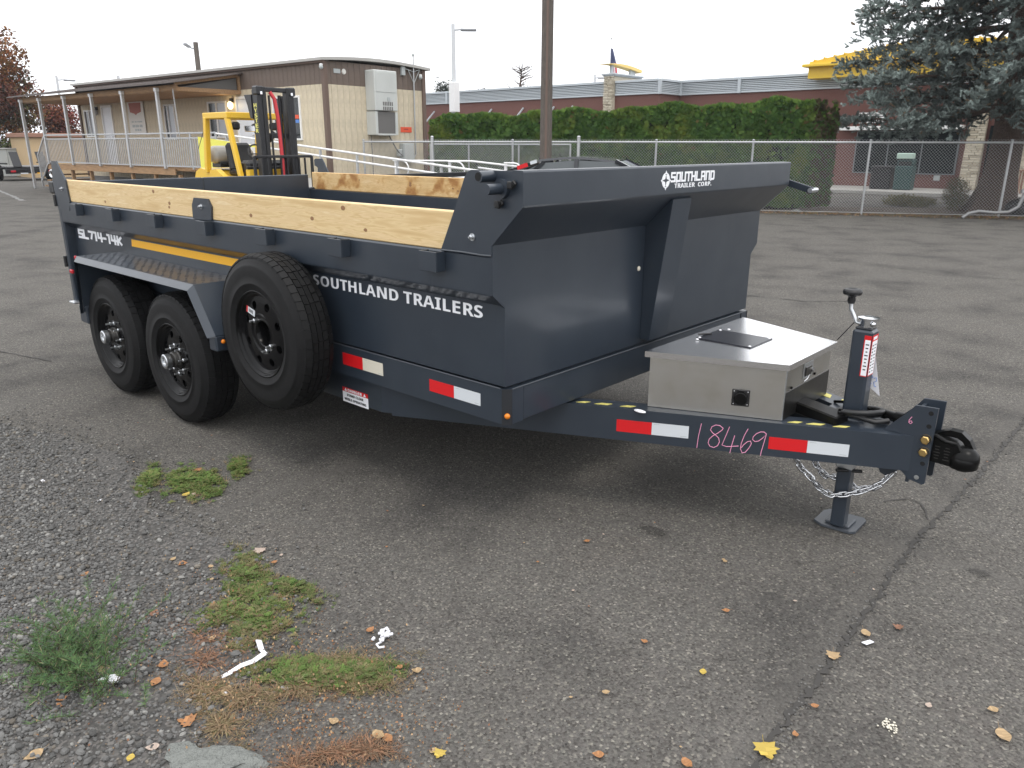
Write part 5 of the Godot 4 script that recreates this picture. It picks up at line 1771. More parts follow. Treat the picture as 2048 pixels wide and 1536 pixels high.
	part("front_post", MB.new().prism([P2(0.002, 1.224), P2(0.125, 1.345), P2(0.131, 1.34), P2(0.045, 0.69), P2(0.002, 0.69)], 2, -1.03, -1.02), M.slate_paint, o)
	part("post_flange", MB.new().prism([P2(0.1255, 1.346), P2(0.138, 1.344), P2(0.052, 0.688), P2(0.0395, 0.688)], 2, -1.178, -1.017), M.slate_paint, o)
	part("floor", MB.new().box(V(-2.16, 0.69, TZ), V(4.26, 0.03, 2.02)), M.dark_paint, o)
	# tailgate: two doors, posts, latches
	for s in [0.0, 1.0]:
		var zc: float = lerpf(-0.6, -1.613, s)
		part("tailgate_door", MB.new().box(V(-4.325, 1.0, zc), V(0.03, 0.63, 1.006), 0.006), M.slate_paint, o)
	for far in [false, true]:
		var zp: float = Z.call(-0.045, far)
		part("rear_post", MB.new().box(V(-4.325, 0.82, zp), V(0.055, 0.76, 0.09), 0.008), M.slate_paint, o)
		part("hinge", MB.new().tube([V(-4.365, 1.14, Z.call(0.005, far)), V(-4.365, 1.22, Z.call(0.005, far))], 0.012, 8), M.black_plastic, o)
		part("hinge", MB.new().tube([V(-4.365, 0.7, Z.call(0.005, far)), V(-4.365, 0.78, Z.call(0.005, far))], 0.012, 8), M.black_plastic, o)
	part("clearance_light", MB.new().box(V(-4.262, 0.675, 0.008), V(0.05, 0.03, 0.02), 0.006), M.red_lens, o)
	part("rear_bumper", MB.new().box(V(-4.2, 0.53, -1.1), V(0.12, 0.11, 2.1), 0.008), M.slate_paint, o)
	part("rear_step", MB.new().box(V(-4.28, 0.445, -0.02), V(0.1, 0.012, 0.12), 0.003), M.zinc, o)
	var latch := MB.new().box(V(-4.44, 1.27, -0.03), V(0.1, 0.09, 0.05), 0.01)
	latch.tube([V(-4.44, 1.3, -0.03), V(-4.44, 1.15, -0.03)], 0.008, 6)
	var lt := part("tailgate_latch", latch, M.black_plastic, o)
	var lr := []
	for k in 14:
		lr.append(V(-4.44 + 0.05 * cos(TAU * k / 14.0), 1.365 + 0.025 * sin(TAU * k / 14.0), -0.03))
	part("latch_ring", MB.new().tube(lr, 0.008, 6, false, true), M.chrome, lt)
	# ---- tarp gear on the front plate
	part("tarp_tube", MB.new().tube([V(0.003, 1.466, -0.005), V(0.003, 1.466, 0.075)], [0.02, 0.02], 16), M.slate_paint, o)
	part("tarp_tube_bore", MB.new().at(Transform3D(Basis(), V(0.003, 1.466, 0.0755))).lathe([P2(0.015, 0), P2(0, 0.0005)], 16), M.hole_black, o)
	var pv := MB.new().tube([V(0.055, 1.425, 0.0), V(0.055, 1.425, 0.09)], 0.019, 18)
	pv.tube([V(0.055, 1.425, 0.0), V(0.055, 1.425, 0.02)], 0.034, 18)
	part("tarp_pivot", pv, M.slate_paint, o)
	for q in [[0.108, 1.44], [0.048, 1.372]]:
		var wb := MB.new().tube([V(q[0], q[1], 0.0), V(q[0], q[1], 0.035)], 0.008, 8)
		wb.box(V(q[0], q[1], 0.012), V(0.032, 0.02, 0.01), 0.003, Basis(Vector3.BACK, 0.7))
		wb.box(V(q[0], q[1], 0.03), V(0.02, 0.026, 0.008), 0.003)
		part("wing_bolt", wb, M.black_plastic, o)
	part("plate_hole", MB.new().at(Transform3D(Basis(), V(0.03, 1.45, 0.0033))).lathe([P2(0.006, 0.0), P2(0, 0.0003)], 10), M.hole_black, o)
	var arm := MB.new().bar(V(0.1, 1.385, -2.255), V(0.27, 1.338, -2.255), 0.012, 0.036, 0.003)
	var ta := part("tarp_arm", arm, M.slate_paint, o)
	part("arm_pin", MB.new().tube([V(0.262, 1.34, -2.235), V(0.262, 1.34, -2.33)], 0.013, 10), M.zinc, ta)
	part("drain_plug", MB.new().ball(V(0.004, 1.03, -0.975), V(0.006, 0.012, 0.012), 8, 6), M.cream_tape, o)
	# ---- frame
	for far in [false, true]:
		var fp := []
		for p in [[-4.25, -0.06], [-0.012, -0.06], [0.018, -0.09], [0.018, -0.155], [-4.25, -0.155]]:
			fp.append(P2(p[0], Z.call(p[1], far)))
		part("frame_rail", MB.new().prism(fp, 1, 0.512, 0.657), M.slate_paint, o)
		# corner plate with its marker lamp
		var ca := V(-0.0095, 0.0, Z.call(-0.0585, far))
		var cb := V(0.0195, 0.0, Z.call(-0.0875, far))
		part("corner_plate", MB.new().bar(ca + V(0, 0.584, 0), cb + V(0, 0.584, 0), 0.004, 0.148), M.dark_paint, o)
		var lp := []
		for p in [[-3.95, -0.1], [-0.82, -0.1], [-0.76, -0.128], [-0.76, -0.175], [-3.95, -0.175]]:
			lp.append(P2(p[0], Z.call(p[1], far)))
		part("lower_rail", MB.new().prism(lp, 1, 0.362, 0.51), M.slate_paint, o)
		# drawbar
		var db := []
		for p in [[-0.752, -0.1038], [1.24, -1.045], [1.24, -1.1], [1.1, -1.1], [-0.752, -0.19]]:
			db.append(P2(p[0], Z.call(p[1], far)))
		part("tongue_beam", MB.new().prism(db, 1, 0.36, 0.504), M.slate_paint, o)
	part("weld_bead", MB.new().tube([V(-2.0, 0.659, -0.0605), V(-1.0, 0.6585, -0.061), V(-0.02, 0.659, -0.0605)], 0.003, 6), M.weld, o)
	part("weld_bead", MB.new().tube([V(0.017, 0.6575, -0.09), V(0.0165, 0.658, -1.1), V(0.017, 0.6575, -2.1)], 0.003, 6), M.weld, o)
	part("front_crossmember", MB.new().box(V(-0.014, 0.584, TZ), V(0.06, 0.143, 1.895), 0.004), M.slate_paint, o)
	part("marker_light", MB.new().at(Transform3D(Basis(Vector3.UP, PI / 4), V(0.008, 0.548, -0.071))).lathe([P2(0.012, 0), P2(0.011, 0.006), P2(0.006, 0.011), P2(0, 0.012)], 14, true), M.amber_lens, o)
	for x in [-3.2, -2.3]:
		part("axle", MB.new().tube([V(x - 0.03, 0.387, -0.05), V(x - 0.03, 0.387, -2.16)], 0.038, 10), M.dark_paint, o)
	for x in [-3.6, -2.75, -1.9]:
		part("spring_hanger", MB.new().box(V(x, 0.33, -0.14), V(0.08, 0.14, 0.08), 0.006), M.dark_paint, o)
		part("cross_beam", MB.new().box(V(x, 0.58, TZ), V(0.06, 0.12, 1.88)), M.dark_paint, o)
	part("hoist_frame", MB.new().box(V(-1.2, 0.5, TZ), V(1.6, 0.14, 0.6)), M.dark_paint, o)
	# ---- fenders
	for far in [false, true]:
		var path := [P2(-3.565, 0.5), P2(-3.53, 0.877), P2(-1.94, 0.877), P2(-1.765, 0.632)]
		var inner := [P2(-1.772, 0.629), P2(-1.944, 0.870), P2(-3.523, 0.870), P2(-3.558, 0.5)]
		var za: float = Z.call(-0.064, far)
		var zb: float = Z.call(0.206, far)
		part("fender", MB.new().prism(path + inner, 2, minf(za, zb), maxf(za, zb)), M.slate_paint, o)
		# rolled edge, tilted up so that it catches the sky
		var in2 := [P2(-3.53, 0.5), P2(-3.498, 0.846), P2(-1.957, 0.846), P2(-1.795, 0.62)]
		var ze: float = Z.call(0.2065, far)
		var zg: float = Z.call(0.238, far)
		var lipm := MB.new()
		for k in 3:
			var c := V((path[k].x + path[k + 1].x) / 2, (path[k].y + path[k + 1].y) / 2 - 0.02, Z.call(0.1, far))
			lipm.out([V(path[k].x, path[k].y, ze), V(path[k + 1].x, path[k + 1].y, ze), V(in2[k + 1].x, in2[k + 1].y, zg), V(in2[k].x, in2[k].y, zg)], c)
			lipm.out([V(path[k].x, path[k].y - 0.006, ze), V(path[k + 1].x, path[k + 1].y - 0.006, ze), V(in2[k + 1].x, in2[k + 1].y, zg), V(in2[k].x, in2[k].y, zg)], c + V(0, 1, Z.call(0.6, far) - c.z))
		part("fender_lip", lipm, M.slate_paint, o)
		if not far:
			var tp := MB.new()
			for i in 34:
				for j in 5:
					tp.box(V(-3.49 + 0.046 * i, 0.8785, -0.03 + 0.048 * j + (0.024 if i % 2 else 0.0)), V(0.02, 0.0015, 0.005), 0.0, Basis(Vector3.UP, 0.75 if (i + j) % 2 else -0.75))
			part("tread_plate", tp, M.slate_paint, o).set_meta("kind", "stuff")
			part("fender_bracket", MB.new().box(V(-1.8, 0.588, 0.125), V(0.075, 0.085, 0.17), 0.008), M.slate_paint, o)
			part("marker_light", MB.new().at(Transform3D(Basis(Vector3.UP, PI / 2), V(-1.762, 0.597, 0.17))).lathe([P2(0.012, 0), P2(0.011, 0.006), P2(0.006, 0.011), P2(0, 0.012)], 14, true), M.amber_lens, o)
			part("fender_bracket", MB.new().box(V(-3.6, 0.48, 0.08), V(0.12, 0.12, 0.24), 0.008), M.slate_paint, o)
			part("fender_light", MB.new().box(V(-3.54, 0.866, 0.209), V(0.02, 0.024, 0.016), 0.004), M.red_lens, o)
			part("fender_gusset", MB.new().prism([P2(-2.72, 0.87), P2(-2.42, 0.87), P2(-2.4, 0.66), P2(-2.46, 0.66)], 2, -0.062, -0.05), M.slate_paint, o)
	# ---- wheels
	var ty := tyre_mesh()
	var rm := rim_mesh()
	for far in [false, true]:
		for x in [-3.232, -2.365]:
			var w := wheel("wheel", V(x, 0.387, Z.call(0.0705, far)), o, ty, rm, true, 0.37 * x)
			if far:
				w.rotation.y = PI
	var spw := wheel("spare_wheel", V(-1.378, 0.698, 0.094), o, ty, rm, false, 0.0)
	spw.scale.z = 0.83
	var st := inst("barcode_sticker", MB.new().box(V(0, 0, 0), V(0.07, 0.032, 0.001)).mesh(), M.white_tape, spw, Transform3D(Basis(Vector3.BACK, -0.25), V(-0.085, 0.1, 0.083)))
	inst("barcode_sticker", MB.new().box(V(0, 0, 0), V(0.012, 0.032, 0.001)).mesh(), M.red_tape, spw, Transform3D(Basis(Vector3.BACK, -0.25), V(-0.118, 0.1085, 0.0835)))
	var bars := MB.new()
	for k in 9:
		bars.box(V(-0.016 + 0.004 * k, 0, 0.0008), V(0.0022 if k % 3 else 0.001, 0.016, 0.0006))
	inst("barcode", bars.mesh(), M.ink, spw, st.transform)
	part("spare_carrier", MB.new().box(V(-1.378, 0.72, -0.02), V(0.2, 0.3, 0.09), 0.01), M.dark_paint, o)
	# ---- lettering, stripe, reflective tape, warning label
	letters("SOUTHLAND TRAILERS", M.white_vinyl, o, Transform3D(Basis(), off + V(-0.6855, 0.9495, -0.0655)), 1.14, 0.05)
	var bl := MB.new()
	block(bl, "SL714-14K", -4.222, 0.919, 0.77, 0.067, -0.0645, 1.85, 1.9)
	part("lettering", bl, M.white_vinyl, o)
	part("stripe", MB.new().prism([P2(-3.315, 0.933), P2(-1.9, 0.933), P2(-1.88, 0.979), P2(-3.307, 0.979)], 2, -0.066, -0.0648), M.amber_vinyl, o)
	for t in [[-1.049, -0.894, -0.746, 0.564, 0.623, true], [-0.433, -0.281, -0.128, 0.562, 0.615, false]]:
		tape(o, t[0], t[1], t[2], t[3], t[4], Transform3D(Basis(), V(0, 0, -0.0595)), t[5])
	part("danger_label", MB.new().box(V(-1.023, 0.3785, -0.0993), V(0.202, 0.053, 0.001)), M.white_vinyl, o)
	var dr := part("danger_header", MB.new().box(V(-1.023, 0.4165, -0.0993), V(0.202, 0.021, 0.001)), M.red_tape, o)
	letters("DANGER", M.white_vinyl, dr, Transform3D(Basis(), V(-1.023, 0.4165, -0.0986)), 0.112, 0.014)
	for s in [-1.0, 1.0]:
		part("alert_triangle", MB.new().prism([P2(-1.023 + s * 0.075 - 0.01, 0.409), P2(-1.023 + s * 0.075 + 0.01, 0.409), P2(-1.023 + s * 0.075, 0.425)], 2, -0.0988, -0.0984), M.white_vinyl, dr)
	letters("STAND CLEAR", M.ink, dr, Transform3D(Basis(), V(-1.023, 0.391, -0.0986)), 0.13, 0.012)
	letters("WHILE OPERATING", M.ink, dr, Transform3D(Basis(), V(-1.023, 0.3685, -0.0986)), 0.17, 0.012)
	# ---- logo on the header: compass and two lines
	var hx := Transform3D(Basis(Vector3.UP, PI / 2), off + V(0.1505, 0, 0))
	var lg := MB.new()
	var lc := P2(0.9225, 1.4285)
	var seg := 40
	for k in seg:
		var a0 := TAU * k / seg
		var a1 := TAU * (k + 1) / seg
		lg.prism([lc + P2(cos(a0), sin(a0)) * 0.027, lc + P2(cos(a0), sin(a0)) * 0.032, lc + P2(cos(a1), sin(a1)) * 0.032, lc + P2(cos(a1), sin(a1)) * 0.027], 2, 0.0, 0.0008)
	for k in 4:
		var a := PI / 2 * k
		var d := P2(cos(a), sin(a))
		var e := P2(-d.y, d.x)
		lg.prism([lc + d * 0.032 + e * 0.006, lc + d * 0.032 - e * 0.006, lc + d * 0.041], 2, 0.0, 0.0008)
		var q := []
		for j in 9:
			var t := PI / 2 * j / 8.0 + a
			var lim := 0.0245
			if j == 0 or j == 8:
				lim = 0.021
			q.append(lc + P2(cos(t), sin(t)) * lim + (P2(cos(a + PI / 4), sin(a + PI / 4)) * 0.002))
		q.append(lc + P2(cos(a + PI / 4), sin(a + PI / 4)) * 0.009)
		lg.prism(q, 2, 0.0, 0.0008)
	block(lg, "SOUTHLAND", 0.9625, 1.419, 0.39, 0.043, 0.0, 1.5, 2.1)
	var logo := part("logo", lg, M.white_vinyl, o)
	logo.transform = hx
	var tl := "TRAILER CORP."
	var tw := text(tl, true)
	letters("TRAILER", M.white_vinyl, logo, Transform3D(Basis(), V(1.0835, 1.4035, 0.0)), 0.178, 0.019)
	letters("CORP.", M.white_vinyl, logo, Transform3D(Basis(), V(1.264, 1.4035, 0.0)), 0.125, 0.019)
	# ---- drawbar markings, in a frame that lies on the outer face of the near beam
	var A := V(-0.752, 0, -0.1038)
	var ux := (V(1.24, 0, -1.045) - A).normalized()
	var bt := Transform3D(Basis(ux, Vector3.UP, ux.cross(Vector3.UP)), A)
	for t in [[1.054, 1.204, 1.357, 0.4, 0.454], [1.676, 1.824, 1.979, 0.392, 0.444]]:
		tape(o, t[0], t[1], t[2], t[3], t[4], bt.translated_local(V(0, 0, 0.0005)), false)
	var hand := [[[1.406, 0.472], [1.398, 0.415], [1.395, 0.362]],
		[[1.494, 0.461], [1.48, 0.471], [1.464, 0.472], [1.449, 0.463], [1.444, 0.448], [1.453, 0.437], [1.466, 0.428], [1.479, 0.417], [1.484, 0.4], [1.478, 0.382], [1.463, 0.372], [1.447, 0.376], [1.439, 0.39], [1.442, 0.407], [1.455, 0.423], [1.474, 0.437], [1.49, 0.452], [1.494, 0.461]],
		[[1.519, 0.47], [1.506, 0.425], [1.495, 0.387], [1.514, 0.382], [1.561, 0.39]], [[1.542, 0.434], [1.534, 0.392], [1.529, 0.356]],
		[[1.592, 0.469], [1.58, 0.44], [1.571, 0.405], [1.569, 0.38], [1.577, 0.362], [1.59, 0.366], [1.603, 0.387], [1.61, 0.406], [1.606, 0.417], [1.594, 0.413], [1.58, 0.397], [1.572, 0.383]],
		[[1.664, 0.455], [1.654, 0.462], [1.641, 0.461], [1.626, 0.452], [1.615, 0.438], [1.613, 0.425], [1.623, 0.417], [1.637, 0.421], [1.652, 0.436], [1.664, 0.455], [1.659, 0.42], [1.652, 0.38], [1.65, 0.358]]]
	var hm := MB.new().at(bt)
	for line in hand:
		var p := []
		for q in line:
			p.append(V(q[0], q[1], 0.0008))
		hm.tube(p, 0.0016, 5)
	part("chalk_number", hm, M.pink_paint, o)
	# anti-slip yellow bars on the drawbars
	for k in [[0.87, 0.05], [0.95, 0.07], [1.06, 0.06], [1.74, 0.05], [1.81, 0.07], [1.91, 0.06]]:
		part("hazard_mark", MB.new().at(bt).prism([P2(k[0], -0.024), P2(k[0] + k[1] * 0.8, -0.024), P2(k[0] + k[1] * 0.8 + 0.02, -0.046), P2(k[0] + 0.03, -0.046)], 1, 0.5045, 0.5055), M.hazard_yellow, o)
	var bf := Transform3D(Basis(V(ux.x, 0, -ux.z), Vector3.UP, V(ux.x, 0, -ux.z).cross(Vector3.UP)), V(-0.752, 0, -TW + 0.1038))
	for k in [[1.68, 0.06], [1.8, 0.07]]:
		part("hazard_mark", MB.new().at(bf).prism([P2(k[0], 0.02), P2(k[0] + k[1], 0.02), P2(k[0] + k[1] + 0.03, 0.06), P2(k[0] + 0.03, 0.06)], 1, 0.5045, 0.5055), M.hazard_yellow, o)
	part("paint_splash", MB.new().ball(V(0.293, 0.503, -0.588), V(0.03, 0.006, 0.014), 9, 5), M.white_vinyl, o)
	tongue_gear(o)

func tape(o: Node3D, x0: float, xm: float, x1: float, y0: float, y1: float, t: Transform3D, cream: bool) -> void:
	var y := (y0 + y1) / 2
	var a := part("reflective_tape", MB.new().at(t).box(V((x0 + xm) / 2, y, 0), V(xm - x0 - 0.001, y1 - y0, 0.0012)), M.red_tape, o)
	part("white_half", MB.new().at(t).box(V((xm + x1) / 2, y, 0), V(x1 - xm, y1 - y0, 0.0012)), M.cream_tape if cream else M.white_tape, a)
	part("small_print", MB.new().at(t).box(V(xm + 0.02, y1 - 0.006, 0.0007), V(0.026, 0.0022, 0.0004)), M.panel_grey, a)
	part("small_print", MB.new().at(t).box(V(x1 - 0.02, y0 + 0.007, 0.0007), V(0.026, 0.0022, 0.0004)), M.panel_grey, a)

func tongue_gear(o: Node3D) -> void:
	# ---- tongue box
	var poly := [P2(0.285, -0.66), P2(0.785, -0.868), P2(0.785, -1.345), P2(0.285, -1.553)]
	var lid := [P2(0.262, -0.65), P2(0.262, -0.665), P2(0.8, -0.848), P2(0.8, -1.365), P2(0.262, -1.563)]
	lid = [P2(0.262, -0.652), P2(0.803, -0.85), P2(0.803, -1.363), P2(0.262, -1.561)]
	var bx := part("tongue_box", MB.new().prism(poly, 1, 0.506, 0.722), M.brushed_aluminium, o)
	var lm := MB.new().prism(lid, 1, 0.7215, 0.746)
	part("box_lid", lm, M.lid_aluminium, bx)
	part("painted_reflection", MB.new().box(V(0.787, 0.565, TZ), V(0.006, 0.115, 0.468), 0.001), M.dark_aluminium, bx)  # dark reflection in the box front, put in as a darker sheet
	part("corner_seam", MB.new().box(V(0.7865, 0.613, -0.871), V(0.006, 0.212, 0.006)), M.zinc, bx)
	part("solar_panel", MB.new().box(V(0.441, 0.7485, -1.103), V(0.26, 0.005, 0.218), 0.001), M.solar_cell, bx)
	part("panel_lead", MB.new().tube([V(0.33, 0.7525, -1.1), V(0.31, 0.756, -1.06), V(0.29, 0.752, -1.05)], 0.004, 6), M.black_plastic, bx)
	for q in [[0.322, -1.006], [0.322, -1.2], [0.56, -1.2], [0.56, -1.006], [0.33, -0.97], [0.345, -1.24]]:
		part("screw_head", MB.new().at(Transform3D(Basis(Vector3.RIGHT, -PI / 2), V(q[0], 0.7505, q[1]))).lathe([P2(0.007, 0), P2(0.006, 0.003), P2(0, 0.004)], 10), M.white_vinyl, bx)
	# charging socket on the slanted near side
	var n0 := V(0.785, 0, -0.868) - V(0.285, 0, -0.66)
	var ux := n0.normalized()
	var ft := Transform3D(Basis(ux, Vector3.UP, ux.cross(Vector3.UP)), V(0.285, 0, -0.66))
	var sk := part("power_socket", MB.new().at(ft).box(V(0.377, 0.586, 0.003), V(0.07, 0.07, 0.008), 0.002), M.black_plastic, bx)
	part("socket_cap", MB.new().at(ft.translated_local(V(0.377, 0.586, 0.006))).lathe([P2(0.028, 0), P2(0.027, 0.012), P2(0.022, 0.014), P2(0, 0.014)], 20), M.cast_black, sk)
	part("socket_hinge", MB.new().at(ft).box(V(0.377, 0.619, 0.01), V(0.026, 0.008, 0.01), 0.002), M.black_plastic, sk)
	for s in [[-0.027, -0.027], [0.027, -0.027], [-0.027, 0.027], [0.027, 0.027]]:
		part("screw_head", MB.new().at(ft.translated_local(V(0.377 + s[0], 0.586 + s[1], 0.007))).lathe([P2(0.004, 0), P2(0.003, 0.0015), P2(0, 0.002)], 8), M.chrome, sk)
	# latch on the front
	var fr := Transform3D(Basis(Vector3.UP, PI / 2), V(0.786, 0, 0))
	var lt := part("box_latch", MB.new().at(fr).box(V(1.09, 0.675, 0.002), V(0.1, 0.066, 0.004), 0.001), M.zinc, bx)
	part("latch_paddle", MB.new().at(fr).box(V(1.085, 0.672, 0.006), V(0.062, 0.04, 0.006), 0.002), M.dark_aluminium, lt)
	part("lock_cylinder", MB.new().at(fr.translated_local(V(1.128, 0.668, 0.003))).lathe([P2(0.011, 0), P2(0.01, 0.01), P2(0, 0.01)], 12), M.chrome, lt)
	part("latch_wire", MB.new().at(fr).tube([V(1.05, 0.632, 0.004), V(1.08, 0.636, 0.006), V(1.1, 0.655, 0.006)], 0.003, 6), M.chrome, lt)
	for q in [[1.17, 0.64], [0.93, 0.632]]:
		part("bolt_head", MB.new().at(fr.translated_local(V(q[0], q[1], 0))).lathe([P2(0.006, 0), P2(0.006, 0.006), P2(0, 0.007)], 8), M.cast_black, bx)
	# ---- jack
	var jc := V(0.99, 0, TZ)
	var jt := part("jack_tube", MB.new().box(jc + V(0, 0.615, 0), V(0.078, 0.53, 0.078), 0.009), M.slate_paint, o)
	part("jack_collar", MB.new().box(jc + V(0, 0.44, 0), V(0.12, 0.14, 0.1), 0.008), M.slate_paint, jt)
	part("jack_top", MB.new().box(jc + V(0, 0.884, 0), V(0.066, 0.014, 0.066), 0.006), M.dark_paint, jt)
	var gb := MB.new().at(Transform3D(Basis(Vector3.RIGHT, -PI / 2), jc + V(0.006, 0.888, 0))).lathe([P2(0.03, 0), P2(0.03, 0.03), P2(0.041, 0.032), P2(0.041, 0.038), P2(0.02, 0.042), P2(0, 0.042)], 18)
	part("jack_gearbox", gb, M.chrome, jt)
	part("gearbox_bolt", MB.new().ball(jc + V(0.03, 0.905, 0.022), V(0.011, 0.011, 0.011), 10, 7), M.chrome, jt)
	var ck := MB.new().tube([jc + V(-0.01, 0.895, 0), jc + V(-0.04, 0.9, 0.0), jc + V(-0.056, 0.93, 0), jc + V(-0.068, 0.95, 0), jc + V(-0.07, 0.975, 0)], 0.008, 8)
	part("crank_handle", ck, M.zinc, jt)
	part("crank_knob", MB.new().at(Transform3D(Basis(Vector3.RIGHT, -PI / 2), jc + V(-0.07, 0.972, 0))).lathe([P2(0.012, 0), P2(0.016, 0.012), P2(0.013, 0.026), P2(0.02, 0.032), P2(0.034, 0.036), P2(0.037, 0.046), P2(0.034, 0.056), P2(0.02, 0.06), P2(0.014, 0.056), P2(0, 0.056)], 20, true), M.black_plastic, jt)
	part("cable_tie", MB.new().tube([jc + V(-0.045, 0.9, 0.01), jc + V(-0.1, 0.82, 0.015)], 0.002, 4), M.black_plastic, jt)
	# instruction sticker on the front face
	var jf := Transform3D(Basis(Vector3.UP, PI / 2), jc + V(0.0392, 0, 0))
	var sticker := part("sticker", MB.new().at(jf).box(V(-TZ * 0.0, 0.778, 0.0003), V(0.066, 0.166, 0.0008)), M.red_tape, jt, "white instruction sticker with red border")
	part("sticker", MB.new().at(jf).box(V(0, 0.768, 0.001), V(0.058, 0.138, 0.0008)), M.white_vinyl, jt)
	var sp := MB.new().at(jf)
	for k in 9:
		sp.box(V(-0.018, 0.82 - 0.0135 * k, 0.0017), V(0.014, 0.005, 0.0004))
		sp.box(V(0.01, 0.82 - 0.0135 * k, 0.0017), V(0.026 - 0.006 * (k % 3), 0.003, 0.0004))
	part("small_print", sp, M.ink, jt)
	part("small_print", MB.new().at(jf).box(V(0, 0.849, 0.001), V(0.042, 0.012, 0.0008)), M.white_vinyl, jt)
	# it folds round the corner on to the near face
	part("sticker", MB.new().box(jc + V(0.024, 0.778, 0.0393), V(0.026, 0.166, 0.0008)), M.red_tape, jt)
	part("sticker", MB.new().box(jc + V(0.0255, 0.771, 0.0399), V(0.021, 0.145, 0.0008)), M.white_vinyl, jt)
	var sn := MB.new()
	for k in 8:
		sn.box(jc + V(0.0255, 0.825 - 0.0145 * k, 0.0405), V(0.013 - 0.003 * (k % 3), 0.0045, 0.0004))
	part("small_print", sn, M.ink, jt)
	# paper tag hung behind
	part("paper_tag", MB.new().prism([P2(0.99, 0.83), P2(1.008, 0.83), P2(1.062, 0.6), P2(0.99, 0.65)], 2, TZ - 0.056, TZ - 0.055), M.paper, jt, "white paper tag with blue handwriting")
	var tgm := MB.new()
	for p in [[V(1.012, 0.674, 0), V(1.02, 0.684, 0), V(1.026, 0.674, 0), V(1.016, 0.662, 0), V(1.014, 0.648, 0), V(1.024, 0.646, 0)], [V(1.03, 0.67, 0), V(1.04, 0.674, 0), V(1.042, 0.66, 0), V(1.032, 0.654, 0), V(1.036, 0.638, 0), V(1.044, 0.636, 0)]]:
		var q := []
		for v in p:
			q.append(v + V(0, 0, TZ - 0.0545))
		tgm.tube(q, 0.0014, 4)
	part("tag_writing", tgm, M.banner_blue, jt)
	# drop leg and foot
	part("drop_leg", MB.new().box(jc + V(0, 0.19, 0), V(0.056, 0.34, 0.056), 0.004), M.slate_paint, jt)
	part("jack_inner_tube", MB.new().box(jc + V(0, 0.325, 0), V(0.068, 0.075, 0.068), 0.004), M.zinc, jt)
	part("leg_pin", MB.new().tube([jc + V(-0.02, 0.285, 0.06), jc + V(0.055, 0.275, -0.02)], 0.008, 8), M.black_plastic, jt)
	var foot := []
	for p in [[-0.1, -0.055], [-0.085, -0.085], [0.06, -0.095], [0.075, -0.075], [0.075, 0.06], [0.055, 0.08], [-0.06, 0.085], [-0.1, 0.06]]:
		foot.append(P2(jc.x + p[0], jc.z - 0.05 + p[1]))
	part("jack_foot", MB.new().prism(foot, 1, 0.004, 0.014), M.weld, jt)
	part("foot_pad", MB.new().box(jc + V(-0.005, 0.02, -0.04), V(0.1, 0.012, 0.1), 0.004), M.weld, jt)
	# ---- black battery carrier between box and jack, tongue plate, cable
	part("tongue_plate", MB.new().prism([P2(0.86, -0.91), P2(1.2, -1.07), P2(1.2, -1.143), P2(0.86, -1.303)], 1, 0.494, 0.5045), M.slate_paint, o)
	part("cable_tray", MB.new().bar(V(0.78, 0.53, -1.05), V(0.98, 0.515, -1.0), 0.09, 0.05, 0.006), M.cast_black, o)
	var coil := []
	for k in 44:
		var t := k / 43.0
		var a := 2.6 + t * TAU * 1.9
		coil.append(jc + V(cos(a) * (0.088 + 0.018 * sin(t * 9.0)), 0.515 + 0.03 * t + 0.018 * sin(a + 1.0), sin(a) * (0.082 + 0.014 * cos(t * 7.0))))
	coil.append(V(1.09, 0.525, -1.05))
	coil.append(V(1.13, 0.53, -1.085))
	part("trailer_cable", MB.new().tube(coil, 0.011, 8), M.black_plastic, o)
	var plug := MB.new().tube([V(1.085, 0.535, -1.15), V(1.15, 0.54, -1.12)], 0.02, 12)
	plug.tube([V(1.15, 0.54, -1.12), V(1.185, 0.545, -1.105)], 0.026, 12)
	part("cable_plug", plug, M.cast_black, o)
	part("breakaway_cable", MB.new().tube([V(0.86, 0.51, -1.25), V(0.95, 0.54, -1.2), V(1.06, 0.53, -1.17), V(1.12, 0.52, -1.2)], 0.007, 6), M.cast_black, o)
	# ---- coupler channel and coupler
	for far in [0, 1]:
		var z0: float = TZ + (0.05 if far == 0 else -0.062)
		part("coupler_plate", MB.new().prism([P2(1.125, 0.5055), P2(1.2, 0.59), P2(1.226, 0.628), P2(1.305, 0.632), P2(1.301, 0.325), P2(1.292, 0.318), P2(1.24, 0.33), P2(1.215, 0.352), P2(1.2, 0.3595), P2(1.2, 0.5055)], 2, z0, z0 + 0.012), M.slate_paint, o)
	part("coupler_web", MB.new().box(V(1.235, 0.46, TZ), V(0.012, 0.3, 0.098)), M.slate_paint, o)
	for y in [0.608, 0.556, 0.404]:
		part("plate_hole", MB.new().at(Transform3D(Basis(), V(1.283, y, TZ + 0.0622))).lathe([P2(0.009, 0), P2(0, 0.0004)], 14), M.hole_black, o)
	part("plate_hole", MB.new().at(Transform3D(Basis(), V(1.27, 0.343, TZ + 0.0622))).lathe([P2(0.009, 0), P2(0, 0.0004)], 14), M.zinc, o)
	for y in [0.503, 0.452]:
		var hb := MB.new().at(Transform3D(Basis(), V(1.28, y, TZ + 0.062))).lathe([P2(0.02, 0), P2(0.02, 0.003)], 18)
		hb.at(Transform3D(Basis(), V(1.28, y, TZ + 0.0645))).lathe([P2(0.0165, 0), P2(0.0165, 0.011), P2(0.013, 0.014), P2(0, 0.014)], 6)
		part("hex_bolt", hb, M.brass_zinc, o)
	var six := MB.new().at(bt_plate()).tube([V(0.008, 0.024, 0), V(0, 0.01, 0), V(0.0, 0.0, 0), V(0.006, -0.004, 0), V(0.012, 0.002, 0), V(0.008, 0.008, 0), V(0.001, 0.004, 0)], 0.0014, 4)
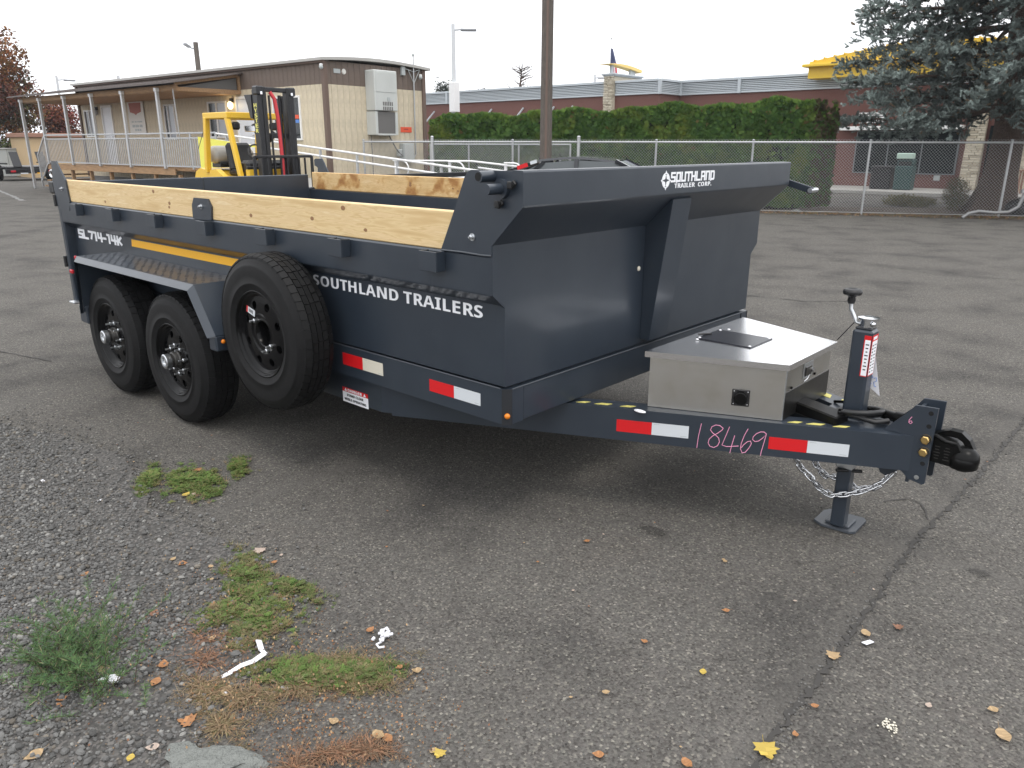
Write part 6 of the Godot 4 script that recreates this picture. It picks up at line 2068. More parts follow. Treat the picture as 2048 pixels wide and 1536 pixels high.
	part("chalk_number", six, M.pink_paint, o)
	var body := [P2(1.26, 0.415), P2(1.26, 0.5), P2(1.3, 0.518), P2(1.345, 0.508), P2(1.375, 0.502), P2(1.4, 0.47), P2(1.405, 0.414), P2(1.4, 0.408)]
	var cp := MB.new().prism(body, 2, TZ - 0.038, TZ + 0.038)
	var cb := part("ball_coupler", cp, M.cast_black, o)
	part("coupler_dome", MB.new().ball(V(1.405, 0.44, TZ), V(0.055, 0.052, 0.05), 20, 14), M.cast_black, cb)
	part("coupler_skirt", MB.new().at(Transform3D(Basis(Vector3.RIGHT, -PI / 2), V(1.405, 0.406, TZ))).lathe([P2(0.048, 0), P2(0.052, 0.004), P2(0.053, 0.036), P2(0.05, 0.042)], 22, true), M.cast_black, cb)
	var lev := MB.new().prism([P2(1.29, 0.512), P2(1.315, 0.527), P2(1.345, 0.541), P2(1.385, 0.539), P2(1.415, 0.515), P2(1.436, 0.478), P2(1.418, 0.47), P2(1.392, 0.505), P2(1.372, 0.515), P2(1.335, 0.516)], 2, TZ - 0.034, TZ + 0.004)
	part("coupler_latch", lev, M.cast_black, cb)
	part("lifting_lip", MB.new().tube([V(1.27, 0.512, TZ + 0.03), V(1.31, 0.516, TZ + 0.036), V(1.345, 0.503, TZ + 0.038), V(1.38, 0.5, TZ + 0.03), V(1.395, 0.475, TZ + 0.03)], 0.009, 8), M.cast_black, cb)
	var emb := MB.new()
	for k in 5:
		for j in 3:
			emb.box(V(1.285 + 0.034 * j, 0.478 - 0.012 * k, TZ + 0.0382), V(0.022 - 0.004 * ((k + j) % 3), 0.003, 0.0006))
	part("small_print", emb, M.hub_steel, cb)
	# ---- safety chains
	var lk := link_mesh(0.0125, 0.011, 0.0046)
	var cu := Curve3D.new()
	for p in [V(0.79, 0.36, -1.0), V(0.815, 0.25, -1.06), V(0.86, 0.205, -1.08), V(0.92, 0.175, -1.05), V(0.97, 0.172, -1.04), V(1.03, 0.19, -1.06), V(1.085, 0.215, -1.09), V(1.13, 0.25, -1.12), V(1.16, 0.3, -1.14)]:
		cu.add_point(p, V(-0.02, 0, 0), V(0.02, 0, 0))
	var c2 := Curve3D.new()
	for p in [V(0.81, 0.36, -1.2), V(0.84, 0.24, -1.17), V(0.89, 0.205, -1.15), V(0.95, 0.205, -1.16), V(1.04, 0.178, -1.16), V(1.1, 0.205, -1.17), V(1.16, 0.29, -1.16)]:
		c2.add_point(p, V(-0.02, 0, 0), V(0.02, 0, 0))
	for c in [cu, c2]:
		var n := int(c.get_baked_length() / 0.0285)
		var chn := Node3D.new()
		chn.name = "safety_chain"
		o.add_child(chn, true)
		chn.position = off
		for k in n:
			var s: float = (k + 0.5) * c.get_baked_length() / n
			var p: Vector3 = c.sample_baked(s)
			var d: Vector3 = (c.sample_baked(s + 0.01) - c.sample_baked(s - 0.01)).normalized()
			var u := d.cross(V(0.1, 0.2, 1)).normalized()
			var bs := Basis(u, d, u.cross(d)) * Basis(Vector3.UP, (PI / 4 if k % 2 else -PI / 4) + rng.randf_range(-0.3, 0.3))
			inst("chain_link", lk, M.chrome, chn, Transform3D(bs, p))
	part("chain_lug", MB.new().prism([P2(1.02, 0.36), P2(1.2, 0.36), P2(1.18, 0.32), P2(1.14, 0.29), P2(1.12, 0.3), P2(1.1, 0.34)], 2, TZ - 0.02, TZ - 0.005), M.slate_paint, o)

func bt_plate() -> Transform3D:
	return Transform3D(Basis(), V(1.212, 0.556, TZ + 0.0628))

# ---------------------------------------------------------------- litter, weeds, gravel in front of the camera
func stone_unit(sd: int) -> ArrayMesh:
	var b := MB.new()
	var r := RandomNumberGenerator.new()
	r.seed = sd
	var pts := PackedVector3Array()
	var seg := 7
	var rows := [[-0.75, 0.65], [0.0, 1.0], [0.6, 0.7]]
	var g := []
	for row in rows:
		var ring := []
		for k in seg:
			var a := TAU * (k + r.randf_range(-0.25, 0.25)) / seg
			var q: float = row[1] * r.randf_range(0.75, 1.15)
			ring.append(V(cos(a) * q, row[0] * r.randf_range(0.75, 1.1), sin(a) * q * 0.8))
		g.append(ring)
	var top := V(r.randf_range(-0.2, 0.2), 0.85, r.randf_range(-0.2, 0.2))
	for i in 2:
		for k in seg:
			var l := (k + 1) % seg
			b.out([g[i][k], g[i][l], g[i + 1][l], g[i + 1][k]], Vector3.ZERO)
	for k in seg:
		b.out([g[2][k], g[2][(k + 1) % seg], top], Vector3.ZERO)
	return b.mesh()

func near_ground() -> void:
	# gravel bed with its ragged border against the asphalt
	var edge := [P2(-2.1, 0.62), P2(-1.6, 0.72), P2(-1.39, 0.8), P2(-1.0, 0.74), P2(-0.64, 0.71), P2(-0.42, 0.73), P2(-0.2, 0.82), P2(-0.12, 0.95), P2(-0.02, 1.06), P2(0.02, 1.2), P2(0.12, 1.32), P2(0.3, 1.42), P2(0.4, 1.7), P2(0.5, 2.6), P2(-3.4, 3.2), P2(-3.6, 1.1), P2(-2.7, 0.75)]
	tag(struct("gravel_bed", sheet(ragged(edge, 0.04, 0.018), 0.004), M.gravel_bed), "dark gritty bed under the loose gravel at left", "ground")
	var poly := PackedVector2Array(edge)
	var xs := [[], [], []]
	var cs := [[], [], []]
	var placed := 0
	var fade := FastNoiseLite.new()
	fade.seed = 8
	fade.frequency = 1.3
	for i in 140000:
		var p := P2(rng.randf_range(-3.4, 0.75), rng.randf_range(0.3, 2.5))
		var inside := Geometry2D.is_point_in_polygon(p, poly)
		if not inside:
			# stray stones on the asphalt beside the bed
			var dd := 9.0
			for k in edge.size():
				dd = minf(dd, p.distance_to(Geometry2D.get_closest_point_to_segment(p, edge[k], edge[(k + 1) % edge.size()])))
			if rng.randf() > 0.16 * exp(-dd * 9.0):
				continue
		else:
			# thinner and finer towards the far border
			var far := clampf((p.y - 0.75 + 0.12 * fade.get_noise_2d(p.x, p.y) - 0.1 * (p.x + 1.4)) / 0.5, 0.12, 1.0)
			if p.x > -0.35 and p.y > 1.1 and p.x > -0.35 + (p.y - 1.1) * 0.4:
				far *= 0.35
			if rng.randf() > far:
				continue
		var s := 0.0033 + 0.0055 * pow(rng.randf(), 2.2) + (rng.randf_range(0.002, 0.008) if rng.randf() < 0.06 else 0.0)
		if not inside:
			s *= 0.75
		var v := rng.randi() % 3
		var bs := Basis(Vector3.UP, rng.randf() * TAU) * Basis(Vector3.RIGHT, rng.randf_range(-0.6, 0.6))
		xs[v].append(Transform3D(bs.scaled(V(s * rng.randf_range(0.8, 1.3), s * 0.75, s)), V(p.x, 0.003 + s * rng.randf_range(0.25, 0.75), p.y)))
		var g := rng.randf_range(0.06, 0.165)
		var c := Color(g, g * 0.985, g * 0.95)
		var t := rng.randf()
		if t < 0.1:
			c = Color(g * 1.15, g * 1.02, g * 0.85)
		elif t < 0.16:
			c = Color(0.24, 0.235, 0.22)
		cs[v].append(c)
		placed += 1
	for v in 3:
		tag(multi("gravel", stone_unit(v + 3), M.stones, xs[v], cs[v]), "loose grey gravel in the lower left corner, " + ["angular", "rounded", "mixed"][v] + " stones", "gravel")
	# loose chippings worked out of the asphalt all round the foreground
	var ax := []
	var ac := []
	for i in 9000:
		var a := rng.randf_range(-0.62, 0.62)
		var d := rng.randf_range(1.2, 7.5)
		var dirn := V(-0.668, 0, -0.744).rotated(Vector3.UP, a)
		var p := V(1.93, 0, 2.04) + dirn * d
		var s := rng.randf_range(0.0012, 0.0034)
		if rng.randf() < 0.02:
			s *= 1.7
		ax.append(Transform3D(Basis(Vector3.UP, rng.randf() * TAU).scaled(V(s * 1.2, s * 0.7, s)), V(p.x, s * 0.35, p.z)))
		var g := rng.randf_range(0.04, 0.17)
		ac.append(Color(g, g * 0.98, g * 0.94))
	# the joint holds a string of small stones
	for i in 420:
		var z := rng.randf_range(-2.6, 0.7)
		var s := rng.randf_range(0.002, 0.006)
		ax.append(Transform3D(Basis(Vector3.UP, rng.randf() * TAU).scaled(V(s * 1.2, s * 0.8, s)), V(1.3 + 0.02 * sin(z * 2.0) + rng.randfn() * 0.018, s * 0.4, z)))
		var g := rng.randf_range(0.05, 0.16)
		ac.append(Color(g, g * 0.97, g * 0.92))
	tag(multi("loose_chippings", stone_unit(9), M.stones, ax, ac), "fine loose stone chippings strewn over the asphalt", "chippings")
	weeds()
	litter()

func sprig_mesh(sd: int, n: int, l: float, leaf: float) -> ArrayMesh:      # creeping stem with paired leaves
	var b := MB.new()
	var r := RandomNumberGenerator.new()
	r.seed = sd
	for k in n:
		var a := TAU * k / n + r.randf_range(-0.5, 0.5)
		var d := V(cos(a), 0, sin(a))
		var s := V(-sin(a), 0, cos(a))
		var ll := l * r.randf_range(0.5, 1.1)
		var rise := r.randf_range(0.15, 0.75)
		var prev := Vector3.ZERO
		var m := 7
		for j in m:
			var t := (j + 1.0) / m
			var p := d * ll * t + V(0, ll * rise * t * (1.2 - 0.6 * t), 0) + s * 0.1 * ll * sin(t * 4.0 + k)
			b.tri(prev - s * 0.0007, prev + s * 0.0007, p)
			for sd2: float in [-1.0, 1.0]:
				var ld := (d * 0.6 + s * sd2 + V(0, r.randf_range(0.0, 0.7), 0)).normalized()
				var lw := ld.cross(Vector3.UP).normalized() * leaf * 0.28
				var sz := leaf * r.randf_range(0.7, 1.2)
				b.tri(p, p + ld * sz * 0.5 + lw, p + ld * sz)
				b.tri(p, p + ld * sz, p + ld * sz * 0.5 - lw)
			prev = p
	return b.mesh()

func patch(called: String, label: String, cat: String, ctr: Vector2, blobs: Array, n: int, me: Mesh, cols: Array, lift := 0.004) -> void:
	# blobs: [dx, dz, rx, rz, turn] ellipses round ctr
	var o := thing(called, label, cat, V(ctr.x, 0, ctr.y))
	var xs := []
	var cs := []
	var thin := FastNoiseLite.new()
	thin.seed = 77
	thin.frequency = 15.0
	for i in n * 4:
		var q: Array = blobs[rng.randi() % blobs.size()]
		var a := rng.randf() * TAU
		var rr := pow(rng.randf(), 0.75) * 1.75
		var e := P2(cos(a) * rr * q[2], sin(a) * rr * q[3]).rotated(q[4])
		var keep := thin.get_noise_2d(ctr.x + q[0] + e.x, ctr.y + q[1] + e.y) * 2.6 + 0.72 - rr * 0.62
		if rng.randf() > keep:
			continue
		var s := rng.randf_range(0.6, 1.25) * (1.15 - 0.5 * rr)
		xs.append(Transform3D((Basis(Vector3.UP, rng.randf() * TAU) * Basis(Vector3.RIGHT, rng.randf_range(-0.2, 0.2))).scaled(Vector3.ONE * s), V(q[0] + e.x, lift, q[1] + e.y)))
		var c: Color = cols[rng.randi() % cols.size()]
		cs.append(c.lerp(cols[rng.randi() % cols.size()], rng.randf() * 0.6) * rng.randf_range(0.8, 1.2))
	multi("foliage", me, M.herb, xs, cs, o)
	if called == "weed_patch":
		# straw and upright blades among the creeping stems
		var b := MB.new()
		for k in 8:
			var a := k * 2.4
			var d := V(cos(a) * 0.8, 0.9 - 0.08 * k, sin(a) * 0.8) * (0.02 + 0.003 * (k % 4))
			var s := V(-sin(a), 0, cos(a)) * 0.0009
			b.tri(-s, s, d)
		var bx := []
		var bc := []
		for i in xs.size():
			var t: Transform3D = xs[rng.randi() % xs.size()]
			bx.append(Transform3D(Basis(Vector3.UP, rng.randf() * TAU).scaled(Vector3.ONE * rng.randf_range(0.5, 1.3)), t.origin + V(rng.randfn() * 0.02, 0, rng.randfn() * 0.02)))
			bc.append([Color(0.28, 0.2, 0.11), Color(0.11, 0.17, 0.05), Color(0.2, 0.18, 0.08), Color(0.08, 0.12, 0.04)][rng.randi() % 4])
		multi("blades", b.mesh(), M.herb, bx, bc, o)

func weeds() -> void:
	var mat1 := sprig_mesh(3, 6, 0.036, 0.0085)
	var green := [Color(0.09, 0.15, 0.035), Color(0.13, 0.19, 0.05), Color(0.07, 0.12, 0.03), Color(0.16, 0.17, 0.06)]
	var mixed := [Color(0.11, 0.13, 0.05), Color(0.17, 0.15, 0.075), Color(0.2, 0.14, 0.09), Color(0.09, 0.13, 0.04)]
	var dry := [Color(0.26, 0.17, 0.1), Color(0.2, 0.15, 0.09), Color(0.3, 0.22, 0.14), Color(0.14, 0.13, 0.06)]
	patch("weed_patch", "bright green weed mat at the tip of the gravel below the wheels", "weeds", P2(-1.54, 0.56), [[0.0, 0.0, 0.17, 0.075, 0.5], [0.1, -0.07, 0.14, 0.05, 0.4], [-0.16, 0.1, 0.12, 0.03, 0.6]], 520, mat1, green)
	patch("weed_patch", "small green weed strip just behind the bright weed mat, nearest the spare wheel", "weeds", P2(-1.5, 0.29), [[0.0, 0.0, 0.1, 0.035, 0.5]], 90, mat1, green)
	patch("weed_patch", "sparse olive weed patch along the broken asphalt edge, with leaves in it", "weeds", P2(-0.36, 0.86), [[-0.18, -0.06, 0.16, 0.05, 0.35], [0.0, 0.0, 0.2, 0.07, 0.1], [0.09, 0.06, 0.13, 0.05, 0.2], [-0.02, 0.12, 0.08, 0.06, 1.2], [0.02, -0.12, 0.14, 0.03, -0.2]], 620, mat1, mixed + green)
	patch("weed_patch", "low green weed patch beside the white paper strip", "weeds", P2(0.15, 0.95), [[0.0, 0.0, 0.15, 0.055, -0.75], [0.06, -0.05, 0.13, 0.05, -0.75], [-0.06, 0.05, 0.1, 0.06, -0.4], [0.1, -0.08, 0.07, 0.05, -0.6]], 620, mat1, green + mixed)
	# dry thatch
	var straw := MB.new()
	for k in 9:
		var a := k * 2.1
		var d := V(cos(a), 0.12 + 0.05 * (k % 3), sin(a))
		var l := 0.03 + 0.006 * (k % 4)
		var s := V(-sin(a), 0, cos(a)) * 0.0008
		straw.tri(-s, s, d * l * 0.6 + V(0, 0.004, 0))
		straw.tri(d * l * 0.55 - s + V(0, 0.004, 0), d * l * 0.55 + s + V(0, 0.004, 0), d * l + s * 3.0)
	var sm := straw.mesh()
	patch("dry_grass", "rust-brown dry grass thatch above the broken concrete lump", "dry grass", P2(0.08, 1.16), [[0, 0, 0.16, 0.07, -0.5], [-0.12, 0.06, 0.14, 0.06, -0.2], [0.06, 0.1, 0.1, 0.06, 0.2], [0.08, -0.13, 0.12, 0.05, -0.7]], 900, sm, dry)
	patch("dry_grass", "thin dry straw fringe below the crumpled tissue", "dry grass", P2(0.19, 0.82), [[0, 0, 0.16, 0.05, -0.75], [0.1, 0.06, 0.1, 0.05, -0.6]], 330, sm, dry)
	patch("dry_grass", "reddish dry stalks at the bottom edge, right of the concrete lump", "dry grass", P2(0.45, 1.12), [[0, 0, 0.13, 0.035, -0.75], [0.07, -0.08, 0.08, 0.04, -0.5], [-0.03, 0.09, 0.06, 0.05, 0]], 330, sm, [Color(0.28, 0.15, 0.09), Color(0.22, 0.13, 0.08), Color(0.17, 0.12, 0.08)])
	patch("dry_grass", "scattered rusty stalks between tall feathery weed and weed patch", "dry grass", P2(-0.27, 1.09), [[0, 0, 0.2, 0.05, -0.3], [0.1, 0.08, 0.12, 0.07, 0.2]], 170, sm, [Color(0.3, 0.16, 0.1), Color(0.24, 0.14, 0.09)])
	# crumbs of bark, needles and broken leaf caught in the weeds
	var dx := []
	var dc := []
	for i in 2600:
		var q: Array = [[0.1, 1.15, 0.22, 0.12], [-0.3, 0.95, 0.2, 0.12], [0.3, 0.9, 0.2, 0.12], [0.42, 1.12, 0.16, 0.1], [-0.45, 1.3, 0.3, 0.2]][rng.randi() % 5]
		dx.append(Transform3D((Basis(Vector3.UP, rng.randf() * TAU) * Basis(Vector3.RIGHT, rng.randf_range(-0.4, 0.4))).scaled(Vector3.ONE * rng.randf_range(0.35, 1.2)), V(q[0] + rng.randfn() * q[2], rng.randf_range(0.006, 0.016), q[1] + rng.randfn() * q[3])))
		dc.append([Color(0.34, 0.17, 0.08), Color(0.3, 0.2, 0.11), Color(0.13, 0.08, 0.05), Color(0.42, 0.28, 0.16), Color(0.2, 0.1, 0.06)][rng.randi() % 5] * rng.randf_range(0.6, 1.1))
	tag(multi("leaf_litter", leaf_clump(2, 0.009, 15), M.autumn_leaf, dx, dc), "rusty crumbs of leaf and bark among the weeds", "leaf litter")
	# tall feathery weed at the left edge
	var o := thing("feathery_weed", "tall feathery blue-green weed bush growing in the gravel at left", "weed", V(-0.42, 0, 1.44))
	var b := MB.new()
	var leaf := MB.new()
	for k in 135:
		var a := rng.randf() * TAU
		var base := V(rng.randfn() * 0.11, 0.0, rng.randfn() * 0.06)
		var lean := rng.randf_range(0.15, 1.6)
		var h := rng.randf_range(0.08, 0.235)
		var d := V(cos(a) * lean, 1.0, sin(a) * lean * 0.8).normalized()
		var path := []
		for j in 7:
			var t := j / 6.0
			path.append(base + d * h * t + V(cos(a), 0, sin(a)) * h * 0.25 * t * t - V(0, h * 0.12 * t * t, 0))
		b.tube(path, [0.0016, 0.0014, 0.0013, 0.0011, 0.0009, 0.0008, 0.0005], 4, false)
		for j in 64:
			var t := pow(rng.randf(), 0.7) * 6.0
			var i0 := mini(int(t), 5)
			var p: Vector3 = path[i0].lerp(path[i0 + 1], t - i0)
			var ld := (d * rng.randf_range(0.2, 1.0) + V(rng.randfn(), rng.randf_range(-0.2, 0.8), rng.randfn()) * 0.75).normalized()
			var ll := rng.randf_range(0.012, 0.03)
			var sv := ld.cross(V(rng.randf(), rng.randf(), rng.randf() + 0.1)).normalized() * 0.0011
			var g := rng.randf()
			leaf.col = Color(0.07, 0.14, 0.07).lerp(Color(0.12, 0.19, 0.07), g) if rng.randf() > 0.05 else Color(0.3, 0.26, 0.16)
			leaf.tri(p - sv, p + sv, p + ld * ll)
	part("stem", b, M.dirt, o)
	var lf := part("foliage", leaf, M.herb, o)
	lf.set_meta("kind", "stuff")
	# tufts of a pale weed nearer the camera edge
	patch("weed_patch", "faint olive weed sprouts between feathery weed and paper strip", "weeds", P2(-0.2, 1.0), [[0, 0, 0.1, 0.05, 0.2]], 60, mat1, mixed)

func leaf_mesh(kind: int, sz: float, curl: float, col: Color) -> MB:
	var b := MB.new()
	var out := []
	if kind == 0:          # oval with a point
		for k in 12:
			var t := k / 11.0
			out.append(P2(0.36 * sin(PI * pow(t, 0.8)), t))
	else:                  # lobed
		for q in [[0.02, 0.0], [0.22, 0.06], [0.5, 0.04], [0.4, 0.24], [0.58, 0.42], [0.36, 0.46], [0.34, 0.66], [0.16, 0.66], [0.14, 0.84], [0.0, 1.0]]:
			out.append(P2(q[0], q[1]))
	var P := func(x: float, t: float) -> Vector3:
		return V(x * sz, (0.10 * absf(x) * 2.0 * curl + curl * 0.28 * (t - 0.5) * (t - 0.5) * 2.0 + 0.03 * sin(t * 9.0 + x * 7.0) * absf(curl)) * sz + 0.004, (t - 0.5) * sz)
	for s in [-1.0, 1.0]:
		for k in out.size() - 1:
			b.col = col * (1.0 + 0.18 * sin(k * 1.7 + s)) if k % 2 else col * 0.86
			var a: Vector3 = P.call(0.0, out[k].y)
			var c: Vector3 = P.call(0.0, out[k + 1].y)
			var d: Vector3 = P.call(out[k + 1].x * s, out[k + 1].y)
			var e: Vector3 = P.call(out[k].x * s, out[k].y)
			b.tri(a, d, c)
			b.tri(a, e, d)
	b.col = col * 0.7
	b.tube([P.call(0.0, 0.05), P.call(0.02, -0.12), P.call(0.05, -0.28)], sz * 0.012, 4)
	return b

func litter() -> void:
	var ORANGE := Color(0.36, 0.17, 0.07)
	var TANC := Color(0.4, 0.28, 0.155)
	var BROWN := Color(0.22, 0.11, 0.065)
	var YEL := Color(0.48, 0.35, 0.07)
	var PALE := Color(0.44, 0.35, 0.29)
	# kind, size, colour, x, z, label
	for q in LEAVES:
		var col: Color = {"o": ORANGE, "t": TANC, "b": BROWN, "y": YEL, "p": PALE}[q[2]]
		solo("fallen_leaf", leaf_mesh(q[0], q[1] * 0.85, rng.randf_range(0.3, 1.2), col), M.dry_leaf, q[5], "leaf", V(q[3], 0.004, q[4]), rng.randf() * TAU, "fallen leaves")
	# crumbs of leaf too small to describe apart
	var small := []
	for c in [ORANGE, TANC, BROWN, PALE]:
		small.append(leaf_mesh(0, 0.012, 0.8, c).mesh())
	for i in 65:
		var a := rng.randf_range(-0.6, 0.6)
		var d := sqrt(rng.randf_range(1.6, 26.0))
		var p := V(1.93, 0.002, 2.04) + V(-0.668, 0, -0.744).rotated(Vector3.UP, a) * d
		if p.z < -0.05 and p.z > -2.2 and p.x < 0.0:
			continue
		var o := solo("leaf_crumb", small[i % 4], M.dry_leaf, "tiny dry leaf crumb lying on the grey asphalt", "leaf", p, rng.randf() * TAU, "leaf crumbs on the asphalt")
		o.scale = Vector3.ONE * rng.randf_range(0.6, 1.3)
	# paper, tissue, scraps
	var strip := MB.new()
	var pa := [V(-0.135, 0.012, 0.99), V(-0.112, 0.02, 1.0), V(-0.075, 0.016, 1.014), V(-0.045, 0.022, 1.02), V(-0.046, 0.014, 1.06), V(-0.05, 0.018, 1.1), V(-0.052, 0.012, 1.135), V(-0.056, 0.008, 1.16)]
	for i in pa.size() - 1:
		var d: Vector3 = (pa[i + 1] - pa[i]).normalized()
		var s := V(-d.z, 0.35, d.x).normalized() * (0.011 - 0.0006 * i)
		strip.box((pa[i] + pa[i + 1]) / 2, V(0.02 - 0.0012 * i, 0.0012, (pa[i + 1] - pa[i]).length() + 0.004), 0.0, Basis(s.normalized(), d.cross(s).normalized(), d))
	solo("paper_strip", strip, M.paper, "bent strip of white paper on the gravel by the weed patch", "paper")
	var shard := MB.new().prism([P2(-0.03, 0.012), P2(-0.01, 0.004), P2(0.012, 0.01), P2(0.03, 0.0), P2(0.026, -0.016), P2(0.0, -0.024), P2(-0.022, -0.016)], 1, 0.0, 0.006)
	solo("plastic_shard", shard, M.paper, "white curved plastic shard below the feathery weed", "plastic scrap", V(-0.278, 0.02, 1.405), 0.5)
	var ts := MB.new()
	for i in 22:
		var p := V(rng.randfn() * 0.012, 0.008 + rng.randf() * 0.014, rng.randfn() * 0.014)
		ts.box(p, V(0.014, 0.008, 0.01) * rng.randf_range(0.5, 1.2), 0.002, Basis(V(rng.randf(), rng.randf(), rng.randf()).normalized(), rng.randf() * 3.0))
	ts.tube([V(0.0, 0.008, 0.02), V(0.012, 0.008, 0.034), V(0.004, 0.008, 0.05), V(0.02, 0.008, 0.062), V(0.034, 0.008, 0.052)], 0.004, 6)
	solo("paper_tissue", ts, M.paper, "crumpled white tissue shred on the edge of the weeds", "tissue", V(0.15, 0.004, 0.7), 0.4)
	for q in [[-2.05, 1.02, 0.016, "small white scrap of paper lying alone on the far gravel"], [0.13, 1.06, 0.016, "small white paper scrap below the green weed patch"], [-1.62, 0.92, 0.013, "tiny white paper bit on gravel left of the weed mat"], [0.02, 1.19, 0.013, "white oval pebble-like scrap in the dry grass"], [1.36, -0.35, 0.02, "white chalk-like crumb right of the pavement joint"]]:
		var sc := MB.new().prism([P2(-1.0, -0.3), P2(0.8, -0.5), P2(1.1, 0.2), P2(-0.6, 0.5)], 1, 0.0, 0.1)
		var o := solo("paper_scrap", sc, M.paper, q[3], "paper scrap", V(q[0], 0.008, q[1]), rng.randf() * 3.0)
		o.scale = Vector3.ONE * q[2]
	var rice := MB.new()
	for i in 40:
		rice.ball(V(rng.randfn() * 0.014, 0.004, rng.randfn() * 0.016), V(0.0028, 0.002, 0.0018) * rng.randf_range(0.8, 1.6), 6, 4)
	solo("crumbs", rice, M.cream_tape, "spilled pale yellow food crumbs on the asphalt at lower right", "crumbs", V(1.535, 0.002, 0.0)).set_meta("kind", "stuff")
	# broken concrete at the bottom edge
	var c1 := rock_mesh(21, 0.085)
	var o1 := solo("concrete_lump", c1, M.rock, "large broken concrete lump at the bottom edge of the gravel", "concrete lump", V(0.262, 0.004, 1.33), 0.7)
	o1.scale = V(1.25, 0.55, 0.8)
	var c2 := rock_mesh(25, 0.055)
	var o2 := solo("concrete_lump", c2, M.rock, "smaller broken concrete lump left of the large one", "concrete lump", V(0.165, 0.002, 1.385), 0.2)
	o2.scale = V(1.2, 0.5, 0.9)

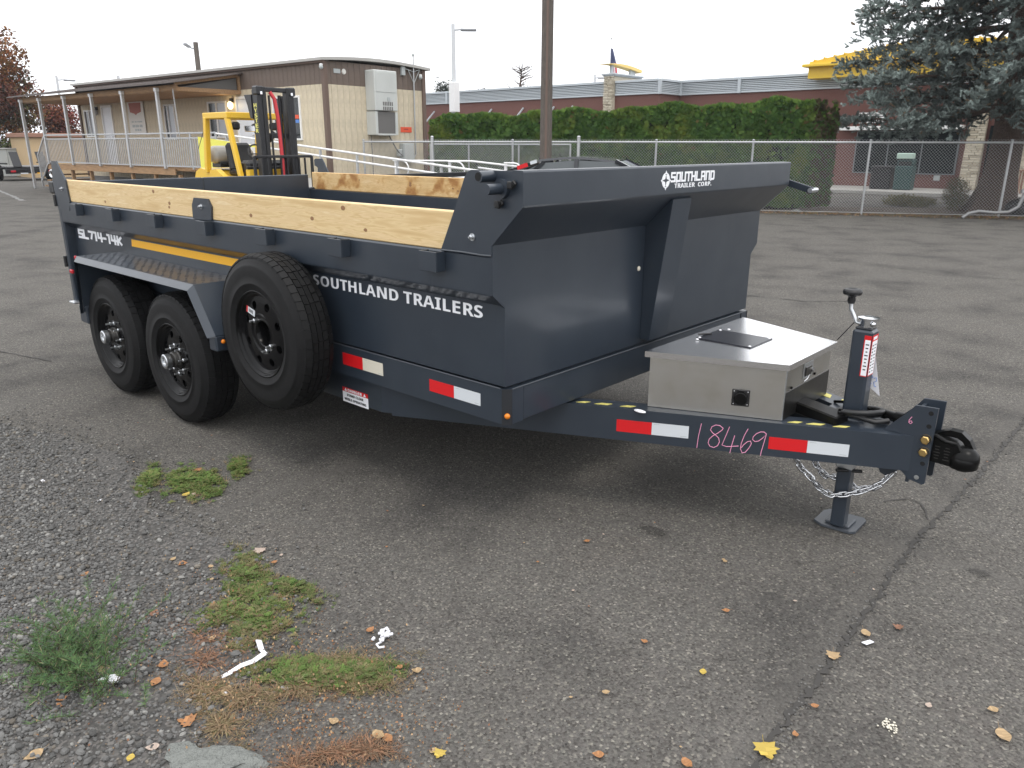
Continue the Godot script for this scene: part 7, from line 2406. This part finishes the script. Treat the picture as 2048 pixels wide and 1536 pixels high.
const LEAVES := [
	[1, 0.045, "o", -1.611, 0.453, "orange leaf lying on the bright green weed mat"],
	[0, 0.055, "y", -1.383, 0.628, "yellow pointed leaf at the lower edge of the green weed mat"],
	[0, 0.040, "p", -1.366, 0.603, "pale leaf next to the yellow pointed leaf"],
	[1, 0.055, "p", -0.660, 0.677, "pale pinkish maple leaf at the asphalt corner"],
	[0, 0.030, "b", -0.601, 0.730, "brown leaf just below the pale pinkish maple leaf"],
	[0, 0.032, "o", -0.542, 0.681, "orange leaf right of the pale pinkish maple leaf"],
	[0, 0.022, "p", -0.568, 0.634, "small pale leaf on the asphalt above the orange one"],
	[1, 0.040, "o", -0.798, 0.931, "orange-brown leaf at the left end of the olive weeds"],
	[0, 0.035, "t", -0.859, 0.936, "tan leaf at the upper left of the olive weeds"],
	[0, 0.040, "o", -0.996, 1.213, "lone orange leaf on open gravel at left"],
	[0, 0.030, "t", -0.695, 0.863, "tan twig-like leaf within the olive weeds"],
	[0, 0.022, "t", -0.607, 0.907, "small round tan leaf in the middle of the olive weeds"],
	[1, 0.042, "o", -0.431, 0.993, "vivid orange leaf in the lower olive weeds"],
	[0, 0.026, "t", -0.415, 0.946, "tan leaf right of the vivid orange leaf"],
	[0, 0.030, "y", -0.215, 0.823, "bright yellow leaf on asphalt right of the olive weeds"],
	[0, 0.024, "t", -0.262, 0.943, "tan round leaf at the lower tip of the olive weeds"],
	[0, 0.050, "b", -0.544, 1.150, "brown leaf lying on rusty stalks in the gravel"],
	[0, 0.035, "t", -0.262, 1.085, "cream leaf on gravel above the white paper strip"],
	[0, 0.060, "t", -0.357, 1.389, "large tan leaf leaning on the feathery weed"],
	[0, 0.050, "o", -0.247, 1.254, "tan-orange leaf right of the feathery weed"],
	[0, 0.050, "o", -0.183, 1.309, "orange leaf below the tan-orange one, on gravel"],
	[0, 0.060, "t", 0.017, 1.183, "long tan leaf under the end of the white paper strip"],
	[0, 0.040, "b", 0.067, 1.118, "dark reddish leaf in front of the green weed patch"],
	[0, 0.036, "o", -0.316, 1.527, "rust leaf on gravel below the feathery weed, upper of two"],
	[0, 0.032, "o", -0.292, 1.539, "rust leaf on gravel below the feathery weed, lower of two"],
	[1, 0.060, "o", 0.046, 1.325, "large rust-orange leaf above the concrete lumps"],
	[0, 0.045, "p", 0.074, 1.432, "pinkish leaf on gravel left of the concrete lumps"],
	[0, 0.060, "t", -0.131, 1.658, "tan leaf with long stalk at the lower left corner"],
	[0, 0.034, "y", 0.070, 1.489, "small ochre leaf at the bottom edge of the gravel"],
	[0, 0.050, "t", 0.495, 0.993, "pale elliptical leaf standing on reddish stalks at the bottom"],
	[0, 0.045, "o", 0.523, 0.983, "orange leaf right of the pale elliptical leaf"],
	[1, 0.040, "y", 0.671, 0.930, "yellow-orange leaf at the bottom edge in the middle"],
	[0, 0.030, "t", 0.648, 0.929, "slim tan leaf beside the yellow-orange leaf"],
	[0, 0.040, "t", 0.365, 0.740, "pale curled leaf on the asphalt right of the weeds"],
	[0, 0.040, "o", 0.091, 0.706, "orange leaf above the crumpled tissue"],
	[0, 0.030, "o", 0.313, 0.767, "orange leaf at the right end of the green weed patch"],
	[0, 0.040, "t", 0.356, 1.044, "tan leaf beside the dark asphalt lump"],
	[1, 0.075, "y", 1.322, 0.331, "big yellow leaf at the bottom edge, right of centre"],
	[0, 0.065, "t", 1.783, -0.168, "large tan-yellow leaf at the lower right corner"],
	[1, 0.040, "b", 1.404, -0.511, "brick-red leaf right of the pavement joint"],
	[1, 0.050, "t", 1.304, -0.196, "ragged tan leaf left of the pavement joint"],
	[0, 0.050, "t", 1.339, -0.399, "twisted tan leaf lying across the pavement joint"],
	[0, 0.035, "y", 1.030, 0.148, "greenish-yellow leaf on open asphalt"],
	[0, 0.035, "o", 0.926, -0.205, "narrow orange leaf on open asphalt"],
	[0, 0.040, "t", 1.736, -0.266, "tan folded leaf right of the spilled crumbs"],
	[0, 0.030, "p", 1.593, -0.163, "pinkish leaf left of the spilled crumbs"],
	[0, 0.028, "t", 0.765, -0.515, "cream leaf on asphalt behind the open middle"],
	[0, 0.034, "o", 0.265, -0.276, "orange leaf on asphalt under the dump box shadow edge"],
	[0, 0.030, "o", 0.809, 0.137, "thin orange leaf left in the open asphalt"],
	[0, 0.030, "t", 0.860, 0.426, "pale yellow leaf at lower left of the open asphalt"],
	[0, 0.030, "o", 1.347, 0.065, "orange leaf on the left side of the joint, low in the picture"],
	[0, 0.028, "o", 1.350, 0.213, "orange leaf above the big yellow leaf"],
	[0, 0.040, "o", 0.987, 0.642, "two-toned tan leaf at the bottom edge left of centre"],
	[0, 0.045, "o", 1.181, 0.510, "orange leaf cut by the bottom edge"],
]
